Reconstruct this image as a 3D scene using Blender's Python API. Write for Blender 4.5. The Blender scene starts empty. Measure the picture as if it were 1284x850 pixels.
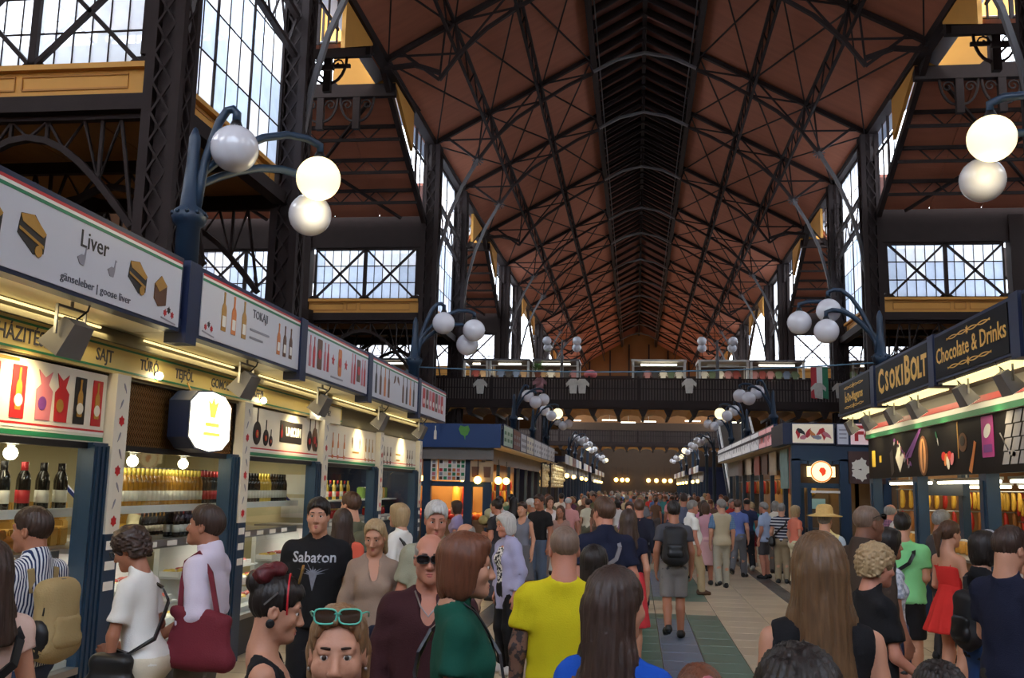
import bpy, bmesh, math, random
import numpy as np
from mathutils import Vector, Matrix
random.seed(7)
SC = bpy.context.scene
COL = SC.collection
PI = math.pi

# ------------------------------------------------------------------ camera, sky, exposure
cam = bpy.data.cameras.new('camera')
cam.sensor_width = 36.0
cam.lens = 1210.0 / 1284.0 * 36.0
cam.clip_end = 400
camo = bpy.data.objects.new('camera', cam)
COL.objects.link(camo)
PITCH, YAW, ROLL = math.radians(8.671), math.radians(7.438), 0.022
Rz = Matrix.Rotation(YAW, 3, 'Z')
fwd = Rz @ Vector((0, math.cos(PITCH), math.sin(PITCH)))
up0 = Rz @ Vector((0, -math.sin(PITCH), math.cos(PITCH)))
rt0 = Rz @ Vector((1, 0, 0))
rt = rt0 * math.cos(ROLL) + up0 * math.sin(ROLL)
up = up0 * math.cos(ROLL) - rt0 * math.sin(ROLL)
m = Matrix((rt, up, -fwd)).transposed().to_4x4()
m.translation = Vector((-0.3, 0, 1.9))
camo.matrix_world = m
SC.camera = camo

world = bpy.data.worlds.new('overcast_sky')
SC.world = world
world.use_nodes = True
bg = world.node_tree.nodes['Background']
bg.inputs[0].default_value = (0.86, 0.92, 1.0, 1)
bg.inputs[1].default_value = 9.5
SC.view_settings.view_transform = 'Standard'
SC.view_settings.look = 'None'
SC.view_settings.gamma = 1.0
SC.view_settings.use_curve_mapping = False
SC.view_settings.exposure = -0.2
SC.cycles.use_denoising = True
SC.cycles.max_bounces = 7
SC.cycles.diffuse_bounces = 4
SC.cycles.glossy_bounces = 2
SC.cycles.transmission_bounces = 2
SC.cycles.transparent_max_bounces = 12
SC.cycles.sample_clamp_indirect = 6.0
SC.cycles.caustics_reflective = False
SC.cycles.caustics_refractive = False

# ------------------------------------------------------------------ materials
def lin(c):
    return tuple((x / 255 / 12.92) if x / 255 <= 0.04045 else ((x / 255 + 0.055) / 1.055) ** 2.4 for x in c)
MATS = {}
def M(name, col, rough=0.5, metal=0.0, var=0.12, vs=6.0, bump=0.0, bs=60.0, emit=0.0, spec=0.4, coat=0.0, stretch=None):
    """procedural surface: base colour with noise variation and a fine bump"""
    if name in MATS: return MATS[name]
    mt = bpy.data.materials.new(name)
    mt.use_nodes = True
    nt = mt.node_tree; N = nt.nodes; L = nt.links
    b = N['Principled BSDF']
    c = lin(col)
    b.inputs['Roughness'].default_value = rough
    b.inputs['Metallic'].default_value = metal
    b.inputs['Specular IOR Level'].default_value = spec
    if coat: b.inputs['Coat Weight'].default_value = coat
    tc = N.new('ShaderNodeTexCoord')
    src = tc.outputs['Object']
    if stretch:
        mp = N.new('ShaderNodeMapping'); mp.inputs['Scale'].default_value = stretch
        L.new(src, mp.inputs[0]); src = mp.outputs[0]
    if var > 0:
        n = N.new('ShaderNodeTexNoise'); n.inputs['Scale'].default_value = vs; n.inputs['Detail'].default_value = 5
        L.new(src, n.inputs['Vector'])
        r = N.new('ShaderNodeMix'); r.data_type = 'RGBA'
        r.inputs[6].default_value = tuple(x * (1 - var) for x in c) + (1,)
        r.inputs[7].default_value = tuple(min(1, x * (1 + var)) for x in c) + (1,)
        L.new(n.outputs['Fac'], r.inputs[0]); L.new(r.outputs[2], b.inputs['Base Color'])
    else:
        b.inputs['Base Color'].default_value = c + (1,)
    if bump > 0:
        n2 = N.new('ShaderNodeTexNoise'); n2.inputs['Scale'].default_value = bs; n2.inputs['Detail'].default_value = 3
        L.new(src, n2.inputs['Vector'])
        bm = N.new('ShaderNodeBump'); bm.inputs['Strength'].default_value = bump; bm.inputs['Distance'].default_value = 0.01
        L.new(n2.outputs['Fac'], bm.inputs['Height']); L.new(bm.outputs[0], b.inputs['Normal'])
    if emit:
        b.inputs['Emission Color'].default_value = c + (1,)
        b.inputs['Emission Strength'].default_value = emit
    MATS[name] = mt
    return mt
def emis(name, col, s):
    if name in MATS: return MATS[name]
    mt = bpy.data.materials.new(name); mt.use_nodes = True
    b = mt.node_tree.nodes['Principled BSDF']
    b.inputs['Base Color'].default_value = lin(col) + (1,)
    b.inputs['Emission Color'].default_value = lin(col) + (1,)
    b.inputs['Emission Strength'].default_value = s
    MATS[name] = mt
    return mt
def glass(name, tint=(255, 255, 255), gloss=0.08, frost=0.0, rough=0.05):
    """thin pane: mostly see-through, with a reflection and, for wired glass, some milky scatter"""
    if name in MATS: return MATS[name]
    mt = bpy.data.materials.new(name); mt.use_nodes = True
    nt = mt.node_tree; N = nt.nodes; L = nt.links
    N.remove(N['Principled BSDF'])
    out = N['Material Output']
    tr = N.new('ShaderNodeBsdfTransparent'); tr.inputs[0].default_value = lin(tint) + (1,)
    gl = N.new('ShaderNodeBsdfGlossy'); gl.inputs['Roughness'].default_value = rough
    mx = N.new('ShaderNodeMixShader'); mx.inputs[0].default_value = gloss
    last = tr.outputs[0]
    if frost > 0:
        tl = N.new('ShaderNodeBsdfTranslucent'); tl.inputs[0].default_value = lin(tint) + (1,)
        m2 = N.new('ShaderNodeMixShader')
        nz = N.new('ShaderNodeTexNoise'); nz.inputs['Scale'].default_value = 3.0
        tc = N.new('ShaderNodeTexCoord'); L.new(tc.outputs['Object'], nz.inputs['Vector'])
        mr = N.new('ShaderNodeMapRange'); mr.inputs[3].default_value = frost - 0.12; mr.inputs[4].default_value = min(1, frost + 0.12)
        L.new(nz.outputs['Fac'], mr.inputs[0]); L.new(mr.outputs[0], m2.inputs[0])
        L.new(last, m2.inputs[1]); L.new(tl.outputs[0], m2.inputs[2]); last = m2.outputs[0]
    L.new(last, mx.inputs[1]); L.new(gl.outputs[0], mx.inputs[2]); L.new(mx.outputs[0], out.inputs[0])
    MATS[name] = mt
    return mt

# ------------------------------------------------------------------ geometry helpers
def nrm(v): return Vector(v).normalized()
class MB:
    def __init__(s): s.v = []; s.f = []; s.m = []; s.cur = 0
    def add(s, vs, fs):
        b = len(s.v); s.v += [tuple(v) for v in vs]; s.f += [tuple(b + i for i in f) for f in fs]; s.m += [s.cur] * len(fs)
        return s
    def box(s, x0, x1, y0, y1, z0, z1):
        return s.add([(x0,y0,z0),(x1,y0,z0),(x1,y1,z0),(x0,y1,z0),(x0,y0,z1),(x1,y0,z1),(x1,y1,z1),(x0,y1,z1)],
                     [(3,2,1,0),(4,5,6,7),(0,1,5,4),(1,2,6,5),(2,3,7,6),(3,0,4,7)])
    def bar(s, a, b, w, h=None, up=(0, 0, 1)):
        a, b = Vector(a), Vector(b); h = h or w
        d = (b - a).normalized(); u = Vector(up)
        if abs(d.dot(u)) > 0.98: u = Vector((0, 1, 0))
        r = d.cross(u).normalized(); u = r.cross(d).normalized()
        vs = [p + r * (sx * w / 2) + u * (sy * h / 2) for p in (a, b) for sx, sy in ((-1,-1),(1,-1),(1,1),(-1,1))]
        return s.add(vs, [(0,1,2,3),(7,6,5,4),(0,4,5,1),(1,5,6,2),(2,6,7,3),(3,7,4,0)])
    def path(s, pts, w, h=None, up=(0, 0, 1)):
        """continuous rectangular bar along a polyline, one island"""
        h = h or w; pts = [Vector(p) for p in pts]; n = len(pts); vs = []; fs = []
        for i, p in enumerate(pts):
            d = (pts[min(i + 1, n - 1)] - pts[max(i - 1, 0)]).normalized(); u = Vector(up)
            if abs(d.dot(u)) > 0.98: u = Vector((0, 1, 0))
            r = d.cross(u).normalized(); u = r.cross(d).normalized()
            vs += [p + r * (sx * w / 2) + u * (sy * h / 2) for sx, sy in ((-1,-1),(1,-1),(1,1),(-1,1))]
            if i:
                o = 4 * i - 4
                fs += [(o + k, o + 4 + k, o + 4 + (k + 1) % 4, o + (k + 1) % 4) for k in range(4)]
        o = 4 * n - 4
        fs += [(0, 1, 2, 3), (o + 3, o + 2, o + 1, o)]
        return s.add(vs, fs)
    def tube(s, pts, r, n=8):
        pts = [Vector(p) for p in pts]; k = len(pts); rs = r if isinstance(r, (list, tuple)) else [r] * k
        vs = []; fs = []; prev = None
        for i, p in enumerate(pts):
            d = (pts[min(i + 1, k - 1)] - pts[max(i - 1, 0)]).normalized()
            if prev is None:
                u = Vector((0, 0, 1)) if abs(d.z) < 0.9 else Vector((1, 0, 0))
            else: u = prev
            x = d.cross(u).normalized(); u = x.cross(d).normalized(); prev = u
            vs += [p + (x * math.cos(2 * PI * j / n) + u * math.sin(2 * PI * j / n)) * rs[i] for j in range(n)]
            if i:
                o = (i - 1) * n
                fs += [(o + j, o + (j + 1) % n, o + n + (j + 1) % n, o + n + j) for j in range(n)]
        fs += [tuple(reversed(range(n))), tuple(range((k - 1) * n, k * n))]
        return s.add(vs, fs)
    def lathe(s, prof, n=14, c=(0, 0, 0)):
        vs = []; fs = []
        for i, (r, z) in enumerate(prof):
            vs += [(c[0] + r * math.cos(2 * PI * j / n), c[1] + r * math.sin(2 * PI * j / n), c[2] + z) for j in range(n)]
            if i:
                o = (i - 1) * n
                fs += [(o + j, o + (j + 1) % n, o + n + (j + 1) % n, o + n + j) for j in range(n)]
        fs += [tuple(reversed(range(n))), tuple(range((len(prof) - 1) * n, len(prof) * n))]
        return s.add(vs, fs)
    def ball(s, c, r, n=16, k=10, sc=(1, 1, 1)):
        vs = [(c[0], c[1], c[2] - r * sc[2])]; fs = []
        for i in range(1, k):
            t = -PI / 2 + PI * i / k
            vs += [(c[0] + r * sc[0] * math.cos(t) * math.cos(2 * PI * j / n), c[1] + r * sc[1] * math.cos(t) * math.sin(2 * PI * j / n), c[2] + r * sc[2] * math.sin(t)) for j in range(n)]
        vs.append((c[0], c[1], c[2] + r * sc[2])); e = len(vs) - 1
        fs += [(0, 1 + (j + 1) % n, 1 + j) for j in range(n)]
        for i in range(k - 2):
            o = 1 + i * n
            fs += [(o + j, o + (j + 1) % n, o + n + (j + 1) % n, o + n + j) for j in range(n)]
        o = 1 + (k - 2) * n
        fs += [(o + j, o + (j + 1) % n, e) for j in range(n)]
        return s.add(vs, fs)
    def prism(s, pts, ext):
        """polygon (3-d points) pushed along ext"""
        n = len(pts); e = Vector(ext); p = [Vector(q) for q in pts]
        return s.add(p + [q + e for q in p], [tuple(reversed(range(n))), tuple(range(n, 2 * n))] + [(i, (i + 1) % n, n + (i + 1) % n, n + i) for i in range(n)])
    def mesh(s, name, mats=(), smooth=False):
        me = bpy.data.meshes.new(name)
        me.from_pydata(s.v, [], s.f)
        for mt in (mats if isinstance(mats, (list, tuple)) else [mats]): me.materials.append(mt)
        if max(s.m, default=0) > 0: me.polygons.foreach_set('material_index', s.m)
        bm = bmesh.new(); bm.from_mesh(me); bmesh.ops.recalc_face_normals(bm, faces=bm.faces); bm.to_mesh(me); bm.free()
        if smooth: me.polygons.foreach_set('use_smooth', [True] * len(me.polygons))
        return me
WM = {}      # world matrices of parents, kept by hand
def tag(o, label=None, cat=None, group=None, kind=None):
    if label: o['label'] = label
    if cat: o['category'] = cat
    if group: o['group'] = group
    if kind: o['kind'] = kind
    return o
def empty(name, loc=(0, 0, 0), rz=0.0, label=None, cat=None, group=None, kind=None):
    o = bpy.data.objects.new(name, None); COL.objects.link(o)
    o.empty_display_size = 0.1
    o.location = loc; o.rotation_euler = (0, 0, rz)
    WM[o] = Matrix.Translation(Vector(loc)) @ Matrix.Rotation(rz, 4, 'Z')
    return tag(o, label, cat, group, kind)
def put(name, me, parent=None, loc=(0, 0, 0), rot=(0, 0, 0), sc=(1, 1, 1), world=False, kind=None, label=None):
    """link a mesh; with a parent it is placed in the parent's own frame, or (world=True) in world coordinates"""
    o = bpy.data.objects.new(name, me); COL.objects.link(o)
    o.location = loc; o.rotation_euler = rot; o.scale = sc
    mm = Matrix.Translation(Vector(loc)) @ Vector(rot).to_track_quat('Z', 'Y').to_matrix().to_4x4() if False else o.matrix_basis.copy()
    if parent:
        o.parent = parent
        if world: o.matrix_parent_inverse = WM[parent].inverted(); WM[o] = mm
        else: WM[o] = WM[parent] @ mm
    else: WM[o] = mm
    if kind: o['kind'] = kind
    if label: o['label'] = label
    return o
def obj(name, mb, mats, parent=None, smooth=False, world=True, kind=None, label=None):
    return put(name, mb.mesh(name, mats, smooth), parent, world=world, kind=kind, label=label)
def kids(o): return [c for c in COL.objects if c.parent == o]
def dup_tree(root, loc, rz=None, label=None, group=None, ch=None):
    """copy of a thing with its parts and sub-parts"""
    ch = ch if ch is not None else tree_of(root)
    r = root.copy(); COL.objects.link(r); r.location = loc
    if rz is not None: r.rotation_euler = (0, 0, rz)
    WM[r] = Matrix.Translation(Vector(loc)) @ Matrix.Rotation(r.rotation_euler[2], 4, 'Z')
    if label: r['label'] = label
    if group: r['group'] = group
    for c, subs in ch:
        d = c.copy(); COL.objects.link(d); d.parent = r
        for e in subs:
            f = e.copy(); COL.objects.link(f); f.parent = d
    return r
def tree_of(root):
    return [(c, list(c.children)) for c in root.children]
def text_mesh(txt, size, ext=0.002, align='CENTER', bold=0.0, xs=1.0, shear=0.0):
    cu = bpy.data.curves.new('lettering', 'FONT'); cu.body = txt; cu.size = size; cu.align_x = align; cu.align_y = 'CENTER'
    cu.extrude = ext; cu.offset = bold; cu.shear = shear; cu.resolution_u = 2
    o = bpy.data.objects.new('lettering', cu); COL.objects.link(o)
    dg = bpy.context.evaluated_depsgraph_get()
    me = bpy.data.meshes.new_from_object(o.evaluated_get(dg))
    bpy.data.objects.remove(o); bpy.data.curves.remove(cu)
    if xs != 1.0:
        for v in me.vertices: v.co.x *= xs
    me.name = 'lettering'
    return me
def face_rot(n):
    """rotation that turns a flat thing drawn in x (right) and y (up) to face along the horizontal normal n"""
    n = nrm(n); r = Vector((0, 0, 1)).cross(n).normalized()
    return Matrix((r, Vector((0, 0, 1)), n)).transposed().to_euler()
def lettering(txt, size, mt, parent, loc, n, bold=0.0, xs=1.0, shear=0.0, name='lettering', align='CENTER', label=None):
    me = text_mesh(txt, size, bold=bold, xs=xs, shear=shear, align=align)
    me.materials.clear(); me.materials.append(mt)
    return put(name, me, parent, loc, face_rot(n), world=True, label=label)
# ================================================================== the hall
IRON = M('dark_iron_paint', (44, 34, 32), 0.65, 0.0, 0.2, 3.0, 0.15, 30, spec=.2)
IRONB = M('blue_iron_paint', (28, 48, 68), 0.45, 0.0, 0.15, 3.0, 0.1, 30)
GREYI = M('grey_iron_paint', (92, 88, 88), 0.5, 0.0, 0.15, 4.0)
ROOF = M('roof_boards', (172, 106, 80), 0.75, 0.0, 0.22, 0.6, 0.25, 18, stretch=(1, 6, 1))
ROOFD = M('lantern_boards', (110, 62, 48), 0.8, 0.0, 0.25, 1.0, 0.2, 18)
YEL = M('ochre_painted_panel', (206, 148, 66), 0.6, 0.0, 0.12, 1.2, 0.1, 20)
YELD = M('ochre_moulding', (176, 118, 50), 0.6, 0.0, 0.1, 2.0)
LOWB = M('ochre_low_roof_boards', (150, 104, 52), 0.7, 0.0, 0.2, 1.5, 0.2, 20, stretch=(6, 1, 1))
BRICK = M('aisle_wall_paint', (120, 84, 56), 0.8, 0.0, 0.2, 2.0, 0.2, 20)
ZINC = M('zinc_roofing', (176, 184, 196), .5, 0, .1, 1.0)
GCLEAR = glass('clear_pane', (250, 252, 255), 0.06)
GWIRE = glass('wired_glass_pane', (206, 220, 240), 0.05, 0.62, 0.2)
GMILK = glass('white_glare_pane', (240, 244, 250), 0.05, 0.72, 0.2)  # milky scatter whitens the panes, standing in for sky glare

WX, EZ, XL, LZ, RZZ = 8.7, 15.75, 2.07, 19.4, 20.75
CY = [-0.5, 15.5, 21.6, 37.4, 43.7, 59.4, 65.6, 81.4, 87.6, 103.4, 109.6]
NARROW = [(15.5, 21.6), (37.4, 43.7), (59.4, 65.6), (81.4, 87.6), (103.4, 109.6)]
WIDE = [(-0.5, 15.5), (21.6, 37.4), (43.7, 59.4), (65.6, 81.4), (87.6, 103.4)]
TY = [7.5, 15.5, 21.6, 29.5, 37.4, 43.7, 51.5, 59.4, 65.6, 73.5, 81.4, 87.6, 95.5, 103.4, 109.6]
YEND = 118.0
def slope(x): return EZ + (WX - abs(x)) * (LZ - EZ) / (WX - XL)

# ---- floor: base slab and laid tiles
T_PALE = M('cream_floor_tile', (196, 178, 150), 0.28, 0.0, 0.1, 2.5, 0.03, 40)
T_PALE2 = M('sand_floor_tile', (186, 168, 142), 0.3, 0.0, 0.12, 2.5, 0.03, 40)
T_GREEN = M('green_floor_tile', (84, 112, 98), 0.3, 0.0, 0.14, 3.0, 0.03, 40)
T_BLUE = M('blue_floor_tile', (96, 112, 134), 0.3, 0.0, 0.14, 3.0, 0.03, 40)
T_DARK = M('dark_grey_floor_tile', (78, 80, 82), 0.3, 0.0, 0.14, 3.0, 0.03, 40)
GROUT = M('floor_grout', (112, 100, 86), 0.8, 0.0, 0.15, 5.0)
fl = obj('floor', MB().box(-22, 22, -9, YEND, -0.25, -0.012), GROUT, kind='structure')
def tile_mat(x, y):
    if 0.0 <= x + 0.01:
        pass
    k = (y - 9.0) % 8.4                                   # panels of the inlaid band repeat down the aisle
    if -0.47 <= x <= 0.94 and 0.0 <= k < 6.5:
        edge = x < -0.2 or x > 0.48 or k < 0.5 or k >= 5.9
        return T_GREEN if edge else T_BLUE
    if 2.32 <= x <= 2.62 or -2.62 <= x <= -2.2: return T_DARK
    return T_PALE if (int(x * 3) + int(y * 2)) % 3 else T_PALE2
TX = [-6.1, -5.4, -4.7, -4.0, -3.3, -2.62, -2.3, -1.6, -0.93, -0.46, 0.0, 0.47, 0.94, 1.63, 2.32, 2.62, 3.3, 4.0, 4.7, 5.4, 6.1]
TLY = 0.6
tcache = {}
def tile_mesh(w, mt):
    key = (round(w, 3), mt.name)
    if key not in tcache:
        b = MB(); g = 0.006
        b.add([(-w/2+g,-TLY/2+g,-0.012),(w/2-g,-TLY/2+g,-0.012),(w/2-g,TLY/2-g,-0.012),(-w/2+g,TLY/2-g,-0.012),
               (-w/2+g+.004,-TLY/2+g+.004,0),(w/2-g-.004,-TLY/2+g+.004,0),(w/2-g-.004,TLY/2-g-.004,0),(-w/2+g+.004,TLY/2-g-.004,0)],
              [(4,5,6,7),(0,1,5,4),(1,2,6,5),(2,3,7,6),(3,0,4,7)])
        tcache[key] = b.mesh('tile', mt)
    return tcache[key]
ntile = 0; rest = {}
for j in range(int((YEND - 3) / TLY)):
    y = 3.0 + (j + 0.5) * TLY
    for i in range(len(TX) - 1):
        w = TX[i + 1] - TX[i]; x = (TX[i] + TX[i + 1]) / 2
        mt = tile_mat(x, y)
        near = 9.6 < y < 26 and -2.4 < x < 2.7
        if near and ntile < 290:
            put('tile', tile_mesh(w, mt), fl, (x, y, 0)); ntile += 1
        else:
            b = rest.setdefault(mt.name, (MB(), mt))[0]; g = 0.006
            b.add([(x-w/2+g,y-TLY/2+g,0),(x+w/2-g,y-TLY/2+g,0),(x+w/2-g,y+TLY/2-g,0),(x-w/2+g,y+TLY/2-g,0)], [(0,1,2,3)])
for n, (b, mt) in rest.items():
    obj('tile_field', b, mt, fl, kind='stuff')

# ---- nave roof: boarded panels between purlins and trusses
ceil = empty('ceiling', (0, 0, EZ), kind='structure')
PX = [WX + 0.25, 6.3, 4.2, XL]
YS = [-8.0, -0.5] + TY + [YEND]
pc = {}
for sx in (-1, 1):
    for i in range(len(YS) - 1):
        y0, y1 = YS[i], YS[i + 1]
        for k in range(3):
            xa, xb = PX[k], PX[k + 1]
            key = (sx, k, round(y1 - y0, 2))
            if key not in pc:
                b = MB(); g = 0.02; d = y1 - y0
                za, zb = slope(xa) + 0.12, slope(xb) + 0.12
                b.prism([(sx*xa, g, za), (sx*xb, g, zb), (sx*xb, d-g, zb), (sx*xa, d-g, za)], (0, 0, 0.12))
                pc[key] = b.mesh('roof_panel', ROOF)
            put('roof_panel', pc[key], ceil, (0, y0, -EZ))
        key = (sx, 'l', round(y1 - y0, 2))
        if key not in pc:
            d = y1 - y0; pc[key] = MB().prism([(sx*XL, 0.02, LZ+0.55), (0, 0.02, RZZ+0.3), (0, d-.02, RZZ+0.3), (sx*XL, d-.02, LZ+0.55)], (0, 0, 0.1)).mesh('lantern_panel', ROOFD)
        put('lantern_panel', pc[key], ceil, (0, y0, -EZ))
    for i in range(3):
        xa, xb = PX[i] + (.4 if i == 0 else 0), PX[i+1]
        obj('roof_cover', MB().prism([(sx*xa, -8, slope(xa)+.26), (sx*xb, -8, slope(xb)+.26), (sx*xb, YEND, slope(xb)+.26), (sx*xa, YEND, slope(xa)+.26)], (0, 0, .04)), ZINC, ceil)
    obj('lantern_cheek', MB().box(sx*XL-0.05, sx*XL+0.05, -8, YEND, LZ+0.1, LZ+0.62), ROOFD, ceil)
    obj('lantern_beam', MB().box(sx*XL-0.11, sx*XL+0.11, -8, YEND, LZ-0.35, LZ+0.12), IRON, ceil)
    obj('lantern_rail', MB().tube([(sx*(XL-0.22), -8, LZ-0.1), (sx*(XL-0.22), YEND, LZ-0.1)], 0.025, 6), GREYI, ceil)
    obj('eave_beam', MB().box(sx*WX-0.16, sx*WX+0.2, -8, YEND, EZ-0.08, EZ+0.2), IRON, ceil)
obj('ridge_beam', MB().box(-0.09, 0.09, -8, YEND, RZZ-0.25, RZZ+0.28), IRON, ceil)
rm = {}
for sx in (-1, 1):
    rm[sx] = MB().bar((sx*XL, 0, LZ+0.42), (0, 0, RZZ+0.2), 0.1, 0.2).mesh('lantern_rafter', IRON)
    rm[sx, 2] = MB().bar((sx*XL, 0, LZ-0.1), (0, 0, RZZ-0.25), 0.07, 0.14).mesh('lantern_tie', IRON)
y = 16.0
while y < 112:
    for sx in (-1, 1):
        put('lantern_rafter', rm[sx], ceil, (0, y, -EZ))
        if y < 80: put('lantern_tie', rm[sx, 2], ceil, (0, y + 0.5, -EZ))
    y += 1.15 if y < 70 else 2.3
# lattice purlins
for sx in (-1, 1):
    for px in (6.3, 4.2):
        z1 = slope(px) + 0.02
        pu = empty('purlin', (sx*px, 0, z1), kind='structure')
        obj('upper_bar', MB().box(sx*px-.05, sx*px+.05, -8, YEND, z1-.12, z1), IRON, pu)
        obj('lower_bar', MB().box(sx*px-.045, sx*px+.045, 8, YEND, z1-.92, z1-.83), IRON, pu)
        for a, c in zip(TY[:-1], TY[1:]):
            n = 4; pts = []
            for q in range(2 * n + 1):
                pts.append((sx*px, a + (c - a) * q / (2 * n), z1 - (0.9 if q % 2 else 0.08)))
            obj('lacing', MB().path(pts, 0.06, 0.05, up=(1, 0, 0)), IRON, pu)
# trusses: rafter, curved lower chord, posts, braces
def lowchord(sx):
    return [Vector((sx*a, 0, b)) for a, b in ((8.4, 9.9), (8.2, 11.4), (7.85, 12.8), (7.35, 14.0), (6.75, 15.05), (6.1, 15.95), (5.2, 16.8), (4.15, 17.5), (3.1, 18.15), (XL, 18.65))]
tm = []; midc = {}
for sx in (-1, 1):
    midc[sx] = MB().path([(sx*8.6, 0, 15.5), (sx*7.6, 0, 15.6), (sx*6.75, 0, 15.05 + .25)], .14, .15, up=(0, 1, 0)).mesh('lower_chord', IRON)
    lc = lowchord(sx)
    tm.append(('rafter', MB().path([(sx*WX, 0, slope(WX)-.02), (sx*XL, 0, slope(XL)-.02)], 0.15, 0.17).mesh('rafter', IRON)))
    tm.append(('bracket', MB().path([lc[0], lc[1], lc[2], lc[3], lc[4]], 0.12, 0.14, up=(0, 1, 0)).mesh('bracket', GREYI)))
    tm.append(('lower_chord', MB().path(lc[4:], 0.11, 0.13, up=(0, 1, 0)).mesh('lower_chord', IRON)))
    for i, xt in ((4, 8.1), (5, 6.3), (7, 4.2), (9, 2.3)):
        tm.append(('post', MB().bar(lc[i], (sx*xt, 0, slope(xt)), 0.09, 0.09).mesh('post', IRON)))
    for i, xt in ((3, 8.6), (4, 6.6), (5, 8.4), (7, 6.3), (9, 4.2), (5, 4.4)):
        tm.append(('brace', MB().bar(lc[i], (sx*xt, 0, slope(xt)), 0.06, 0.06).mesh('brace', IRON)))
    b = MB()
    for q in range(6):
        a0 = PI * q / 6; c = lc[4]
        b.bar(c + Vector((math.cos(a0), 0, math.sin(a0))) * 0.24, c - Vector((math.cos(a0), 0, math.sin(a0))) * 0.24, 0.04)
    tm.append(('iron_star', b.ball(lc[4], 0.09, 8, 6).mesh('iron_star', GREYI)))
tm.append(('lantern_arch', MB().path([(-XL, 0, 18.7), (-1.1, 0, 19.2), (0, 0, 19.45), (1.1, 0, 19.2), (XL, 0, 18.7)], 0.1, 0.14, up=(0, 1, 0)).mesh('lantern_arch', GREYI)))
tm.append(('king_post', MB().bar((0, 0, 19.4), (0, 0, RZZ), 0.1).mesh('king_post', IRON)))
for y in TY:
    t = empty('roof_truss', (0, y, EZ), kind='structure')
    onc = any(abs(y - c) < .1 for c in CY)
    for n, me in tm:
        if onc or n not in ('bracket', 'iron_star'): put(n, me, t, (0, 0, -EZ))
    if not onc:
        for sx in (-1, 1): put('lower_chord', midc[sx], t, (0, 0, -EZ))
# wind bracing rods in the roof plane
wb = empty('wind_bracing', (0, 0, EZ), kind='structure')
for a, c in zip(TY[:-1], TY[1:]):
    if a > 95: break
    for sx in (-1, 1):
        for xa, xb in ((8.5, 6.3), (6.3, 4.2), (4.2, 2.2)):
            obj('rod', MB().bar((sx*xa, a, slope(xa)-.16), (sx*xb, c, slope(xb)-.16), 0.05), IRON, wb)
            obj('rod', MB().bar((sx*xb, a, slope(xb)-.16), (sx*xa, c, slope(xa)-.16), 0.05), IRON, wb)

# ---- columns: four corner angles, web plates, lacing, capital
def column_parts(h):
    P = []
    for ax in (-1, 1):
        for ay in (-1, 1):
            P.append(('corner_angle', MB().box(ax*.25-.09, ax*.25+.09, ay*.24-.08, ay*.24+.08, 0, h).mesh('corner_angle', IRON)))
    P.append(('web_plate', MB().box(-.22, .22, -.12, .12, 0, h).mesh('web_plate', IRON)))
    P.append(('web_plate', MB().box(-.12, .12, -.22, .22, 0, h).mesh('web_plate', IRON)))
    for f in range(4):
        ang = f * PI / 2; ca, sa = math.cos(ang), math.sin(ang)
        for ph in (0, 1):
            pts = []; n = int(h / 0.55)
            for q in range(n + 1):
                u = 0.17 * (1 if (q + ph) % 2 else -1); w = -0.31
                pts.append((u*ca - w*sa, u*sa + w*ca, q * 0.55))
            P.append(('lacing', MB().path(pts, 0.05, 0.03, up=(-sa, ca, 0)).mesh('lacing', IRON)))
    P.append(('base_plinth', MB().box(-.5, .5, -.5, .5, 0, 0.5).mesh('base_plinth', IRON)))
    P.append(('capital', MB().lathe([(.32, h-1.1), (.38, h-.7), (.34, h-.5), (.36, h-.1), (.36, h)], 8).mesh('capital', IRON)))
    # curled bracket scrolls near the top
    return P
CP = column_parts(EZ - 0.1)
CPF = [p for p in CP if p[0] != 'lacing']
ordw = ['nearest', 'second', 'third', 'fourth', 'fifth', 'sixth', 'seventh', 'eighth', 'ninth', 'tenth']
for sx in (-1, 1):
    for i, y in enumerate(CY[1:9]):
        side = 'left' if sx < 0 else 'right'
        c = empty('column', (sx*8.6, y, 0), label=f'dark riveted lattice iron column carrying the nave eave, {ordw[i]} along the {side} row', cat='column', group='nave columns')
        for n, me in (CP if y < 50 else CPF): put(n, me, c)
    for i, y in enumerate(CY[1:5]):
        c = empty('column', (sx*13.8, y, 0), label=f'dark slim iron column in the {"left" if sx < 0 else "right"} side aisle, {ordw[i]} from the front', cat='column', group='aisle columns')
        obj('shaft', MB().box(sx*13.8-.25, sx*13.8+.25, y-.25, y+.25, 0, 12.4), IRON, c)
        obj('capital', MB().lathe([(.3, 8.0), (.5, 8.4), (.5, 8.8)], 8, (sx*13.8, y, 0)), IRON, c)
# pierced scrollwork plates on the nave face of the columns
def scroll(y, sx, z0, z1):
    b = MB(); x = sx * 8.5; n = 7
    for q in range(n):
        zc = z0 + (z1 - z0) * (q + .5) / n; s = 1 if q % 2 else -1
        pts = []
        for k in range(15):
            a = k / 14 * 2.6 * PI; r = 0.28 * (1 - k / 20)
            pts.append((x, y + .55 + s * r * math.cos(a), zc + r * math.sin(a)))
        b.path(pts, 0.05, 0.05, up=(1, 0, 0))
    b.bar((x, y + .33, z0), (x, y + .33, z1), .06); b.bar((x, y + .89, z0), (x, y + .89, z1), .06)
    return b
for sx in (-1, 1):
    for y in (37.4, 59.4):
        obj('trim_1', scroll(y, sx, 11.3, 14.6), IRON, kind='structure')
        obj('trim_1', scroll(y + 5.0, sx, 11.3, 14.6), IRON, kind='structure')

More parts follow.
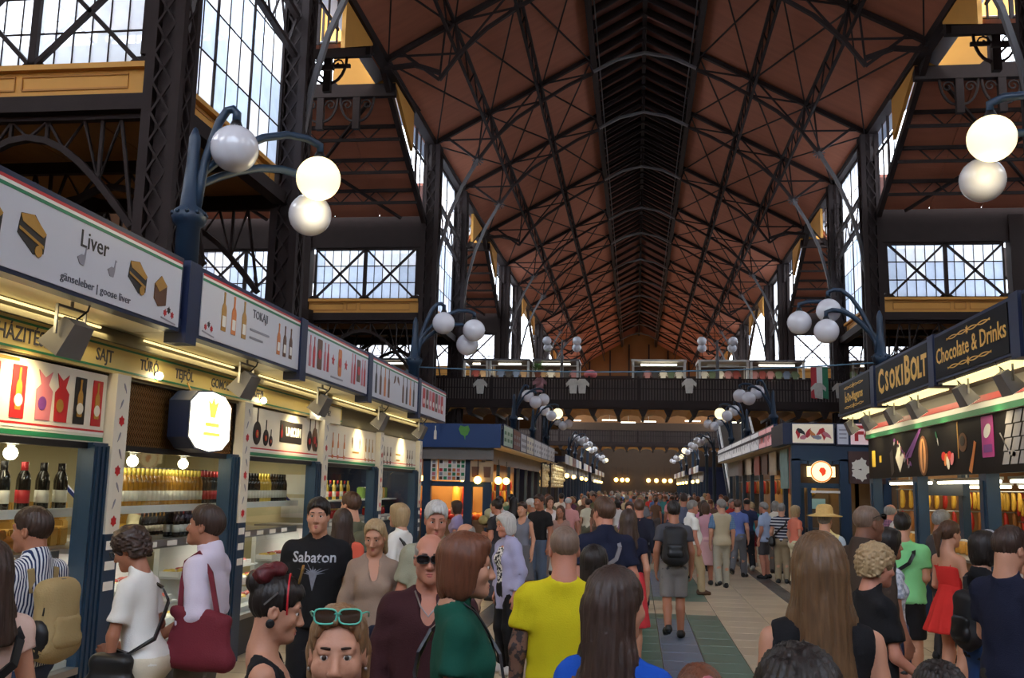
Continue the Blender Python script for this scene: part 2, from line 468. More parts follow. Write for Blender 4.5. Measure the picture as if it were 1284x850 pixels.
# ---- windows
WN = [0]
def window(o, u, v, W, H, cols, rows, clear=None, cross=0, parts=True, thick=0.06, gl=None, mult=None, mw=.022):
    """glazed window: o lower corner, u and v unit directions; panes, muntins, frame, X braces"""
    WN[0] += 1
    o, u, v = Vector(o), Vector(u), Vector(v); n = u.cross(v)
    w = empty(f'window_{WN[0]}', o, kind='structure')
    P = lambda a, b, d=0.0: o + u * a + v * b + n * d
    fr = MB().path([P(0, 0), P(W, 0), P(W, H), P(0, H), P(0, 0)], 0.12, 0.12, up=n)
    obj('frame', fr, IRON, w)
    cw, rh = W / cols, H / rows
    pm = {}
    rot = Matrix((u, v, n)).transposed().to_euler()
    if parts:
        for i in range(cols):
            for j in range(rows):
                g = clear(i, j) if clear else GMILK
                if g.name not in pm: pm[g.name] = MB().add([(0.01, 0.01, 0), (cw-.01, 0.01, 0), (cw-.01, rh-.01, 0), (0.01, rh-.01, 0)], [(0, 1, 2, 3)]).mesh('pane', g)
                put('pane', pm[g.name], w, P(i * cw, j * rh), rot, world=True)
    else:
        put('pane', MB().add([(0, 0, 0), (W, 0, 0), (W, H, 0), (0, H, 0)], [(0, 1, 2, 3)]).mesh('pane', gl or GMILK), w, P(0, 0), rot, world=True)
    for i in range(1, cols): obj('muntin', MB().bar(P(i*cw, 0), P(i*cw, H), mw if not mult or i % mult else 0.09, 0.05), IRON, w)
    for j in range(1, rows): obj('muntin', MB().bar(P(0, j*rh), P(W, j*rh), mw, 0.04), IRON, w)
    for k in range(cross):
        a, c = W * k / cross, W * (k + 1) / cross
        d = 0.1
        obj('brace', MB().bar(P(a, 0, d), P(c, H, d), 0.1, 0.08), IRON, w)
        obj('brace', MB().bar(P(a, H, d), P(c, 0, d), 0.1, 0.08), IRON, w)
        if k: obj('mullion', MB().bar(P(a, 0, d), P(a, H, d), 0.14, 0.1), IRON, w)
        for (pa, pb) in ((a, 0), (c, 0)): obj('gusset', MB().prism([P(pa-.3, 0, d-.05), P(pa+.3, 0, d-.05), P(pa+.12, .16, d-.05), P(pa-.12, .16, d-.05)], n*.03), IRON, w)
    return w
def ochre_band(o, u, L, h, parent, n, reps):
    """painted band with raised mouldings round long and square fields"""
    o, u, n = Vector(o), Vector(u), Vector(n); Z = Vector((0, 0, 1))
    b = MB(); b.prism([o, o + u * L, o + u * L + Z * h, o + Z * h], n * -0.12)
    obj('band', b, YEL, parent)
    obj('cornice', MB().bar(o + Z*(h+.02) + n*.05, o + u*L + Z*(h+.02) + n*.05, .16, .1), YEL, parent)
    step = L / reps
    for k in range(reps):
        for a, c in ((0.35, step - 0.35), (step - 0.2, step + 0.2)):
            if k == reps - 1 and a > 1: continue
            p = [o + u*(k*step+a) + Z*.11 + n*.01, o + u*(k*step+c) + Z*.11 + n*.01, o + u*(k*step+c) + Z*(h-.11) + n*.01, o + u*(k*step+a) + Z*(h-.11) + n*.01]
            obj('moulding', MB().path(p + [p[0]], .035, .03, up=n), YELD, parent)
clr = lambda i, j: (GMILK if 2 <= i % 6 <= 3 and j > 0 or j == 2 and i % 6 > 0 else GWIRE)
def clrn(i, j): return GMILK

for sx in (-1, 1):
    wl = empty('wall_left' if sx < 0 else 'wall_right', (sx*8.72, 0, 9), kind='structure')
    inn = Vector((-sx, 0, 0))
    for (a, c) in NARROW:
        det = a < 50
        ochre_band((sx*8.85, a+.4, 8.7), (0, 1, 0), c - a - .8, 0.48, wl, inn, 2)
        obj('girder', MB().box(sx*8.72-.15, sx*8.72+.15, a, c, 8.4, 8.7), IRON, wl)
        uu = (0, 1, 0)
        window((sx*8.85, a+.35, 9.25), uu, (0, 0, 1), c - a - .7, EZ - .1 - 9.25, 9 if det else 6, 6 if det else 4, clear=lambda i, j: (GMILK if (i + 2*j) % 5 in (1, 2) or j > 2 else GWIRE), cross=0, parts=det, mult=3, mw=.014)
        # long lattice struts across the window
        for dz in (0, 1):
            st = MB().bar((sx*8.52, a+.4, 13.6 - dz*1.0), (sx*8.52, c-.4, 13.1 - dz*1.0), .14, .12)
            obj('strut', st, IRON, wl)
        obj('strut', MB().path([(sx*8.52, a+.4+(c-a-.8)*q/10, 13.55 - .05*q - (1.0 if q % 2 else 0)) for q in range(11)], .06, .05, up=(1, 0, 0)), IRON, wl)
    for (a, c) in WIDE:
        if c < 18: continue
        mid = (a + c) / 2
        gz = lambda y: 12.6 + min(y - (a + .4), (c - .4) - y) * 0.5
        for s, y0, y1, y2 in ((1, a+.5, a+3.6, a+6.4), (-1, c-.5, c-3.6, c-6.4)):
            lo, hi = min(y0, y1), max(y0, y1)
            det = c < 70
            b = MB().prism([(sx*8.722, y1, gz(y1)), (sx*8.722, y2, gz(y2)), (sx*8.722, y2, EZ), (sx*8.722, y1, EZ)], (-sx*.12, 0, 0))
            obj('spandrel_panel', b, YEL, wl)
            obj('gable_edge', MB().bar((sx*8.85, y0 - s*.4, gz(y0 - s*.4)-.1), (sx*8.85, y2 + s*1.6, gz(y2 + s*1.6)-.1), .18, .24), IRON, wl)
            WN[0] += 1
            w = empty(f'window_{WN[0]}', (sx*8.72, lo, gz(lo)), kind='structure')
            nn = 4
            for q in range(nn):
                ya, yb = lo + (hi-lo)*q/nn, lo + (hi-lo)*(q+1)/nn
                obj('pane', MB().add([(sx*8.85, ya, gz(ya)), (sx*8.85, yb, gz(yb)), (sx*8.85, yb, EZ), (sx*8.85, ya, EZ)], [(0, 1, 2, 3)]), GCLEAR if q else GMILK, w)
                obj('muntin', MB().bar((sx*8.85, yb, gz(yb)), (sx*8.85, yb, EZ), .1 if q == 1 else .05, .06), IRON, w)
            obj('muntin', MB().bar((sx*8.82, lo, 14.75), (sx*8.82, hi, 14.75), .07, .07), IRON, w)
# ---- side aisles
for sx in (-1, 1):
    sd = 'left' if sx < 0 else 'right'
    aw = empty(f'wall_aisle_{sd}', (sx*20, 0, 0), kind='structure')
    obj('wall_field', MB().box(sx*20-.15, sx*20+.15, -9, YEND, 0, 13), BRICK, aw)
    for (a, c) in NARROW[:3]:
        cl = empty(f'ceiling_low_{sd}', (sx*14, a, 8.9), kind='structure')
        for q in range(6):
            xa, xb = 8.8 + q*1.87, 8.8 + (q+1)*1.87 - .04
            obj('roof_panel', MB().prism([(sx*xa, a, 8.7-.02*q), (sx*xb, a, 8.68-.02*q), (sx*xb, c, 8.68-.02*q), (sx*xa, c, 8.7-.02*q)], (0, 0, .12)), LOWB, cl)
        obj('roof_cover', MB().prism([(sx*8.8, a, 8.84), (sx*20, a, 8.72), (sx*20, c, 8.72), (sx*8.8, c, 8.84)], (0, 0, .05)), ZINC, cl)
        for y in (a+.15, (a+c)/2, c-.15):
            tr = empty('arched_truss', (sx*14, y, 8.3), kind='structure')
            obj('top_chord', MB().box(min(sx*8.8, sx*20), max(sx*8.8, sx*20), y-.08, y+.08, 8.3, 8.55), IRON, tr)
            for x0, x1 in ((9.2, 13.5), (14.1, 19.6)):
                pts = [(sx*(x0 + (x1-x0)*k/12), y, 6.3 + 1.7*math.sin(PI*k/12)) for k in range(13)]
                obj('arch', MB().path(pts, .12, .14, up=(0, 1, 0)), IRON, tr)
                zz = []
                for k in range(13): zz.append(pts[k] if k % 2 == 0 else (pts[k][0], y, 8.32))
                obj('lacing', MB().path(zz, .06, .06, up=(0, 1, 0)), IRON, tr)
                for k in (2, 5, 7, 10): obj('post', MB().bar(pts[k], (pts[k][0], y, 8.3), .06), IRON, tr)
    for (a, c) in WIDE[:3]:
        far = c
        # high transverse roof: two slopes with a lantern over the middle
        ch = empty(f'ceiling_high_{sd}', (sx*14, c, 13), kind='structure')
        mid = (a + c) / 2; ya, yb = a + .4, c - .4
        lw = 1.6
        for s, y0, y1 in ((1, ya, mid - lw), (-1, yb, mid + lw)):
            zl = 12.6 + abs(y1 - y0) * .5
            for q in range(6):
                xa, xb = 8.8 + q*1.87, 8.8 + (q+1)*1.87 - .03
                for r in range(3):
                    f0, f1 = r/3, (r+1)/3
                    P = lambda x, f: (sx*x, y0 + (y1-y0)*f, 12.6 + (zl-12.6)*f)
                    obj('roof_panel', MB().prism([P(xa, f0), P(xb, f0), P(xb, f1-.004), P(xa, f1-.004)], (0, 0, .12)), ROOF, ch)
            obj('roof_cover', MB().prism([(sx*8.9, y0, 12.76), (sx*20, y0, 12.76), (sx*20, y1, zl+.16), (sx*8.9, y1, zl+.16)], (0, 0, .05)), ZINC, ch)
            for r in (0.25, 0.5, 0.75):
                yy, z = y0 + (y1-y0)*r, 12.6 + (zl-12.6)*r - .05
                obj('purlin', MB().box(min(sx*8.8, sx*20), max(sx*8.8, sx*20), yy-.06, yy+.06, z-.12, z), IRON, ch)
                obj('purlin', MB().box(min(sx*8.8, sx*20), max(sx*8.8, sx*20), yy-.05, yy+.05, z-.6, z-.5), IRON, ch)
                obj('lacing', MB().path([(sx*(9.5 + 10.4*k/22), yy, z - (.55 if k % 2 else .06)) for k in range(23)], .05, .05, up=(0, 1, 0)), IRON, ch)
            for x0, x1 in ((9.7, 14.8), (15.3, 19.8)):
                for pa, pb in ((x0, x1), (x1, x0)):
                    obj('brace', MB().bar((sx*pa, y0 + (y1-y0)*.05, 12.6 + (zl-12.6)*.05 - .3), (sx*pb, y0 + (y1-y0)*.95, 12.6 + (zl-12.6)*.95 - .3), .1, .1), IRON, ch)
            # lantern side: beam, glazed wall, ochre end, hanging brackets
            obj('beam', MB().box(min(sx*8.62, sx*20), max(sx*8.62, sx*20), y1-.12, y1+.12, zl-.35, zl+.1), IRON, ch)
            obj('end_panel', MB().box(min(sx*8.8, sx*10.9), max(sx*8.8, sx*10.9), y1-.06, y1+.06, zl+.1, zl+2.4), YEL, ch)
            obj('end_rib', MB().bar((sx*10.2, y1-.1*s, zl+.1), (sx*10.2, y1-.1*s, zl+2.4), .06), IRON, ch)
            if c < 50:
                x0 = 10.95 if sx > 0 else -19.9
                window((x0, y1, zl+.12), (1, 0, 0), (0, 0, 1), 8.9, 2.3, 8, 2, clear=lambda i, j: GCLEAR, cross=4)
                for k in range(4):
                    xc = 10.0 + k * 1.3
                    obj('pendant', MB().box(sx*xc-.12, sx*xc+.12, y1-.1, y1+.1, zl-1.5, zl-.3), IRON, ch)
                    for dd in (-1, 1):
                        obj('fret', MB().path([(sx*(xc+dd*(.1 + .5*math.sin(t*PI/2/6))), y1, zl-1.2+.85*(1-math.cos(t*PI/2/6))) for t in range(7)], .07, .07, up=(0, 1, 0)), IRON, ch)
                        pts = [(sx*(xc + dd*.35 + .2*math.cos(t*.7)*(1-t/14)), y1, zl-.6 + .2*math.sin(t*.7)*(1-t/14)) for t in range(12)]
                        obj('fret', MB().path(pts, .045, .045, up=(0, 1, 0)), IRON, ch)
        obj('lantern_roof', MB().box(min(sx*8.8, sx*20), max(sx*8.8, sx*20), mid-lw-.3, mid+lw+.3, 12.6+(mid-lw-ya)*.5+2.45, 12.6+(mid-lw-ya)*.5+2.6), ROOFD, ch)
        # glazed cross walls above the low roofs
        for yy, s in ((c, 1), (a, -1)):
            if yy < 5: continue
            wc = empty(f'wall_cross_{sd}', (sx*14, yy, 9), kind='structure')
            obj('frieze', MB().box(min(sx*8.8, sx*20), max(sx*8.8, sx*20), yy-.15, yy+.15, 11.4, 12.7), IRON, wc)
            x0 = 8.95 if sx > 0 else -20
            obj('pier', MB().box(min(sx*8.9, sx*9.17), max(sx*8.9, sx*9.17), yy-.1, yy+.1, 9.45, 13), IRON, wc)
            if s > 0: ochre_band((x0, yy-.1, 8.7), (1, 0, 0), 11.0, .48, wc, (0, -1, 0), 4)
            else: obj('band', MB().box(x0, x0+11.0, yy-.1, yy+.1, 8.7, 9.2), YEL, wc)
            obj('girder', MB().box(x0, x0+11.0, yy-.12, yy+.12, 8.4, 8.7), IRON, wc)
            for b0 in ((9.15, 14.25) if sx > 0 else (-13.35, -18.45)):
                det = s > 0 and yy < 63
                if yy > 70: continue
                window((b0, yy, 9.25), (1, 0, 0), (0, 0, 1), 4.2, 2.1, 12 if det else 4, 3 if det else 2, clear=(clrn if yy < 20 else clr), cross=2 if det else 0, parts=det and yy < 45, gl=GMILK, mw=.01 if yy < 20 else .02)
for sx, sd in ((-1, 'left'), (1, 'right')):
    cl = empty(f'ceiling_low_{sd}', (sx*14, -4, 8.9), kind='structure')
    for a, c in ((-9.2, -.5), (81.4, YEND)):
        obj('roof_panel', MB().box(min(sx*8.6, sx*20.2), max(sx*8.6, sx*20.2), a, c, 8.7, 8.85), LOWB, cl)
        if a < 0: obj('upper_wall', MB().box(min(sx*8.8, sx*9.0), max(sx*8.8, sx*9.0), a, c, 8.8, EZ), YEL, cl)
# ---- ends
we = empty('wall_far', (0, YEND, 0), kind='structure')
obj('wall_field', MB().prism([(-22, YEND, 0), (22, YEND, 0), (22, YEND, 8.5), (8.9, YEND, EZ+.2), (2.1, YEND, LZ+.7), (0, YEND, RZZ+.5), (-2.1, YEND, LZ+.7), (-8.9, YEND, EZ+.2), (-22, YEND, 8.5)], (0, .3, 0)), M('end_wall_ochre', (122, 82, 42), .7, 0, .15, .6), we)
for x in (-6, -3.5, -1.2, 1.2, 3.5, 6): obj('rib', MB().bar((x, YEND-.1, 12), (x, YEND-.1, slope(min(9, max(2.1, abs(x))))), .18), IRON, we)
obj('rib', MB().box(-9, 9, YEND-.2, YEND, 15.2, 15.5), IRON, we)
wr = empty('wall_rear', (0, -9, 0), kind='structure')
obj('wall_field', MB().box(-22, 22, -9.3, -9, 0, 8.8), BRICK, wr)
obj('wall_field', MB().box(-22, -9, -9.3, -9, 8.8, 14), BRICK, wr)
obj('wall_field', MB().box(9, 22, -9.3, -9, 8.8, 14), BRICK, wr)
for x in (-6, -3, 0, 3, 6): obj('mullion', MB().box(x-.15, x+.15, -9.2, -9, 8.8, 19), IRON, wr)
obj('pane', MB().box(-9, 9, -9.12, -9.1, 8.8, 20.5), GMILK, wr)
# ================================================================== people: bodies, clothes and hair as smooth fields
import openvdb
class Field:
    """signed distance on a grid whose lines may be closer together round the head"""
    def __init__(s, xs, ys, zs):
        s.ax = [np.asarray(a, np.float32) for a in (xs, ys, zs)]
        s.d = np.full([len(a) for a in s.ax], 0.2, np.float32)
    def block(s, lo, hi):
        sl = []
        for a, l, h in zip(s.ax, lo, hi):
            i, j = np.searchsorted(a, l), np.searchsorted(a, h)
            if j <= i: return None
            sl.append(slice(i, j))
        sl = tuple(sl)
        return sl, s.ax[0][sl[0]][:, None, None], s.ax[1][sl[1]][None, :, None], s.ax[2][sl[2]][None, None, :]
    def comb(s, sl, b, k, op):
        a = s.d[sl]
        if op == 'sub':
            b = -b; h = np.clip(.5 - .5 * (a - b) / k * 1, 0, 1)
            h = np.clip(.5 + .5 * (b - a) / k, 0, 1); s.d[sl] = a * (1 - h) + b * h + k * h * (1 - h)
        else:
            h = np.clip(.5 + .5 * (b - a) / k, 0, 1); s.d[sl] = b * (1 - h) + a * h - k * h * (1 - h)
    def cone(s, a, b, ra, rb, k=.03, op='u', sy=1.0, cut=None, cut0=None):
        """tapered capsule; sy > 1 flattens it front to back; cut: keep only up to that fraction"""
        a, b = np.asarray(a, np.float32), np.asarray(b, np.float32); r = max(ra, rb) + k + .05
        B = s.block(np.minimum(a, b) - r, np.maximum(a, b) + r)
        if B is None: return
        sl, X, Y, Z = B
        px, py, pz = X - a[0], (Y - a[1]) * sy, Z - a[2]
        u = (b - a) * np.array([1, sy, 1], np.float32); L = float(u @ u) or 1e-6
        t0 = (px * u[0] + py * u[1] + pz * u[2]) / L; t = np.clip(t0, 0, 1)
        d = np.sqrt((px - u[0]*t)**2 + (py - u[1]*t)**2 + (pz - u[2]*t)**2) - (ra + (rb - ra) * t)
        if sy > 1: d = d / (1 + (sy - 1) * .5)
        if cut is not None: d = np.maximum(d, (t0 - cut) * math.sqrt(L))
        if cut0 is not None: d = np.maximum(d, (cut0 - t0) * math.sqrt(L))
        s.comb(sl, d, k, op)
    def ell(s, c, r, k=.03, op='u', R=None):
        c, r = np.asarray(c, np.float32), np.asarray(r, np.float32); m_ = float(r.max()) + k + .05
        B = s.block(c - m_, c + m_)
        if B is None: return
        sl, X, Y, Z = B
        q = (X - c[0], Y - c[1], Z - c[2])
        if R is not None:
            q = [R[0][i] * q[0] + R[1][i] * q[1] + R[2][i] * q[2] for i in range(3)]
        k0 = np.sqrt((q[0]/r[0])**2 + (q[1]/r[1])**2 + (q[2]/r[2])**2)
        k1 = np.sqrt((q[0]/r[0]**2)**2 + (q[1]/r[1]**2)**2 + (q[2]/r[2]**2)**2) + 1e-6
        s.comb(sl, k0 * (k0 - 1) / k1, k, op)
    def plane(s, n, c):
        """keep the side where n.p < c"""
        s.d = np.maximum(s.d, s.ax[0][:, None, None]*n[0] + s.ax[1][None, :, None]*n[1] + s.ax[2][None, None, :]*n[2] - c)
    def func(s, f): s.d = s.d + f(s.ax[0][:, None, None], s.ax[1][None, :, None], s.ax[2][None, None, :])
    def mesh(s, name, mat, inv=1.0, ad=0.12):
        d = s.d; d[0] = d[-1] = .05; d[:, 0] = d[:, -1] = .05; d[:, :, 0] = d[:, :, -1] = .05
        g = openvdb.FloatGrid(.2); g.copyFromArray(d)
        P, T, Q = g.convertToPolygons(isovalue=0.0, adaptivity=ad)
        P = np.stack([np.interp(P[:, i], np.arange(len(s.ax[i])), s.ax[i]) for i in range(3)], 1) * inv
        me = bpy.data.meshes.new(name)
        nq, ntr = len(Q), len(T)
        me.vertices.add(len(P)); me.vertices.foreach_set('co', P.astype(np.float32).ravel())
        loops = np.concatenate([Q[:, ::-1].ravel() if nq else np.zeros(0, np.int32), T[:, ::-1].ravel() if ntr else np.zeros(0, np.int32)]).astype(np.int32)
        me.loops.add(len(loops)); me.loops.foreach_set('vertex_index', loops)
        me.polygons.add(nq + ntr)
        me.polygons.foreach_set('loop_start', np.concatenate([np.arange(nq) * 4, nq * 4 + np.arange(ntr) * 3]).astype(np.int32))
        me.update(calc_edges=True); me.validate()
        me.polygons.foreach_set('use_smooth', [True] * len(me.polygons))
        if mat: me.materials.append(mat)
        return me
def lines(segs):
    """grid lines from (start, end, step) runs"""
    out = []
    for a, b, st in segs: out += list(np.arange(a, b - 1e-6, st))
    out.append(segs[-1][1]); return out

def skin(name, col): return M(name, col, .5, 0, .1, 9, .08, 90, spec=.35)
SKIN = [skin('fair_skin', (188, 136, 110)), skin('tanned_skin', (160, 106, 82)), skin('pink_skin', (184, 124, 102)), skin('brown_skin', (120, 80, 62))]
def hairm(name, c1, c2=None):
    if name in MATS: return MATS[name]
    mt = M(name, c1, .45, 0, 0, spec=.35); nt = mt.node_tree; N = nt.nodes; L = nt.links; b = N['Principled BSDF']
    tc = N.new('ShaderNodeTexCoord'); mp = N.new('ShaderNodeMapping'); mp.inputs['Scale'].default_value = (90, 90, 7)
    nz = N.new('ShaderNodeTexNoise'); nz.inputs['Scale'].default_value = 1.0; nz.inputs['Detail'].default_value = 3
    mx = N.new('ShaderNodeMix'); mx.data_type = 'RGBA'
    c1 = lin(c1); c2 = lin(c2) if c2 else tuple(min(1, x * 2.2 + .004) for x in c1)
    mx.inputs[6].default_value = tuple(x * .6 for x in c1) + (1,); mx.inputs[7].default_value = c2 + (1,)
    bp = N.new('ShaderNodeBump'); bp.inputs['Strength'].default_value = .5; bp.inputs['Distance'].default_value = .006
    L.new(tc.outputs['Object'], mp.inputs[0]); L.new(mp.outputs[0], nz.inputs['Vector']); L.new(nz.outputs['Fac'], mx.inputs[0])
    L.new(mx.outputs[2], b.inputs['Base Color']); L.new(nz.outputs['Fac'], bp.inputs['Height']); L.new(bp.outputs[0], b.inputs['Normal'])
    return mt
HAIR = {'black': hairm('black_hair', (26, 20, 18)), 'dark': hairm('dark_brown_hair', (46, 32, 26)), 'brown': hairm('brown_hair', (64, 43, 31)),
        'auburn': hairm('auburn_hair', (86, 50, 33)), 'blond': hairm('dark_blond_hair', (112, 84, 58)), 'fairblond': hairm('fair_blond_hair', (150, 120, 84), (190, 164, 124)),
        'grey': hairm('grey_hair', (104, 100, 97), (160, 156, 150)), 'white': hairm('white_hair', (176, 172, 166), (214, 210, 204)), 'buzz': hairm('cropped_hair', (96, 78, 66)),
        'wine': hairm('wine_red_hair', (70, 16, 20)), 'ombre': hairm('light_brown_hair', (66, 48, 36), (124, 92, 62))}
def cloth(name, col, var=.08, rough=.85): return M('cloth_' + name, col, rough, 0, var, 7, .25, 160, spec=.2)
EYEW = M('eye_white', (225, 220, 214), .25, 0, 0); IRIS = M('eye_iris', (52, 40, 34), .2, 0, 0); LIP = M('lip_skin', (172, 92, 84), .4, 0, .06)
BROWM = M('eyebrow_hair', (58, 42, 32), .8, 0, 0)
DARKLENS = M('dark_lens', (18, 16, 18), .12, 0, 0, spec=.6)
BLACKP = M('black_plastic', (24, 24, 26), .4, 0, .05)

class Person:
    """a standing figure in its own frame: +y forward, +x its right hand, feet on z = 0"""
    def __init__(s, h=1.75, w=1.0, fem=False, lean=0.0, hyaw=0.0, hpitch=0.0, step=0.0, arms=None, belly=0.0, v=.012, vh=.006, hscale=1.04, slim=1.0, hlean=0.0, legs=None, tilt=0.0, bust=1.0, fat=1.0):
        s.__dict__.update(h=h, w=w, fem=fem, lean=lean, belly=belly, v=v, vh=vh, hs=hscale, slim=slim, bust=bust, fat=fat)
        s.k = h / 1.75
        L = lambda p: np.array(p, float)
        ca, sa = math.cos(-lean), math.sin(-lean)
        def up(p):                                # lean everything above the hips
            p = L(p); z = p[2] - .95; y = p[1]
            return np.array([p[0], y*ca - z*sa, .95 + y*sa + z*ca])
        s.upf = up
        sw = (.146 if fem else .170) * w; hw = .088 if fem else .085
        s.sh = {1: up((sw, -.02, 1.385)), -1: up((-sw, -.02, 1.385))}
        A = arms or {}
        s.el = {}; s.wr = {}; s.hd = {}
        for q in (1, -1):
            e, wv, hd = A.get(q, ((sw + .055, -.05, 1.115), (sw + .06, .03, .875), (0.0, .08, -1)))
            s.el[q] = up((q * abs(e[0]) if q * e[0] > 0 or True and abs(e[0]) == e[0] and A.get('sym', True) else e[0], e[1], e[2])) if False else up((q * e[0], e[1], e[2]))
            s.wr[q] = up((q * wv[0], wv[1], wv[2])); s.hd[q] = nrm((q * hd[0], hd[1], hd[2]))
        st = step
        s.hip = {1: L((hw, 0, .92)), -1: L((-hw, 0, .92))}
        s.kn = {}; s.an = {}; s.toe = {}
        for q in (1, -1):
            f = st * q
            ky = .03 + f * .22; ay = -.03 + f * .40
            az = .09 + max(0, -f) * .22; kz = .50
            if f < 0: ky = .03 + f * .10; ay = -.03 + f * .55; az = .09 + (-f) * .30
            s.kn[q] = L((q * (hw + .005), ky, kz)); s.an[q] = L((q * (hw + .008), ay, az))
            s.toe[q] = (q * .15, max(0, -f) * .9)
        if legs: legs(s)
        s.nb = up((0, -.035, 1.455)); s.hc = up((0, .012 + hlean, 1.628)) + L((0, 0, -hlean * .4))
        Rz_ = Matrix.Rotation(hyaw, 3, 'Z'); Rx_ = Matrix.Rotation(hpitch - lean * .3, 3, 'X'); Ry_ = Matrix.Rotation(tilt, 3, 'Y')
        s.HR = np.array(Rz_ @ Ry_ @ Rx_)
    def H(s, p): return s.hc + s.HR @ (np.array(p, float) * s.hs)
    def grid(s, zlo, zhi, v=None, head=True, xr=.48, yr=(-.42, .5)):
        v = v or s.v; vh = s.vh if head else v
        hx, hy = float(s.hc[0]), float(s.hc[1]); zt = float(s.hc[2]) - .16
        xs = lines([(-xr, hx - .12, v), (hx - .12, hx + .12, vh), (hx + .12, xr, v)])
        ys = lines([(yr[0], hy - .13, v), (hy - .13, hy + .15, vh), (hy + .15, yr[1], v)])
        zs = lines([(zlo, zt, v), (zt, zhi, vh)]) if zhi > zt + .02 else lines([(zlo, zhi, v)])
        return Field(xs, ys, zs)
    # ---- shared primitive lists
    def torso(s, F, t=0.0, k=.05):
        up, w, f = s.upf, s.w, s.fat
        b = s.belly
        if s.fem:
            F.ell(up((0, -.012, .95)), (.160*f+t, .108*f+t, .13+t), k); F.ell(up((0, .005, 1.11)), (.116*w*f+t, .09*f+t, .15+t), k)
            F.ell(up((0, -.005, 1.275)), (.132*w+t, .098+t, .16+t), k)
            for q in (1, -1): F.ell(up((q*.066, .068, 1.255)), (.054*s.bust+t, .050*s.bust+t, .056*s.bust+t), .05)
        else:
            F.ell(up((0, -.01, .95)), (.148*f+t, .105+t, .13+t), k); F.ell(up((0, .008, 1.10)), (.136*w*f+t, .098*f+t, .15+t), k)
            F.ell(up((0, 0, 1.265)), (.160*w+t, .112+t, .17+t), k)
        F.cone(s.nb - np.array((0, .005, .03)), s.nb + np.array((0, .005, .05)), .058+t, .052+t, .03)
        if b: F.ell(up((0, .055, 1.07)), (.13*f+t, .10+b+t, .14+t), k)
        F.cone(s.sh[-1] + np.array((.03, 0, -.02)), s.sh[1] + np.array((-.03, 0, -.02)), .050+t, .050+t, k)
        for q in (1, -1):
            F.ell(s.sh[q] + np.array((q*.004, 0, -.012)), np.array((.038, .045, .050)) * w**.5 * (.9 if s.fem else 1.06) + t, .035)
            F.cone(s.nb + np.array((q*.01, -.012, .005)), s.sh[q] + np.array((0, 0, .004)), .042+t, .032+t, .035)
            F.ell(up((q*.07, -.05, .90)), np.array((.085, .08, .085))*f + t, k)
    def arm(s, F, q, t=0.0, cut=None, flare=0.0, fore=None, k=.03, ar=1.0):
        u = .047 * (.86 if s.fem else 1.05) * s.slim * ar
        if cut is None or cut > 0: F.cone(s.sh[q], s.el[q], u*1.06+t, u*.86+t+flare, k, cut=cut if fore is None else None)
        if fore is not None or cut is None:
            F.cone(s.el[q], s.wr[q], u*.88+t, u*.62+t+flare, k, cut=fore)
    def hand(s, F, q):
        d = np.array(s.hd[q]); w = s.wr[q]
        n = np.array((-q, 0.0, 0.0)); n = n - d * (n @ d); n /= np.linalg.norm(n) + 1e-9
        sd = np.cross(d, n) * q; k = .008
        sd = sd if sd[1] > 0 or abs(sd[1]) < 1e-6 else -sd              # thumb side forward
        F.cone(w - d*.01, w + d*.03, .026, .026, .02)
        for f in range(4):
            o = (1.5 - f) * .019
            F.cone(w + d*.02 + sd*o*.8, w + d*.088 + sd*o, .0145, .0125, .014)
            L = (.036, .041, .038, .029)[f]
            p0 = w + d*.088 + sd*o; p1 = p0 + d*L + n*.010; p2 = p1 + d*L*.75 + n*.022
            F.cone(p0, p1, .0105, .0095, k); F.cone(p1, p2, .0095, .0078, k)
        t0 = w + d*.025 + sd*.024; t1 = t0 + d*.035 + sd*.024 + n*.008; t2 = t1 + d*.032 + sd*.006 + n*.010
        F.cone(t0, t1, .015, .012, .012); F.cone(t1, t2, .0115, .009, k)
    def leg(s, F, q, t=0.0, tl=None, cut=None, k=.04, flare=0.0):
        f = s.fat
        tl = t if tl is None else tl
        F.cone(s.hip[q], s.kn[q], .078*f+t, .052+tl, k, cut=cut if cut and cut <= 1 else None)
        if not cut or cut > 1:
            c2 = None if not cut else cut - 1
            calf = s.kn[q] * .68 + s.an[q] * .32 + np.array((0, -.018, 0))
            F.cone(s.kn[q], s.an[q], .052+tl, .036+tl+flare, k, cut=c2)
            if not tl: F.cone(s.kn[q], calf, .045, .053, k); F.cone(calf, s.an[q], .053, .034, k)
    def head(s, F):
        H = s.H; R = s.HR; hs = s.hs
        E = lambda c, r, k=.02, op='u': F.ell(H(c), np.array(r)*hs, k, op, R)
        C = lambda a, b, ra, rb, k=.015, op='u': F.cone(H(a), H(b), ra*hs, rb*hs, k, op)
        F.cone(s.nb - np.array((0, .005, .03)), H((0, -.03, -.05)), .056 if s.fem else .064, .05 if s.fem else .06, .03)
        E((0, -.014, .036), (.073, .092, .082)); E((0, .018, -.025), (.060, .072, .082), .03)
        C((-.034, .008, -.062), (0, .060, -.092), .030, .024, .03); C((.034, .008, -.062), (0, .060, -.092), .030, .024, .03)
        E((0, .073, -.098), (.021, .017, .017), .02)
        C((-.04, .072, .026), (.04, .072, .026), .013, .013, .02)
        for q in (1, -1):
            E((q*.041, .058, -.028), (.024, .024, .024), .025)
            E((q*.030, .094, .003), (.0165, .012, .0085), .008, 'sub')
            E((q*.030, .0800, .0135), (.0165, .0085, .0072), .004); E((q*.030, .0800, -.0085), (.0155, .0075, .004), .004)
            E((q*.0735, -.008, -.008), (.009, .021, .031), .008); E((q*.078, -.002, -.004), (.004, .010, .016), .004, 'sub')
            E((q*.0115, .096, -.040), (.0095, .010, .0075), .008)
        C((0, .084, .008), (0, .106, -.034), .0095, .0125, .012)
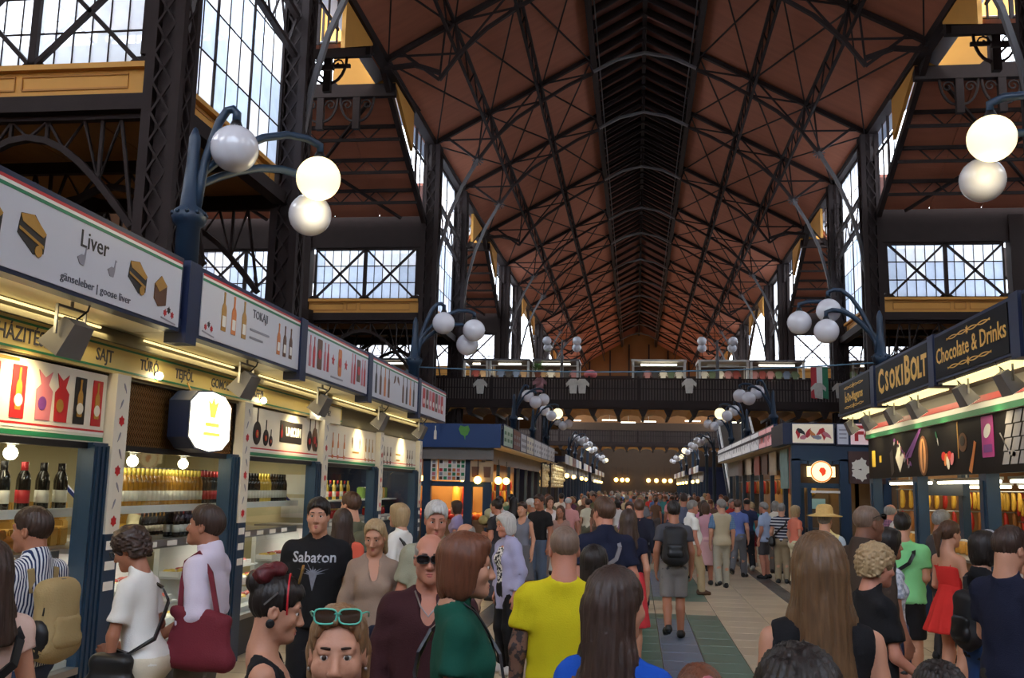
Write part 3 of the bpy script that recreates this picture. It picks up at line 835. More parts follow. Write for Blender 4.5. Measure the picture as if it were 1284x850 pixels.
        C((-.014, .085, -.065), (.014, .085, -.065), .0075, .0075, .008); C((-.012, .083, -.077), (.012, .083, -.077), .008, .008, .008)
        E((0, .094, -.0710), (.022, .008, .0016), .003, 'sub')
    def body(s, sk):
        F = s.grid(-.01, float(s.hc[2]) + .16)
        s.torso(F)
        for q in (1, -1):
            s.arm(F, q); s.hand(F, q); s.leg(F, q)
            a = s.an[q]; ang = s.toe[q][0]; dn = s.toe[q][1]
            F.cone(a + np.array((0, -.02, -.05)), a + np.array((q*.02, .14, -.06 - dn*.12)), .032, .026, .02)
        s.head(F)
        return F.mesh('body', sk, s.k)
    # ---- clothes
    def top(s, mt, sleeve=.55, t=.014, hem=.90, neck='crew', flare=.018, fore=None, loose=0.0, wr=.004, seed=0.0, name='shirt', ar=1.0, vneck=None, straps=False):
        F = s.grid(hem - .05, float(s.nb[2]) + .13, head=False)
        s.torso(F, t)
        if loose: F.cone(s.upf((0, 0, 1.22)), s.upf((0, .0, hem - .1)), .165*s.w + loose*.3, .175 + loose, .06, sy=1.45)
        for q in (1, -1):
            if sleeve or fore: s.arm(F, q, t, cut=sleeve, flare=flare, fore=fore, ar=ar)
        F.plane((0, 0, -1), -hem)
        n = s.nb
        if sleeve == 0 and fore is None:
            for q in (1, -1): F.ell(s.sh[q] + np.array((q*.075, .0, -.01)), (.075, .14, .13), .01, 'sub')
        if neck == 'crew': F.plane((0, -.45, 1), n[2] + .045 - .45*n[1])
        elif neck == 'collar': F.cone(n - np.array((0, 0, .02)), s.H((0, -.03, -.075)), .075, .068, .02); F.plane((0, .25, 1), n[2] + .075 + .25*n[1]); F.ell(n + np.array((0, .10, .07)), (.035, .08, .09), .01, 'sub')
        elif neck == 'scoop': F.plane((0, 0, 1), n[2] + .05); F.ell(n + np.array((0, .10, .04)), (.095, .13, .12), .01, 'sub')
        elif neck == 'v': F.plane((0, -.2, 1), n[2] + .05); F.ell(n + np.array((0, .12, -.0)), (.045, .10, .16), .01, 'sub'); F.ell(n + np.array((0, .06, .06)), (.08, .09, .07), .01, 'sub')
        elif neck == 'low': F.plane((0, 0, 1), n[2] + .02); F.ell(n + np.array((0, .08, .03)), (.11, .15, .16), .01, 'sub'); F.ell(n + np.array((0, -.09, .03)), (.10, .10, .14), .01, 'sub')
        elif neck == 'open':
            F.plane((0, -.3, 1), n[2] + .05); F.cone(n + np.array((0, .16, .05)), n + np.array((0, .19, -.85)), .085, .10, .01, 'sub')
        elif neck == 'strap':
            F.plane((0, 0, 1), n[2] - .13)
        if wr: F.func(lambda X, Y, Z: wr * (np.sin(X*23 + Z*31 + seed) * np.sin(Z*17 - X*9 + Y*21 + 2*seed) + .5*np.sin(Z*52 + X*14 + seed)).astype(np.float32))
        return F.mesh(name, mt, s.k)
    def trousers(s, mt, t=.016, leg=None, waist=.99, loose=.012, flare=.01, name='trousers', wr=.003):
        cut = leg
        F = s.grid(.0, waist + .05, head=False)
        s.torso(F, t); 
        for q in (1, -1): s.leg(F, q, t + loose*.4, t + loose, cut, flare=flare)
        F.plane((0, 0, 1), waist)
        if not cut:
            F.plane((0, 0, -1), -.055)
        if wr: F.func(lambda X, Y, Z: wr * (np.sin(Z*40 + Y*30) * np.sin(X*40 + Z*10)).astype(np.float32))
        return F.mesh(name, mt, s.k)
    def skirt(s, mt, z0, z1, r0, r1, pleat=.006, n=14, name='skirt', sy=1.3):
        F = s.grid(z1 - .05, z0 + .06, head=False)
        s.torso(F, .012)
        F.cone((0, 0, z0), (0, 0, z1 - .1), r0, r1 + (r1 - r0) * .1 / max(.01, z0 - z1), .04, sy=sy)
        F.func(lambda X, Y, Z: (pleat * np.sin(np.arctan2(Y, X) * n) * np.clip((z0 - Z) / (z0 - z1), 0, 1)).astype(np.float32))
        F.plane((0, 0, 1), z0); F.plane((0, 0, -1), -z1)
        return F.mesh(name, mt, s.k)
    def hair(s, mt, style='short', length=.0, name='hair', seed=0):
        H, R, hs = s.H, s.HR, s.hs
        zt = float(s.hc[2]) - .22 - length
        vh = max(s.vh, .006)
        hx, hy = float(s.hc[0]), float(s.hc[1])
        F = Field(lines([(hx-.24, hx+.24, vh)]), lines([(hy-.30, hy+.2, vh)]), lines([(zt, float(s.hc[2]) + .24, vh if length < .1 else vh*1.2)]))
        E = lambda c, r, k=.02, op='u': F.ell(H(c), np.array(r)*hs, k, op, R)
        g = {'buzz': .004, 'fringe': .005, 'short': .013, 'thick': .018, 'curly': .030, 'bob': .018, 'long': .014, 'pony': .011, 'bun': .012, 'soft': .022, 'back': .007}[style]
        if style in ('short', 'thick', 'pony', 'bun', 'back'):
            E((0, -.016, .036), (.0775, .0965, .0865), .01); E((0, .0, .062), (.066+g*.6, .082+g, .062+g), .03)
            E((0, -.055, .02), (.066, .052+g*.5, .07), .03)
        else: E((0, -.018, .036), (.073+g, .092+g, .082+g), .01)
        if style in ('bob', 'soft'):
            for q in (1, -1): E((q*.055, -.02, -.035 - length*.5), (.034, .062, .085 + length*.5), .03)
            E((0, -.075, -.04 - length*.5), (.072, .042, .09 + length*.5), .03)
            E((0, .045, .088), (.062, .042, .03), .03)
        if style == 'long':
            for q in (1, -1):
                F.cone(H((q*.058, -.03, .01)), H((q*.07, -.045, -.16)), .034, .036, .03)
                F.cone(H((q*.07, -.045, -.16)), s.hc + np.array((q*.085, -.11, -.20 - length*.8)), .038, .022, .04)
                F.cone(H((q*.035, -.08, -.02)), s.hc + np.array((q*.045, -.135, -.22 - length)), .042, .026, .04)
            F.cone(H((0, -.085, .0)), s.hc + np.array((0, -.14, -.21 - length*.95)), .045, .03, .04)
        if style == 'pony':
            F.cone(H((0, -.10, .05)), H((0, -.16, .0)), .03, .034, .02); F.cone(H((0, -.16, .0)), H((.0, -.155, -.17 - length)), .036, .012, .02)
        if style == 'bun': E((0, -.10, .085), (.05, .05, .048), .01)
        if style == 'curly':
            E((0, -.05, -.03), (.09, .075, .09), .04)
        if style == 'back':
            for q in (1, -1): F.cone(H((q*.066, -.03, .0)), H((q*.066, -.055, -.15)), .024, .016, .03)
            F.cone(H((0, -.075, .0)), H((0, -.085, -.18)), .05, .03, .04)
        # keep the face, ears and throat free
        if style in ('short', 'buzz', 'thick', 'fringe', 'curly', 'pony', 'bun'):
            E((0, .088, -.034), (.080, .076, .102), .012, 'sub')
            for q in (1, -1): E((q*.09, .018, -.045), (.032, .042, .05), .012, 'sub')
            E((0, .02, -.125), (.12, .15, .070), .035, 'sub')
        elif style == 'back':
            E((0, .085, -.02), (.084, .066, .108), .012, 'sub'); E((0, .06, -.2), (.075, .10, .1), .02, 'sub')
        elif style in ('bob', 'soft'):
            E((0, .098, -.04), (.066, .07, .112), .015, 'sub'); E((0, .07, -.20), (.09, .11, .08), .02, 'sub')
        else:
            E((0, .095, -.03), (.066, .075, .108), .015, 'sub'); E((0, .06, -.21), (.075, .10, .1), .02, 'sub')
        if style == 'fringe': E((0, .03, .10), (.085, .11, .075), .01, 'sub')
        am = {'curly': .011, 'buzz': .0, 'fringe': .001, 'short': .003, 'thick': .005}.get(style, .0025)
        if style == 'curly':
            F.func(lambda X, Y, Z: (am * np.sin(X*95 + 3*np.sin(Z*60)) * np.sin(Y*90 + 2*np.sin(X*70)) * np.sin(Z*85 + seed)).astype(np.float32))
        elif am:
            F.func(lambda X, Y, Z: (am * (np.sin(np.arctan2(X - hx, Y - hy + .02) * 26 + seed + Z*9) + .5*np.sin(X*160 + Y*120 + Z*14))).astype(np.float32))
        return F.mesh(name, mt, s.k)
    def local(s, p): return np.array(p) * s.k
# shared small meshes
eye_b = MB(); eye_b.ball((0, 0, 0), 1.0, 12, 8); eye_b.cur = 1; eye_b.ball((0, .55, -.04), .64, 10, 6)
EYE = eye_b.mesh('eye', [EYEW, IRIS], True)
def shoe_mesh(name, mt, sole):
    F = Field(lines([(-.09, .09, .008)]), lines([(-.14, .24, .008)]), lines([(-.03, .16, .008)]))
    F.cone((0, -.05, .045), (0, .06, .045), .044, .05, .03); F.cone((0, .06, .04), (.005, .15, .03), .05, .04, .04); F.cone((0, -.055, .05), (0, -.045, .10), .042, .038, .03)
    F.plane((0, 0, -1), 0.0); F.plane((0, 0, 1), .105)
    return F.mesh(name, mt)
SHOE = {n: shoe_mesh('shoe', M('leather_' + n, c, .5, 0, .1), None) for n, c in dict(black=(24, 24, 26), white=(190, 188, 184), brown=(84, 58, 40), grey=(96, 96, 100), tan=(150, 116, 84)).items()}
PCOUNT = [0]
def finish(s, name, loc, rz, label, sk, parts, shoes='black', eyes=True, brows=True, group=None, lips=None, cat='person'):
    """root at the feet, one continuous body, clothing and hair as children"""
    r = empty(name, loc, rz, label, cat, group)
    b = put('body', s.body(sk), r)
    for n, me, *lab in parts: put(n, me, r, label=lab[0] if lab else None)
    k = s.k
    Rm = Matrix(s.HR.tolist()).to_euler()
    if eyes:
        for q in (1, -1): put('eye', EYE, r, tuple(s.H((q*.030, .0755, .003))*k), Rm, (.0120*k*s.hs,)*3)
    if brows and s.vh < .009:
        for q in (1, -1):
            pts = [s.H((q*(.014 + .034*t), .091 - .014*t*t, .0262 + .0025*math.sin(t*PI*.9) - .001*t))*k for t in (0, .33, .66, 1)]
            put('eyebrow', MB().tube(pts, [.003, .0036, .003, .0015], 6).mesh('eyebrow', BROWM, True), r)
    if lips:
        for dz, rr in ((-.0668, .0058), (-.0765, .0066)):
            pts = [s.H((t*.021, .0905 - .010*t*t, dz + (.001 if dz > -.07 else -.0005)*(1-t*t)))*k for t in (-1, -.5, 0, .5, 1)]
            put('lip', MB().tube(pts, [.0015, rr*.85, rr, rr*.85, .0015], 8).mesh('lip', lips, True), r)
    if shoes:
        for q in (1, -1):
            a = s.an[q]*k
            put('shoe', SHOE[shoes], r, (a[0], a[1] + .0, max(0.0, a[2] - .09*k)), (-s.toe[q][1]*1.1, 0, -s.toe[q][0]), (k*.98,)*3)
    return r
def glasses(s, parent, frame, lens, w=.026, hgt=.019, z=.003, y=.106, up=0.0, name='sunglasses', label=None):
    """spectacles in the head's frame; up lifts them onto the hair"""
    k = s.k; H = s.H; fb = MB(); lb = []
    g = put(name, None, parent); 
    bpy.data.objects.remove(g)
    hold = []
    for q in (1, -1):
        se = lambda c: math.copysign(abs(c)**.62, c)
        pts = [H((q*.033 + w*se(math.cos(a))*(1 + .06*math.sin(a)), y - .35*abs(q*.033 + w*se(math.cos(a)))**1.5, z + hgt*se(math.sin(a))))*k for a in np.linspace(0, 2*PI, 17)]
        fb.tube(pts, .0028*k, 6)
        c = sum(pts[:-1])/16
        m_ = MB(); m_.add([c + np.array(s.HR @ (0, .002, 0))] + [p for p in pts[:-1]], [(0, 1 + i, 1 + (i + 1) % 16) for i in range(16)])
        hold.append(m_)
        e = H((q*.062, y - .022, z + .006))*k
        fb.tube([e, H((q*.074, y - .06, z + .006))*k, H((q*.080, .0, z + .002))*k, H((q*.078, -.03, z - .012))*k], .0024*k, 6)
    fb.tube([H((-.010, y - .002, z + .006))*k, H((0, y + .002, z + .009))*k, H((.010, y - .002, z + .006))*k], .0026*k, 6)
    g = put(name, fb.mesh(name, frame, True), parent, label=label)
    for m_ in hold: put('lens', m_.mesh('lens', lens, True), g)
    return g
# ================================================================== left-hand food stall
BLUE = M('blue_stall_paint', (30, 54, 78), .4, 0, .12, 2.0, .05, 30)
BLUED = M('navy_stall_paint', (22, 34, 66), .45, 0, .12, 2.0)
WHITEP = M('white_sign_face', (206, 208, 216), .3, 0, .03, 2.0)
CREAMP = M('cream_panel_face', (226, 220, 204), .4, 0, .04, 2.0)
GOLDB = M('cream_letter_band', (220, 198, 126), .4, 0, .06, 2.0)
GREYF = M('olive_grey_fascia', (112, 106, 84), .5, 0, .12, 2.0, .1, 20)
SOFF = M('pale_soffit', (226, 218, 186), .5, 0, .06, 2.0)
BLACKM = M('black_metal', (28, 28, 30), .4, .3, .1)
DKBROWN = M('dark_brown_mesh', (86, 62, 34), .5, .4, .15)
STEEL = M('brushed_steel', (150, 150, 150), .3, .8, .08)
SHELFW = M('white_shelf', (226, 226, 222), .35, 0, .03)
INWALL = M('cream_inner_wall', (206, 196, 160), .6, 0, .08, 1.0)
DKBASE = M('dark_counter_base', (40, 42, 48), .45, 0, .15)
RED = M('print_red', (190, 40, 44), .4, 0, .1); GREEN = M('print_green', (40, 124, 84), .4, 0, .08)
PWHITE = M('print_white', (236, 234, 226), .4, 0, .02); PBLACK = M('print_black', (32, 28, 28), .4, 0, .05)
PGOLD = M('print_gold', (186, 140, 62), .35, .3, .15, 20); PBROWN = M('print_brown', (96, 62, 40), .4, 0, .15, 20)
PORANGE = M('print_orange', (206, 124, 62), .4, 0, .1); PPINK = M('print_pink', (204, 120, 130), .4, 0, .1)
PGREY = M('print_grey', (140, 140, 150), .4, 0, .1); PINK2 = M('ink_dark_grey', (70, 72, 84), .4, 0, .05)
PPURPLE = M('print_purple', (112, 60, 130), .4, 0, .15); PYEL = M('print_yellow', (226, 190, 60), .4, 0, .08)
BULB = emis('lit_bulb', (255, 240, 200), 30.0); TUBE = emis('lit_tube', (255, 246, 214), 8.0)
PANE = glass('shop_pane', (244, 250, 248), .09, 0, .02)

def rrect(w, h, r=.02, n=4):
    out = []
    for cx, cy, a0 in ((w/2-r, h/2-r, 0), (-w/2+r, h/2-r, PI/2), (-w/2+r, -h/2+r, PI), (w/2-r, -h/2+r, 1.5*PI)):
        out += [(cx + r*math.cos(a0 + PI/2*k/n), cy + r*math.sin(a0 + PI/2*k/n)) for k in range(n+1)]
    return out
def oval(w, h, n=16): return [(w/2*math.cos(2*PI*k/n), h/2*math.sin(2*PI*k/n)) for k in range(n)]
def star(r, n=5, q=.45): return [((r if k % 2 == 0 else r*q)*math.cos(PI/2 + PI*k/n), (r if k % 2 == 0 else r*q)*math.sin(PI/2 + PI*k/n)) for k in range(2*n)]
BOTTLE2 = [(-.14,-.5),(.14,-.5),(.15,-.46),(.15,.05),(.12,.14),(.05,.22),(.045,.42),(.055,.44),(.055,.5),(-.055,.5),(-.055,.44),(-.045,.42),(-.05,.22),(-.12,.14),(-.15,.05),(-.15,-.46)]
FLASK2 = [(.35*math.cos(t), -.18 + .32*math.sin(t)) for t in np.linspace(-PI*.5+.2, PI*.5-.15, 9)] + [(.05,.16),(.05,.46),(.07,.5),(-.07,.5),(-.05,.46),(-.05,.16)] + [(-.35*math.cos(t), -.18 + .32*math.sin(t)) for t in np.linspace(PI*.5-.15, -PI*.5+.2, 9)]
POUCH2 = [(-.4,-.5),(.4,-.5),(.45,.1),(.2,.22),(.38,.5),(0,.36),(-.38,.5),(-.2,.22),(-.45,.1)]
CHILI2 = [(-.1,.5),(.1,.5),(.22,.2),(.18,-.2),(.0,-.5),(-.06,-.2),(-.2,.15)]
fcache = {}
def flat(name, outl, mt, parent, loc, n, sx=1.0, sy=1.0, rot=0.0, th=.003):
    """one flat printed shape on a board; drawn in the board's own plane"""
    key = (id(outl) if not isinstance(outl, tuple) else outl, mt.name)
    c, s_ = math.cos(rot), math.sin(rot)
    pts = [(x*sx*c - y*sy*s_, x*sx*s_ + y*sy*c) for x, y in outl]
    me = MB().prism([(x, y, 0) for x, y in pts], (0, 0, th)).mesh(name, mt)
    return put(name, me, parent, loc, face_rot(n), world=True)
def on(x0, y, z, n): return (x0 + n*.004, y, z)

SX = -4.05; PXX = -4.6; NL = (1, 0, 0)
STALL = empty('deli_stall', (-6.4, 11.5, 0), label='long blue food and wine stall with glazed counters, cream header panels and an inscribed band', cat='stall')
EDG = [2.6, 5.05, 7.55, 10.17, 12.9, 15.84, 18.8]
obj('roof', MB().box(-8.2, SX-.02, 2.6, 18.85, 3.16, 3.22), BLUED, STALL)
obj('rear_wall', MB().box(-8.2, -8.1, 2.6, 18.8, 0, 3.16), INWALL, STALL)
obj('inner_wall', MB().box(-7.0, -6.95, 2.6, 18.8, 0.0, 2.4), INWALL, STALL)
obj('inner_ceiling', MB().box(-6.95, -4.66, 2.6, 18.8, 2.3, 2.34), SHELFW, STALL)
obj('end_wall', MB().box(-8.2, -4.6, 18.75, 18.85, 0, 3.16), BLUED, STALL)
obj('partition', MB().box(-6.95, -4.74, 13.12, 13.18, 1.33, 2.3), INWALL, STALL)
obj('fascia', MB().box(-4.66, -4.58, 2.6, 18.8, 2.72, 3.16), GREYF, STALL)
obj('fascia_ledge', MB().box(-4.62, -4.5, 2.6, 18.8, 2.985, 3.03), GREYF, STALL)
for i in range(6):
    obj('soffit', MB().box(-4.58, SX-.03, EDG[i]+.01, EDG[i+1]-.01, 3.11, 3.15), SOFF, STALL)
band = obj('letter_band', MB().box(-4.62, -4.545, 2.6, 13.6, 2.745, 2.985), GOLDB, STALL)
for z in (2.775, 2.955): obj('band_stripe', MB().box(-4.55, -4.54, 2.6, 13.6, z-.008, z+.008), GREEN, band)
for txt, y, s_ in (('HÁZITÉSZTA', 6.28, .15), ('SAJT', 7.22, .14), ('TÚRÓ', 7.95, .13), ('TEJFÖL', 8.62, .13), ('GOMOLYA', 9.5, .13), ('KEFIR', 10.45, .13), ('VAJ', 12.6, .12)):
    lettering(txt, s_, PINK2, band, (-4.543, y, 2.865), NL, bold=.0015, xs=.92)
sgn = obj('info_plate', MB().box(-4.6, -4.53, 12.2, 13.5, 2.72, 2.95), CREAMP, STALL)
lettering('VAJ MÉZ', .1, PINK2, sgn, (-4.528, 12.85, 2.84), NL)
# header panels
def header(i, mt=CREAMP):
    y0, y1 = EDG[i]+.02, EDG[i+1]-.2
    p = obj('header_panel', MB().box(-4.64, -4.58, y0, y1, 2.17, 2.735), mt, STALL)
    if mt is CREAMP:
        obj('red_line', MB().box(-4.579, -4.575, y0, y1, 2.255, 2.27), RED, p)
        obj('white_line', MB().box(-4.579, -4.576, y0, y1, 2.235, 2.255), PWHITE, p)
        obj('green_line', MB().box(-4.579, -4.575, y0, y1, 2.18, 2.215), GREEN, p)
    return p
NX = -4.577
H1 = header(1)
for y, kind, c, w, h in ((5.25, 'b', RED, .16, .38), (5.6, 'b', RED, .16, .38), (5.92, 'r', RED, .17, .37), (6.22, 'r', RED, .155, .37), (6.52, 'p', PPINK, .22, .36), (6.74, 'p', RED, .2, .36), (6.98, 'r', PBLACK, .15, .36), (7.22, 'r', RED, .14, .36)):
    if kind == 'r':
        flat('printed_bottle_box', rrect(1, 1, .03), c, H1, (NX, y, 2.48), NL, w, h)
        flat('printed_bottle', BOTTLE2, PGOLD, H1, (NX+.003, y, 2.5), NL, .22, h*.8)
        flat('printed_label', oval(1, 1), CREAMP, H1, (NX+.005, y, 2.42), NL, w*.6, .09)
    elif kind == 'b': flat('printed_bottle', BOTTLE2, c, H1, (NX, y, 2.48), NL, .4, h)
    else:
        flat('printed_pouch', POUCH2, c, H1, (NX, y, 2.48), NL, w, h)
        flat('printed_label', oval(1, 1), PPURPLE if c is PPINK else PGOLD, H1, (NX+.003, y-.02, 2.42), NL, w*.45, .1)
flat('printed_line', rrect(1, 1, .1), PGOLD, H1, (NX, 5.95, 2.7), NL, 0.5, .022)
H2o = empty('mesh_panel_root', (0, 0, 0)); bpy.data.objects.remove(H2o)
H2 = obj('mesh_panel', MB().box(-4.66, -4.63, 7.57, 9.97, 2.13, 2.735), M('brown_backing', (118, 82, 40), .6, 0, .2, 3), STALL)
b = MB()
for k in range(60):
    y = 7.6 + k*.04
    b.path([(-4.615, y + (.018 if q % 2 else -.018), 2.16 + q*.03) for q in range(20)], .007, .006, up=(1, 0, 0))
obj('wire_mesh', b, DKBROWN, H2, kind='stuff')
obj('mesh_frame', MB().path([(-4.61, 7.58, 2.14), (-4.61, 9.96, 2.14), (-4.61, 9.96, 2.73), (-4.61, 7.58, 2.73), (-4.61, 7.58, 2.14)], .03, .03, up=(1, 0, 0)), BLACKM, H2)
H3 = header(3)
for y, h in ((10.55, .42), (10.82, .3), (10.98, .2)):
    flat('printed_flask', FLASK2, PBLACK, H3, (NX, y, 2.30 + h/2), NL, h*.8, h)
    flat('printed_label', oval(1, 1), RED, H3, (NX+.003, y, 2.30 + h*.3), NL, h*.2, h*.22); flat('printed_label', oval(1, 1), PGOLD, H3, (NX+.005, y, 2.30 + h*.3), NL, h*.1, h*.12)
plate = flat('name_plate', rrect(1, 1, .02), PBLACK, H3, (NX, 11.65, 2.5), NL, .78, .26)
lettering('UNICUM', .15, PWHITE, H3, (NX+.005, 11.72, 2.5), NL, bold=.006, xs=.92)
flat('printed_flask', FLASK2, RED, H3, (NX+.004, 11.32, 2.5), NL, .08, .16)
for y, h in ((12.35, .42), (12.55, .5), (12.62, .3)):
    flat('printed_flask', FLASK2, PBROWN if h > .45 else PBLACK, H3, (NX, y, 2.30 + h/2), NL, h*.6, h)
    flat('printed_label', oval(1, 1), RED, H3, (NX+.003, y, 2.30 + h*.3), NL, h*.18, h*.2)
H4 = header(4)
for y in (13.35, 13.6, 13.9, 15.05, 15.25, 15.45):
    flat('printed_bottle', BOTTLE2, PORANGE if y < 14 else PGOLD, H4, (NX, y, 2.42), NL, .22, .36)
    flat('printed_label', rrect(1, 1, .1), PWHITE, H4, (NX+.003, y, 2.34), NL, .06, .1)
for y in (14.3, 14.7): flat('printed_fruit', CHILI2, PBROWN, H4, (NX, y, 2.5), NL, .12, .16)
flat('printed_line', rrect(1, 1, .1), PGOLD, H4, (NX, 14.5, 2.36), NL, 0.34, .022)
H5 = header(5)
for y in (16.2, 16.42, 16.64, 17.9, 18.1, 18.3): flat('printed_bottle', BOTTLE2, PBROWN, H5, (NX, y, 2.38), NL, .24, .3); flat('printed_label', rrect(1, 1, .1), PWHITE, H5, (NX+.003, y, 2.33), NL, .06, .08)
flat('printed_line', rrect(1, 1, .1), PGOLD, H5, (NX, 17.2, 2.42), NL, 0.34, .022); flat('printed_line', rrect(1, 1, .1), PGOLD, H5, (NX, 17.2, 2.32), NL, 0.26, .022)
# posts with painted strip, price slips
for i, y in enumerate(EDG[1:]):
    w = .40
    po = obj('post', MB().box(-4.66, -4.52, y-w, y-.18, 0, 2.15).box(-4.645, -4.535, y-w-.0, y-.18, 2.15, 2.17), BLUE, STALL)
    for k in range(3): obj('flute', MB().box(-4.525, -4.505, y-w+.03+k*.065, y-w+.06+k*.065, .1, 2.14), BLUE, po)
    st = obj('painted_strip', MB().box(-4.6, -4.5, y-.18, y+.03, 1.45, 2.74), CREAMP, STALL)
    for k in range(9):
        z = 1.55 + k*.135
        if k % 3 == 0: flat('flower', star(.045, 6, .7), RED, st, (-4.497, y-.075, z), NL)
        else: flat('vine', CHILI2, PGREY, st, (-4.497, y-.075 + .02*(-1)**k, z), NL, .05, .09, rot=.5*(-1)**k)
    lower = obj('lower_post', MB().box(-4.6, -4.5, y-.18, y+.03, 0, 1.45), BLUE, STALL)
    for k in range(3): flat('price_slip', rrect(1, 1, .02), PWHITE, lower, (-4.497, y-.08, 1.36 - k*.16), NL, .15, .07)
# glazed counter: base, display window, worktop, upper panes
for i in range(0, 6):
    y0, y1 = EDG[i]+.03, EDG[i+1]-.40
    obj('counter_base', MB().box(-5.5, -4.62, y0, y1, 0, .42), DKBASE, STALL)
    obj('sill', MB().box(-4.75, -4.5, y0, y1, .42, .47), STEEL, STALL)
    obj('display_floor', MB().box(-5.5, -4.6, y0, y1, .47, .52), SHELFW, STALL)
    obj('worktop', MB().box(-5.5, -4.75, y0, y1, 1.27, 1.31), STEEL, STALL)
    obj('price_rail', MB().box(-4.77, -4.74, y0, y1, 1.25, 1.33), STEEL, STALL)
    obj('display_pane', MB().add([(-4.56, y0, .47), (-4.56, y1, .47), (-4.72, y1, 1.27), (-4.72, y0, 1.27)], [(0, 1, 2, 3)]), PANE, STALL)
    obj('upper_pane', MB().add([(-4.62, y0, 1.5), (-4.62, y1, 1.5), (-4.62, y1, 2.14), (-4.62, y0, 2.14)], [(0, 1, 2, 3)]), PANE, STALL)
    obj('display_back', MB().box(-5.52, -5.46, y0, y1, .5, 1.28), SHELFW, STALL)
    obj('opening_header', MB().box(-4.66, -4.58, y0, y1, 2.12, 2.17), BLACKM, STALL)
    if i < 3:
        ya, yb = (2.7, 8.1, 11.0)[i], (8.0, 10.75, 12.95)[i]
        sh = obj('shelf', MB().box(-5.25, -4.92, ya, yb, 1.6, 1.625), SHELFW, STALL)
        obj('shelf_edge', MB().box(-4.925, -4.9, ya, yb, 1.575, 1.645), SHELFW, sh)
        for y in (yb-.15,): obj('shelf_bracket', MB().bar((-4.93, y, 1.6), (-5.2, y, 1.85), .03), M('blue_bracket', (46, 62, 150), .4), sh)
        if i == 0:
            for z in (0.95, 1.19): obj('rear_shelf', MB().box(-6.95, -6.55, 5.0, 13.1, z, z+.03), SHELFW, STALL)
    if i > 3:
        for z in (1.6, 1.3): obj('shelf', MB().box(-5.4, -4.95, (13.9, 16.6)[i-4], (16.5, 18.7)[i-4], z, z+.025), SHELFW, STALL)
for z in (1.86, 1.54): flat('wall_notice', rrect(1, 1, .01), PWHITE, STALL, (-5.02, 13.115, z), (0, -1, 0), .36, .27)
# ---- added soffit strips and counter lamps
def area(name, loc, rot, sx, sy, power, col=(1, .93, .78)):
    l = bpy.data.lights.new(name, 'AREA'); l.shape = 'RECTANGLE'; l.size = sx; l.size_y = sy; l.energy = power; l.color = col
    o = bpy.data.objects.new(name, l); COL.objects.link(o); o.location = loc; o.rotation_euler = rot
    return o
tubei = 0
for i in range(0, 6):
    y0, y1 = EDG[i]+.3, EDG[i+1]-.4
    t = empty('added_strip', (-4.4, (y0+y1)/2, 3.06), label=f'added glow strip under the white canopy sign above counter bay {["one","two","three","four","five","six"][i]} of the food stall', cat='lamp', group='added canopy strips')
    obj('tube', MB().tube([(-4.56, y0, 3.085), (-4.56, y1, 3.085)], .010, 6), emis('added_strip_glow', (255, 232, 170), 1.6), t)  # glowing strip added to go with the soffit's pale light
    area('soffit_fill_light', (-4.48, (y0+y1)/2, 3.05), (0, math.radians(-20), 0), .06, y1-y0, 10, (1, .80, .42))  # added light for the canopy underside
    area('counter_light', (-5.3, (EDG[i]+EDG[i+1])/2, 2.27), (0, 0, 0), .6, 1.8, 20, (1, .90, .68))
    area('display_light', (-5.05, (EDG[i]+EDG[i+1])/2, 1.24), (0, 0, 0), .3, 1.7, 11, (1, .95, .84))
for j, (y, z) in enumerate(((6.6, 2.06), (8.35, 2.05), (9.35, 2.05), (10.5, 2.08))):
    t = empty('bulb_lamp', (-4.85, y, z), label=f'bare bright bulb glowing above the bottle shelf, {ordw[j]} from the near end', cat='lamp', group='bulbs over the bottle shelf')
    put('bulb', MB().ball((0, 0, 0), .05, 12, 8).mesh('bulb', BULB, True), t)
    put('holder', MB().lathe([(.02, .04), (.03, .06), (.03, .22)], 8).mesh('holder', SHELFW), t)
for j, y in enumerate((8.05, 10.5, 12.5)):
    t = empty('band_lamp', (-4.5, y, 2.80), label=f'small bright lamp on the inscribed band, {ordw[j]} from the near end', cat='lamp', group='small lamps on the lettered band')
    put('bulb', MB().ball((0, 0, 0), .035, 10, 8).mesh('bulb', BULB, True), t)
    put('bracket', MB().bar((0, 0, 0), (-.06, 0, .02), .03).mesh('bracket', BLACKM), t)
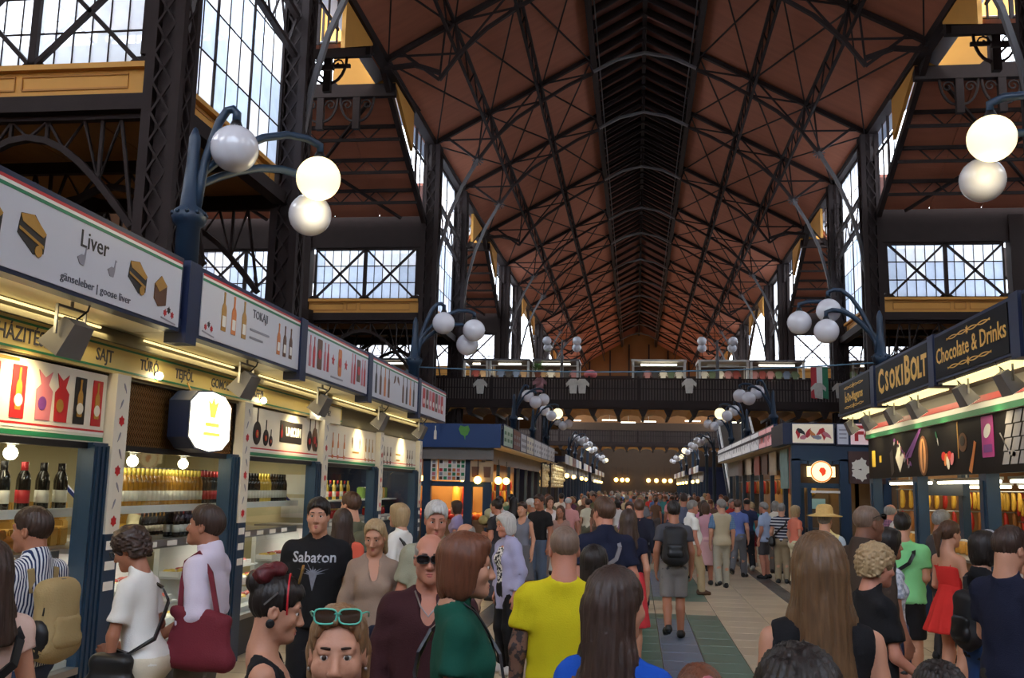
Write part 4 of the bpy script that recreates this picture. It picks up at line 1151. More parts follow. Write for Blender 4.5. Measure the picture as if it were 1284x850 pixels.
# floodlights hung under the canopy signs, turned back to the header panels
def floodlight(loc, side, label, power=40):
    t = empty('floodlight', loc, label=label, cat='lamp', group='canopy floodlights')
    d = -side
    R = Matrix.Rotation(side*.6, 3, 'Y')
    b = MB(); pts = [(-.09,-.15,-.12),(.09,-.15,-.12),(.09,.15,-.12),(-.09,.15,-.12),(-.05,-.12,.12),(.05,-.12,.12),(.05,.12,.12),(-.05,.12,.12)]
    b.add([R @ Vector(p) for p in pts], [(3,2,1,0),(4,5,6,7),(0,1,5,4),(1,2,6,5),(2,3,7,6),(3,0,4,7)])
    put('housing', b.mesh('housing', M('grey_floodlight', (110, 108, 108), .45, .3, .1)), t)
    g = [R @ Vector(p) for p in ((-.08,-.13,-.123),(.08,-.13,-.123),(.08,.13,-.123),(-.08,.13,-.123))]
    put('lens', MB().add(g, [(0,1,2,3)]).mesh('lens', emis('floodlight_lens', (255, 244, 214), 2.0)), t)
    put('yoke', MB().path([(0, -.17, 0), (0, -.17, .2), (0, .17, .2), (0, .17, 0)], .02, .02, up=(1, 0, 0)).mesh('yoke', STEEL), t)
    put('cable', MB().tube([(0, .05, .12), (d*-.06, .1, .2), (d*-.1, .08, .3), (d*-.06, .02, .36)], .008, 6).mesh('cable', BLACKM), t)
    put('stem', MB().tube([(0, 0, .2), (0, 0, .42)], .012, 6).mesh('stem', STEEL), t)
    l = bpy.data.lights.new('floodlight_beam', 'SPOT'); l.energy = power; l.spot_size = 2.2; l.spot_blend = .9; l.color = (1, .78, .40); l.shadow_soft_size = .08
    o = bpy.data.objects.new('floodlight_beam', l); COL.objects.link(o)
    o.location = Vector(loc) + Vector((d*.10, 0, -.16)); o.rotation_euler = (0, d*-.75, 0)
    return t
for j, y in enumerate((6.2, 9.3, 11.7, 14.6, 17.4)):
    floodlight((-4.22, y, 2.86), 1, f'grey boxy floodlight under the white canopy signs, {ordw[j]} from the near end')
# ---- canopy signs
def sign_box(name, label, y0, y1, x, z0, z1, n, face, frame=BLUED, stripes=True, depth=.12, group='canopy signs of the food stall'):
    s = empty(name, (x, (y0+y1)/2, z0), label=label, cat='sign', group=group)
    nx = n[0]
    obj('box', MB().box(min(x, x-nx*depth), max(x, x-nx*depth), y0-.04, y1+.04, z0-.03, z1+.04), frame, s)
    f = obj('face', MB().box(min(x, x+nx*.008), max(x, x+nx*.008), y0, y1, z0, z1), face, s)
    if stripes:
        for k, c in ((0, RED), (1, PWHITE), (2, GREEN)):
            obj('stripe', MB().box(min(x+nx*.008, x+nx*.011), max(x+nx*.008, x+nx*.011), y0, y1, z1-.022*(k+1), z1-.022*k), c, s)
    return s, f
GR = 'white canopy sign of the food stall'
fx = SX + .010
S1, F1 = sign_box('canopy_sign', 'nearest white canopy sign, printed Liver with golden tins', 4.2, 7.42, SX, 3.13, 3.68, NL, WHITEP)
def tin(y, z, s_, f=1):
    flat('printed_tin', [(-.5,-.1),(-.42,.42),(.05,.5),(.5,.1),(.46,-.4),(.1,-.5)], PBLACK, F1, (fx, y, z), NL, s_*1.15, s_)
    flat('printed_tin_lid', [(-.44,.40),(.0,.49),(.5,.12),(.40,.0),(-.36,.22)], PGOLD, F1, (fx+.003, y, z), NL, s_*1.15, s_)
    flat('printed_tin_band', [(-.46,.0),(.42,-.28),(.42,-.2),(-.46,.08)], PGOLD, F1, (fx+.004, y, z), NL, s_*1.15, s_)
    flat('printed_tin_key', oval(1, 1), PGOLD, F1, (fx+.004, y+.3*s_, z-.38*s_), NL, .3*s_, .3*s_)
tin(4.98, 3.41, .26); tin(5.42, 3.39, .25); tin(6.72, 3.4, .24)
flat('printed_can', [(-.4,-.3),(-.4,.15),(.0,.45),(.42,.2),(.42,-.4),(-.1,-.5)], PBROWN, F1, (fx, 7.08, 3.37), NL, .24, .26); flat('printed_can_lid', [(-.4,.15),(.0,.45),(.42,.2),(-.08,-.05)], PGOLD, F1, (fx+.003, 7.08, 3.37), NL, .24, .26)
lettering('Liver', .17, PBLACK, F1, (fx, 6.12, 3.50), NL, xs=1.05)
lettering('gänseleber | goose liver', .078, PINK2, F1, (fx, 6.2, 3.20), NL, xs=1.2)
for y in (5.98, 6.36):
    flat('printed_goose', [(-.5,-.1),(-.2,-.4),(.2,-.4),(.3,-.1),(.36,.4),(.5,.45),(.3,.52),(.2,.1),(-.1,.1)], PGREY, F1, (fx, y, 3.38), NL, .12, .14)
def logo(F, y, z, s_=1.0):
    for k in range(3): flat('printed_flower', star(.5, 6, .6), (RED, PBLACK, RED)[k], F, (fx, y + (k-1)*.06*s_, z + .03*(k == 1)*s_), NL, .06*s_, .06*s_)
    flat('printed_vine', [(-.5,.1),(.5,-.1),(.5,-.18),(-.5,0)], PGREY, F, (fx, y, z-.05*s_), NL, .24*s_, .12*s_)
logo(F1, 7.24, 3.21)
S2, F2 = sign_box('canopy_sign', 'white canopy sign printed TOKAJI with two groups of amber bottles', 7.82, 10.3, SX, 3.13, 3.68, NL, WHITEP)
for y in (8.28, 8.5, 8.74): 
    flat('printed_bottle', BOTTLE2, PGOLD if y != 8.5 else PORANGE, F2, (fx, y, 3.42), NL, .34, .36); flat('printed_label', rrect(1, 1, .1), PWHITE, F2, (fx+.003, y, 3.33), NL, .07, .1)
for y in (9.66, 9.84, 10.02):
    flat('printed_bottle', BOTTLE2, (PORANGE, PBROWN, PBROWN)[int((y-9.6)/.18)], F2, (fx, y, 3.38), NL, .3, .33); flat('printed_label', rrect(1, 1, .1), PWHITE, F2, (fx+.003, y, 3.30), NL, .06, .09)
lettering('TOKAJI', .12, PINK2, F2, (fx, 9.14, 3.52), NL, xs=1.0); flat('printed_line', rrect(1, 1, .1), PGREY, F2, (fx, 9.14, 3.36), NL, 0.5, .022); flat('printed_line', rrect(1, 1, .1), PGREY, F2, (fx, 9.06, 3.28), NL, 0.34, .022)
logo(F2, 7.98, 3.22)
S3, F3 = sign_box('canopy_sign', 'white canopy sign with red paprika tins, bottles and chilies', 10.48, 13.1, SX, 3.13, 3.68, NL, WHITEP)
for y, w, h, c, o_ in ((10.66,.09,.36,PPINK,BOTTLE2),(10.8,.09,.36,RED,BOTTLE2),(11.0,.17,.36,PBROWN,rrect(1,1,.1)),(11.2,.09,.34,PPINK,BOTTLE2),(11.32,.09,.34,RED,BOTTLE2),(11.52,.14,.14,RED,star(.5)),(11.8,.14,.34,PORANGE,rrect(1,1,.2)),(12.06,.14,.14,RED,star(.5)),(12.34,.09,.4,PPINK,BOTTLE2),(12.46,.09,.4,RED,BOTTLE2),(12.64,.16,.3,PBROWN,rrect(1,1,.1)),(12.82,.09,.36,PPINK,BOTTLE2),(12.94,.09,.36,RED,BOTTLE2)):
    flat('printed_ware', o_, c, F3, (fx, y, 3.40), NL, w*(2.6 if o_ is BOTTLE2 else 1), h)
    if w > .12 and h > .2: flat('printed_label', oval(1, 1), RED, F3, (fx+.003, y, 3.4), NL, w*.7, .12)
flat('printed_line', rrect(1, 1, .1), PGREY, F3, (fx, 11.7, 3.19), NL, 0.5, .022)
S4, F4 = sign_box('canopy_sign', 'white canopy sign with slim dark and gold bottles round a pair of leaves', 13.28, 16.25, SX, 3.13, 3.68, NL, WHITEP)
for y, c in ((13.55, PBLACK), (13.8, PBROWN), (14.05, PORANGE), (14.28, PBROWN), (15.2, PBROWN), (15.45, PBLACK), (15.7, PORANGE), (15.95, PBLACK)): flat('printed_bottle', BOTTLE2, c, F4, (fx, y, 3.40), NL, .34, .42)
for s_ in (-1, 1): flat('printed_leaf', CHILI2, PBROWN, F4, (fx, 14.75 + s_*.12, 3.5), NL, .2, .18, rot=s_*.8)
S5, F5 = sign_box('canopy_sign', 'farthest white canopy sign of the food stall, with a row of red packets', 16.45, 18.75, SX, 3.13, 3.68, NL, WHITEP)
for k in range(7): flat('printed_packet', rrect(1, 1, .1), (RED, PBROWN, PPINK)[k % 3], F5, (fx, 16.75 + k*.27, 3.42), NL, .2, .34); flat('printed_label', oval(1, 1), PWHITE, F5, (fx+.003, 16.75 + k*.27, 3.36), NL, .1, .1)
for j, y in enumerate((7.62, 10.39, 13.19, 16.35)):
    obj('canopy_post', MB().box(SX-.16, SX+.03, y-.10, y+.10, 3.02, 3.72), BLUED, STALL)
# ---- lit hexagonal shop sign in front of the mesh panel
hx = empty('illuminated_sign', (-4.42, 8.85, 2.2), label='glowing white six-sided shop sign hung in front of brown mesh', cat='sign')
hex_ = [(-.46,.17),(-.3,.27),(0,.3),(.3,.27),(.46,.17),(.46,-.17),(.3,-.27),(0,-.3),(-.3,-.27),(-.46,-.17)]
obj('case', MB().prism([(-4.56, 8.85 + x, 2.45 + z) for x, z in hex_], (.2, 0, 0)), BLUED, hx)
obj('face', MB().prism([(-4.36, 8.85 + x*.95, 2.45 + z*.95) for x, z in hex_], (.008, 0, 0)), emis('sign_glow', (255, 250, 226), 2.6), hx)
flat('sheaf', [(-.06,-.1),(.06,-.1),(.14,.1),(.05,.06),(0,.14),(-.05,.06),(-.14,.1)], emis('gold_glow', (240, 205, 90), 1.4), hx, (-4.35, 8.87, 2.57), NL, .8, .8)
flat('sign_line', rrect(1, 1, .1), emis('gold_glow', (240, 205, 90), 1.4), hx, (-4.35, 8.87, 2.42), NL, .3, .035); flat('sign_line', rrect(1, 1, .1), emis('gold_glow', (240, 205, 90), 1.4), hx, (-4.35, 8.87, 2.33), NL, .36, .03)
for y in (8.6, 9.1): obj('hanger', MB().tube([(-4.46, y, 2.72), (-4.5, y, 2.8)], .008, 6), PGOLD, hx)
# ---- goods
def bottle_thing(name, glassm, foil, lab, prof='wine'):
    r = empty(name)
    pr = {'wine': [(.034,0),(.037,.01),(.037,.19),(.03,.225),(.014,.255),(.013,.30)], 'fat': [(.045,0),(.05,.01),(.05,.14),(.035,.19),(.016,.22),(.015,.27)], 'round': [(.03,0),(.06,.04),(.068,.08),(.055,.13),(.018,.17),(.016,.25)]}[prof]
    put('body', MB().lathe(pr, 10).mesh('body', glassm, True), r)
    h = pr[-1][1]
    put('cap', MB().lathe([(.016, h-.07),(.0165, h+.005)], 10).mesh('cap', foil, True), r)
    R_ = pr[2][0] + .001
    put('label', MB().lathe([(R_, .05), (R_, .13)], 10).mesh('label', lab, True), r)
    return r
GD = M('dark_bottle_glass', (26, 24, 20), .12, 0, .1, spec=.6); GA = M('amber_wine', (168, 120, 40), .12, 0, .15, spec=.6); GY = M('golden_wine', (206, 176, 80), .12, 0, .1, spec=.6)
FY = M('yellow_foil', (214, 190, 84), .3, .2, .1); FB = M('black_foil', (30, 28, 30), .3, .2, .1); LW = M('white_label', (224, 220, 206), .5, 0, .05); LR = M('red_label', (176, 36, 40), .5, 0, .1)
BP = {'a': bottle_thing('bottle', GA, FY, LW), 'd': bottle_thing('bottle', GD, FB, LW), 'r': bottle_thing('bottle', GD, M('red_foil', (170, 40, 44), .3, .2, .1), LR), 'y': bottle_thing('bottle', GY, FY, LW)}
BT = {k: tree_of(o) for k, o in BP.items()}
BPU = {}
def bottle(kind, loc, label, group, sc=1.0):
    if kind not in BPU:
        BPU[kind] = 1; o = BP[kind]; o.location = loc; tag(o, label, 'bottle', group)
    else: o = dup_tree(BP[kind], loc, None, label, group, BT[kind])
    o.scale = (sc, sc, sc)
    return o
for k in range(14):
    bottle('rd'[(k // 2) % 2] if k < 10 else 'd', (-5.02 - .10*(k % 2), 6.05 + k*.125, 1.625), 'dark spirit bottle on the white shelf of the nearest stall window', 'bottles in the nearest stall window', 1.25)
for k in range(25):
    kind = 'a' if k < 20 else 'r'
    bottle(kind, (-5.0, 8.42 + k*.086, 1.625), 'amber wine bottle with yellow foil in the row on the second window shelf' if kind == 'a' else 'dark bottle with red label at the end of the second window shelf', 'amber bottles in the second stall window' if kind == 'a' else 'red-labelled bottles in the second stall window', 1.2)
for k in range(24):
    bottle('d', (-5.14, 8.5 + k*.088, 1.625), 'dark wine bottle in the rear row on the second window shelf', 'rear row bottles in the second stall window', 1.25)
for k in range(17):
    kind = 'd' if k < 7 or k > 10 else 'y'
    bottle(kind, (-5.03, 11.2 + k*.095, 1.625), 'dark wine bottle on the white shelf of the third stall window' if kind == 'd' else 'golden bottle in the middle of the third stall window shelf', 'dark bottles in the third window' if kind == 'd' else 'golden bottles in the third window', 1.2)
for k in range(10):
    bottle('ry'[k % 2], (-5.1, 14.2 + k*.19, 1.625), 'small bottle on the upper shelf of the fourth stall window', 'bottles in the fourth stall window', 1.0)
for k in range(8):
    bottle('d', (-5.0 - (k // 4)*.1, 9.6 + (k % 4)*.1, 1.31), 'small dark bottle standing on the counter behind the glass', 'bottles on the counter', .95)
# packets, cheeses, loaves: simple shaped goods
def boxthing(name, mt, w, d, h, tilt=.0):
    b = MB().box(-w/2, w/2, -d/2, d/2, 0, h)
    bmv = b.mesh(name, mt)
    bm = bmesh.new(); bm.from_mesh(bmv); bmesh.ops.bevel(bm, geom=bm.edges[:], offset=min(w, d, h)*.12, segments=2, affect='EDGES'); bm.to_mesh(bmv); bm.free()
    return bmv
CHEESE = M('yellow_cheese', (226, 178, 74), .5, 0, .12, 12); PASTA = M('pasta_packet', (216, 172, 92), .35, 0, .2, 25); BREAD = M('bread_crust', (190, 128, 62), .7, 0, .25, 14, .3, 60)
chm = MB().lathe([(.10, 0), (.125, .02), (.125, .09), (.10, .11)], 14).mesh('cheese_wheel', CHEESE, True)
pkm = boxthing('pasta_bag', PASTA, .16, .12, .2)
for i in (1, 2):
    for z, rows in ((.98, 8), (1.22, 8)):
        for k in range(10):
            y = (8.3, 10.9)[i-1] + k*.22
            o = put('cheese_wheel' if (k + i) % 2 else 'pasta_bag', chm if (k + i) % 2 else pkm, None, (-6.72, y, z))
            tag(o, f'{"round yellow cheese" if (k+i)%2 else "golden packet of pasta"} on the rear shelf of the {ordw[i-1]} stall window', 'cheese' if (k+i) % 2 else 'packet', f'goods on the rear shelf of window {ordw[i-1]}')
            o = put('pasta_bag', pkm, None, (-6.80, y+.1, z + (.11 if (k+i) % 2 else .2)))
            o.rotation_euler = (0, 0, .2*(-1)**k)
            if (k+i) % 2: bpy.data.objects.remove(o)
            else: tag(o, f'golden packet stacked on another on the rear shelf of the {ordw[i-1]} stall window', 'packet', f'stacked packets of window {ordw[i-1]}')
for k in range(6):
    o = put('bread_loaf', MB().ball((0, 0, .06), 1, 12, 8, (.09, .15, .06)).mesh('bread_loaf', BREAD, True), None, (-5.3, 5.95 + k*.27, 1.31)); tag(o, 'golden crusty loaf lying on the worktop of the nearest window', 'loaf', 'loaves in the nearest window')
tray = MB().path([(-.16,-.11,.03),(.16,-.11,.03),(.16,.11,.03),(-.16,.11,.03),(-.16,-.11,.03)], .012, .06).box(-.16, .16, -.11, .11, 0, .012).mesh('tray', SHELFW)
fills = [M('pink_cold_cuts', (206, 120, 110), .4, 0, .3, 20), M('white_curd', (232, 226, 206), .5, 0, .1, 20), M('yellow_salad', (222, 190, 90), .4, 0, .3, 30), M('red_sausage', (170, 60, 48), .35, 0, .2, 20)]
card = MB().prism([(-.005, -.05, 0), (.03, -.05, .07), (.03, .05, .07), (-.005, .05, 0)], (.004, 0, 0)).mesh('price_card', PWHITE)
for i in range(1, 6):
    y = EDG[i] + .2; k = 0
    while y < EDG[i+1] - .6:
        for rr in range(3):
            t = empty('food_tray', (-4.86 - rr*.24, y, .52 + rr*.16), label=f'white tray of deli food in the lit display case of bay {ordw[i-1]}', cat='tray', group=f'deli trays in bay {ordw[i-1]}')
            put('tray', tray, t, rot=(0, 0, PI/2))
            if rr and k == 0: obj('tier', MB().box(-4.98 - rr*.24, -4.74 - rr*.24, EDG[i]+.05, EDG[i+1]-.45, .50 + rr*.16, .515 + rr*.16), SHELFW, STALL)
            mm_ = MB()
            for q in range(5): mm_.ball((.07*math.cos(q*1.3), .10*math.sin(q*2.1), .05), .05, 8, 5, (1, 1.2, .6))
            put('food', mm_.mesh('food', fills[(k + rr) % 4], True), t, kind='stuff')
            if rr == 0: put('price_card', card, t, (.13, 0, .03))
        y += .28; k += 1
for i in range(1, 6):
    for k in range(5): flat('price_slip', rrect(1, 1, .02), PWHITE, STALL, (-4.735, EDG[i] + .25 + k*.4, 1.29), NL, .2, .05)
for k in range(14):
    o = put('noodle_box', boxthing('noodle_box', PASTA, .1, .12, .16) if k == 0 else bpy.data.meshes['noodle_box'], None, (-5.3, 6.2 + k*.14, 1.31)); tag(o, 'golden box of noodles lined up at the back of the nearest worktop', 'packet', 'noodle boxes on the nearest worktop')
for k in range(16):
    bottle('dr'[k % 2 if k > 8 else 0], (-5.35, 9.55 + k*.085, 1.31), 'slim dark bottle in the back row on the second worktop' if k < 9 or k % 2 == 0 else 'red-labelled bottle in the back row on the second worktop', 'back row bottles on the second worktop', .8)
for k in range(7):
    o = put('spice_packet', boxthing('spice_packet', (LR, PASTA)[k % 2], .08, .1, .13) if k < 2 else bpy.data.objects['spice_packet' if k % 2 == 0 else 'spice_packet.001'].data, None, (-5.0, 10.15 + k*.08, 1.31))
    tag(o, 'small spice packet standing on the counter beside the dark bottles', 'packet', 'spice packets on the counter')
jar = MB().lathe([(.05, 0), (.055, .02), (.055, .11), (.04, .13)], 10).mesh('jar', M('red_preserve', (166, 34, 30), .25, 0, .15), True)
lid = MB().lathe([(.045, .13), (.045, .155)], 10).mesh('lid', M('gold_lid', (190, 160, 80), .3, .5, .05))
for i, (y0, n) in enumerate(((14.2, 9), (17.2, 8))):
    for z in (1.325, 1.48) if i == 9 else (1.325,):
        for k in range(n):
            t = empty('preserve_jar', (-5.15, y0 + k*.17, z if i == 0 or z < 1.4 else z), label=f'glass jar of red preserve on the shelf of the {("fourth", "fifth")[i]} stall window', cat='jar', group=f'preserve jars in window {("fourth","fifth")[i]}')
            put('jar', jar, t); put('lid', lid, t)
for k in range(10):
    o = put('carton', boxthing('carton', (M('green_carton', (120, 150, 70), .5), LW, PASTA)[k % 3], .12, .16, .2) , None, (-5.15, 16.9 + k*.17, 1.625)); tag(o, 'small carton on the top shelf of the fifth stall window', 'carton', 'cartons in the fifth window')
# ================================================================== right-hand confectionery stall
NR = (-1, 0, 0); RX = 3.55; RP = 4.1
RST = empty('confectionery_stall', (6.0, 14.0, 0), label='long blue stall with black chocolate picture boards, tricolour band and lit goods behind slim posts', cat='stall')
GREYW = M('weathered_grey_board', (128, 122, 116), .6, 0, .18, 2, .1, 20)
BOARD = M('black_picture_board', (15, 13, 15), .5, 0, .2, 1.5, spec=.12)
GOLDL = M('gold_letter', (246, 196, 100), .5, 0, .05)
obj('roof', MB().box(RX+.02, 8.2, 3.0, 19.3, 3.36, 3.42), BLUED, RST)
obj('rear_wall', MB().box(6.9, 7.0, 3.0, 19.2, 0, 3.36), M('tan_wall', (150, 112, 76), .7, 0, .15), RST)
obj('end_wall', MB().box(4.6, 8.2, 19.2, 19.3, 0, 3.36), BLUE, RST)
obj('inner_ceiling', MB().box(4.25, 6.9, 3.0, 19.2, 2.5, 2.54), SHELFW, RST)
obj('fascia', MB().box(4.08, 4.2, 3.0, 19.2, 3.12, 3.36), GREYW, RST)
obj('soffit', MB().box(RX+.03, 4.1, 3.0, 19.2, 3.32, 3.35), GREYW, RST)
TB = obj('tricolour_band', MB().box(4.05, 4.14, 3.0, 19.2, 2.93, 3.17), PWHITE, RST)
obj('red_stripe', MB().box(4.04, 4.051, 3.0, 19.2, 3.09, 3.17), RED, TB)
obj('green_stripe', MB().box(4.04, 4.051, 3.0, 19.2, 2.93, 3.01), GREEN, TB)
PB = obj('picture_board', MB().box(4.09, 4.17, 3.0, 19.2, 2.19, 2.93), BOARD, RST)
bx = 4.087
def pr(o_, mt, y, z, w, h, rot=0.0, n='printed_shape', dx=0.0):
    if y < 16: y += .45
    return flat(n, o_, mt, PB, (bx-dx, y, z), NR, w, h, rot)
PARA = [(-.5,-.5),(.2,-.5),(.5,.5),(-.2,.5)]; DIAM = [(0,.5),(.3,0),(0,-.5),(-.3,0)]
for k, (y, w) in enumerate(((18.7, .5), (18.2, .3))): pr(rrect(1, 1, .1), PYEL, y+.1, 2.55 - k*.02, w*.5, .12 if k else .3, 0, 'printed_wafer')
pr(DIAM, CREAMP, 17.0, 2.52, .9, .5, 0, 'printed_white_chocolate'); 
for k in range(14): pr(oval(1, 1, 8), (PPURPLE, PGREY, PPINK)[k % 3], 17.3 - .07*k + .1*math.sin(k*2), 2.82 - .035*k, .12, .06, k, 'printed_flower')
pr(PARA, PBLACK, 17.5, 2.45, .3, .4, .4, 'printed_bar')
pr([(-.5,-.3),(-.3,-.5),(.5,.4),(.4,.5)], PPURPLE, 15.6, 2.74, 1.1, .3, .3, 'printed_ray'); pr([(-.5,-.5),(-.4,-.5),(.5,.5),(.3,.5)], PPURPLE, 16.2, 2.7, .9, .34, 0, 'printed_ray')
pr(oval(1, 1), PBROWN, 15.2, 2.5, .52, .62, 0, 'printed_cocoa_pod'); pr(oval(1, 1), M('pod_flesh', (190, 136, 92), .5, 0, .15), 15.2, 2.5, .3, .54, 0, 'printed_pod_half', .004); pr(oval(1, 1), PBROWN, 15.2, 2.5, .07, .46, 0, 'printed_seam', .007)
pr(CHILI2, GREEN, 14.5, 2.76, .14, .16, .5, 'printed_leaf'); pr(CHILI2, PWHITE, 14.45, 2.68, .1, .12, .3, 'printed_petal')
for k in range(5): pr(oval(1, 1, 10), (RED, PORANGE, CREAMP, RED, PPINK)[k], 14.2 - .1*k, 2.46 - .05*(k % 3), .2, .13, k, 'printed_berry', .002*k)
pr([(-.1,-.5),(.0,-.5),(.16,.5),(.0,.5)], PGOLD, 13.55, 2.66, .3, .5, .1, 'printed_spoon_handle'); pr(oval(1, 1), PBROWN, 13.35, 2.62, .34, .26, 0, 'printed_spoon'); pr(oval(1, 1), PBLACK, 13.35, 2.64, .2, .14, 0, 'printed_spoon_bowl', .004)
pr([(-.3,-.5),(.1,-.5),(.3,.2),(.4,.5),(.1,.5),(0,.1)], PORANGE, 13.0, 2.42, .3, .44, -.3, 'printed_peel')
pr(rrect(1, 1, .05), M('print_magenta', (168, 54, 128), .4), 12.4, 2.65, .42, .52, 0, 'printed_packet'); pr(oval(1, 1), PWHITE, 12.4, 2.72, .26, .16, .4, 'printed_swirl', .004); pr(rrect(1, 1, .1), PPURPLE, 12.4, 2.5, .3, .1, 0, 'printed_label', .004)
pr([(-.5,.5),(-.42,.5),(.1,-.3),(.4,-.4),(.5,-.3),(.4,-.15),(.1,-.15)], PGREY, 11.75, 2.5, .5, .34, 0, 'printed_ladle')
for r in range(4):
    for c in range(4): pr(PARA, PGREY, 11.65 - c*.26 + r*.05, 2.84 - r*.16, .3, .145, 0, 'printed_chocolate_square')
# posts
for i, y in enumerate((19.1, 16.2, 13.15, 10.2, 7.2)):
    po = obj('post', MB().box(4.1, 4.26, y-.14, y+.14, 0, 2.2), BLUE, RST)
    obj('flute', MB().box(4.08, 4.1, y-.05, y+.05, .3, 2.1), BLUE, po)
    obj('rear_post', MB().box(4.9, 5.02, y-.1+.4, y+.1+.4, 0, 2.5), BLUE, RST)
obj('transom', MB().box(4.85, 4.95, 16.3, 19.1, 1.9, 2.18), BLUE, RST)
obj('counter', MB().box(4.25, 4.85, 3.0, 18.2, 0, 1.0), M('wood_counter', (128, 92, 60), .5, 0, .2, 3), RST)
obj('counter_top', MB().box(4.18, 4.9, 3.0, 18.2, 1.0, 1.04), STEEL, RST)
for i, (y0, y1) in enumerate(((16.4, 18.9), (13.4, 16.0), (10.4, 13.0), (7.4, 10.0))):
    for j, (x, z) in enumerate(((4.40, 2.10), (5.6, 2.06))):
        t = empty('tube_lamp', (x, (y0+y1)/2, z), label=f'white fluorescent tube glowing under the chocolate boards, {("front","inner")[j]} line, {ordw[i]} bay from the far end', cat='lamp', group='fluorescent tubes of the confectionery stall')
        obj('tube', MB().tube([(x, y0, z), (x, y1, z)], .026, 6), TUBE, t); obj('batten', MB().box(x-.03, x+.03, y0-.05, y1+.05, z+.02, z+.06), SHELFW, t)
        obj('stem', MB().bar((x, (y0+y1)/2, z+.05), (x, (y0+y1)/2, 2.52), .02), SHELFW, t)
    area('tube_light', (5.3, (y0+y1)/2, 2.45), (0, 0, 0), .8, 2.2, 24, (1, .90, .66))
# hanging golden sausages and red strings, jars on rails
SAUS = [M('gold_wrapped_sweet', (226, 178, 70), .35, .1, .2, 20), M('red_wrapped_sweet', (170, 44, 36), .4, 0, .2, 20), M('brown_sausage', (150, 96, 48), .5, 0, .2, 20)]
pm = [MB().tube([(0, 0, 0), (.01, 0, -.05), (.015, 0, -.18), (.005, 0, -.27), (0, 0, -.30)], [.008, .03, .036, .03, .01], 8).mesh('hanging_sweet', c, True) for c in SAUS]
for r, (x, z) in enumerate(((5.5, 1.98), (6.6, 1.86), (6.6, 1.46))):
    obj('hanging_rail', MB().tube([(x, 10, z), (x, 19, z)], .012, 6), STEEL, RST)
    for k in range(46 if r else 34):
        y = 10.3 + k*(.19 if r else .25)
        c = (k * 7 + r) % 3 if r else 0
        o = put('hanging_sweet', pm[c], None, (x, y, z)); tag(o, f'{("gold","red","brown")[c]} wrapped stick hanging from the {("front","upper rear","lower rear")[r]} rail of the confectionery stall', 'sweet', f'{("gold","red","brown")[c]} sticks on the {("front","upper rear","lower rear")[r]} rail')
for r, z in enumerate((2.0, 1.62)):
    obj('hanging_rail', MB().tube([(4.5, 18.95, z), (6.8, 18.95, z)], .012, 6), STEEL, RST)
    for k in range(15):
        c = (0, 0, 1)[k % 3] if r == 0 else (1, 2)[k % 2]
        o = put('hanging_sweet', pm[c], None, (4.6 + k*.15, 18.95, z)); o.scale = (1.3, 1.3, 1.15); tag(o, f'{("gold","red","brown")[c]} wrapped stick hanging on the {("upper","lower")[r]} rail of the stall end wall', 'sweet', f'{("gold","red","brown")[c]} sticks on the {("upper","lower")[r]} end rail')
obj('end_lining', MB().box(4.6, 6.9, 19.1, 19.2, 0, 2.5), M('tan_wall', (150, 112, 76)), RST)
jm = MB().lathe([(.06, 0), (.065, .02), (.065, .16), (.05, .19)], 10).mesh('sweet_jar', M('amber_sweets', (196, 140, 60), .25, 0, .3, 30), True)
for k in range(30):
    y = 10.3 + k*.28
    t = empty('sweet_jar', (4.6, y, 1.04), label='jar of amber sweets with pale lid on the confectionery counter', cat='jar', group='jars on the confectionery counter')
    put('jar', jm, t); put('lid', MB().lathe([(.055, .19), (.055, .215)], 10).mesh('lid', LW), t) if k == 0 else put('lid', bpy.data.meshes['lid.001'] if 'lid.001' in bpy.data.meshes else bpy.data.meshes['lid'], t)
# canopy signs
def rsign(label, y0, y1, face=BOARD):
    return sign_box('canopy_sign', label, y0, y1, RX, 3.38, 3.92, NR, face, stripes=False, depth=.2, group='canopy signs of the confectionery stall')
def flourish(F, y, z, w, s_=1):
    pts = [(0, t, .018*math.sin(t*9)*s_) for t in np.linspace(-w/2, w/2, 21)]
    for q in (-1, 1):
        b = MB().path([(RX-.011, y + p[1], z + q*p[2]) for p in pts], .012, .006, up=(1, 0, 0)); obj('flourish', b, GOLDL, F)
    flat('rosette', star(.5, 8, .5), GOLDL, F, (RX-.010, y, z), NR, .11, .11)
S, F = rsign('black canopy sign with gold words Chocolate and Drinks between two flourishes', 10.5, 13.0)
lettering('Chocolate & Drinks', .28, GOLDL, F, (RX-.010, 11.75, 3.65), NR, xs=1.06, bold=.002)
flourish(F, 11.75, 3.83, 1.5); flourish(F, 11.75, 3.47, 1.5)
S, F = rsign('black canopy sign with broad gold capitals CSOKIBOLT', 13.35, 16.15)
gx = 0
for ch, y, sz in (('C', 15.82, .46), ('S', 15.46, .35), ('O', 15.14, .35), ('K', 14.82, .35), ('I', 14.58, .35), ('B', 14.32, .50), ('O', 13.98, .38), ('L', 13.72, .35), ('T', 13.5, .35)):
    lettering(ch, sz*1.14, GOLDL, F, (RX-.010, y, 3.62 + (sz-.35)*.2), NR, bold=.016, xs=.95)
S, F = rsign('farthest black canopy sign of the confectionery stall, gold script between flourishes', 16.6, 19.05)
lettering('Íz-Do-Magyaros', .22, GOLDL, F, (RX-.010, 17.8, 3.63), NR, bold=.003); flourish(F, 17.8, 3.82, 1.5); flourish(F, 17.8, 3.46, 1.5)
S, F = rsign('nearest canopy sign of the confectionery stall, navy end just inside the frame', 6.0, 10.1)
for y in (10.3, 13.17, 16.38): obj('canopy_post', MB().box(RX-.02, RX+.24, y-.12, y+.12, 3.3, 3.98), BLUED, RST)
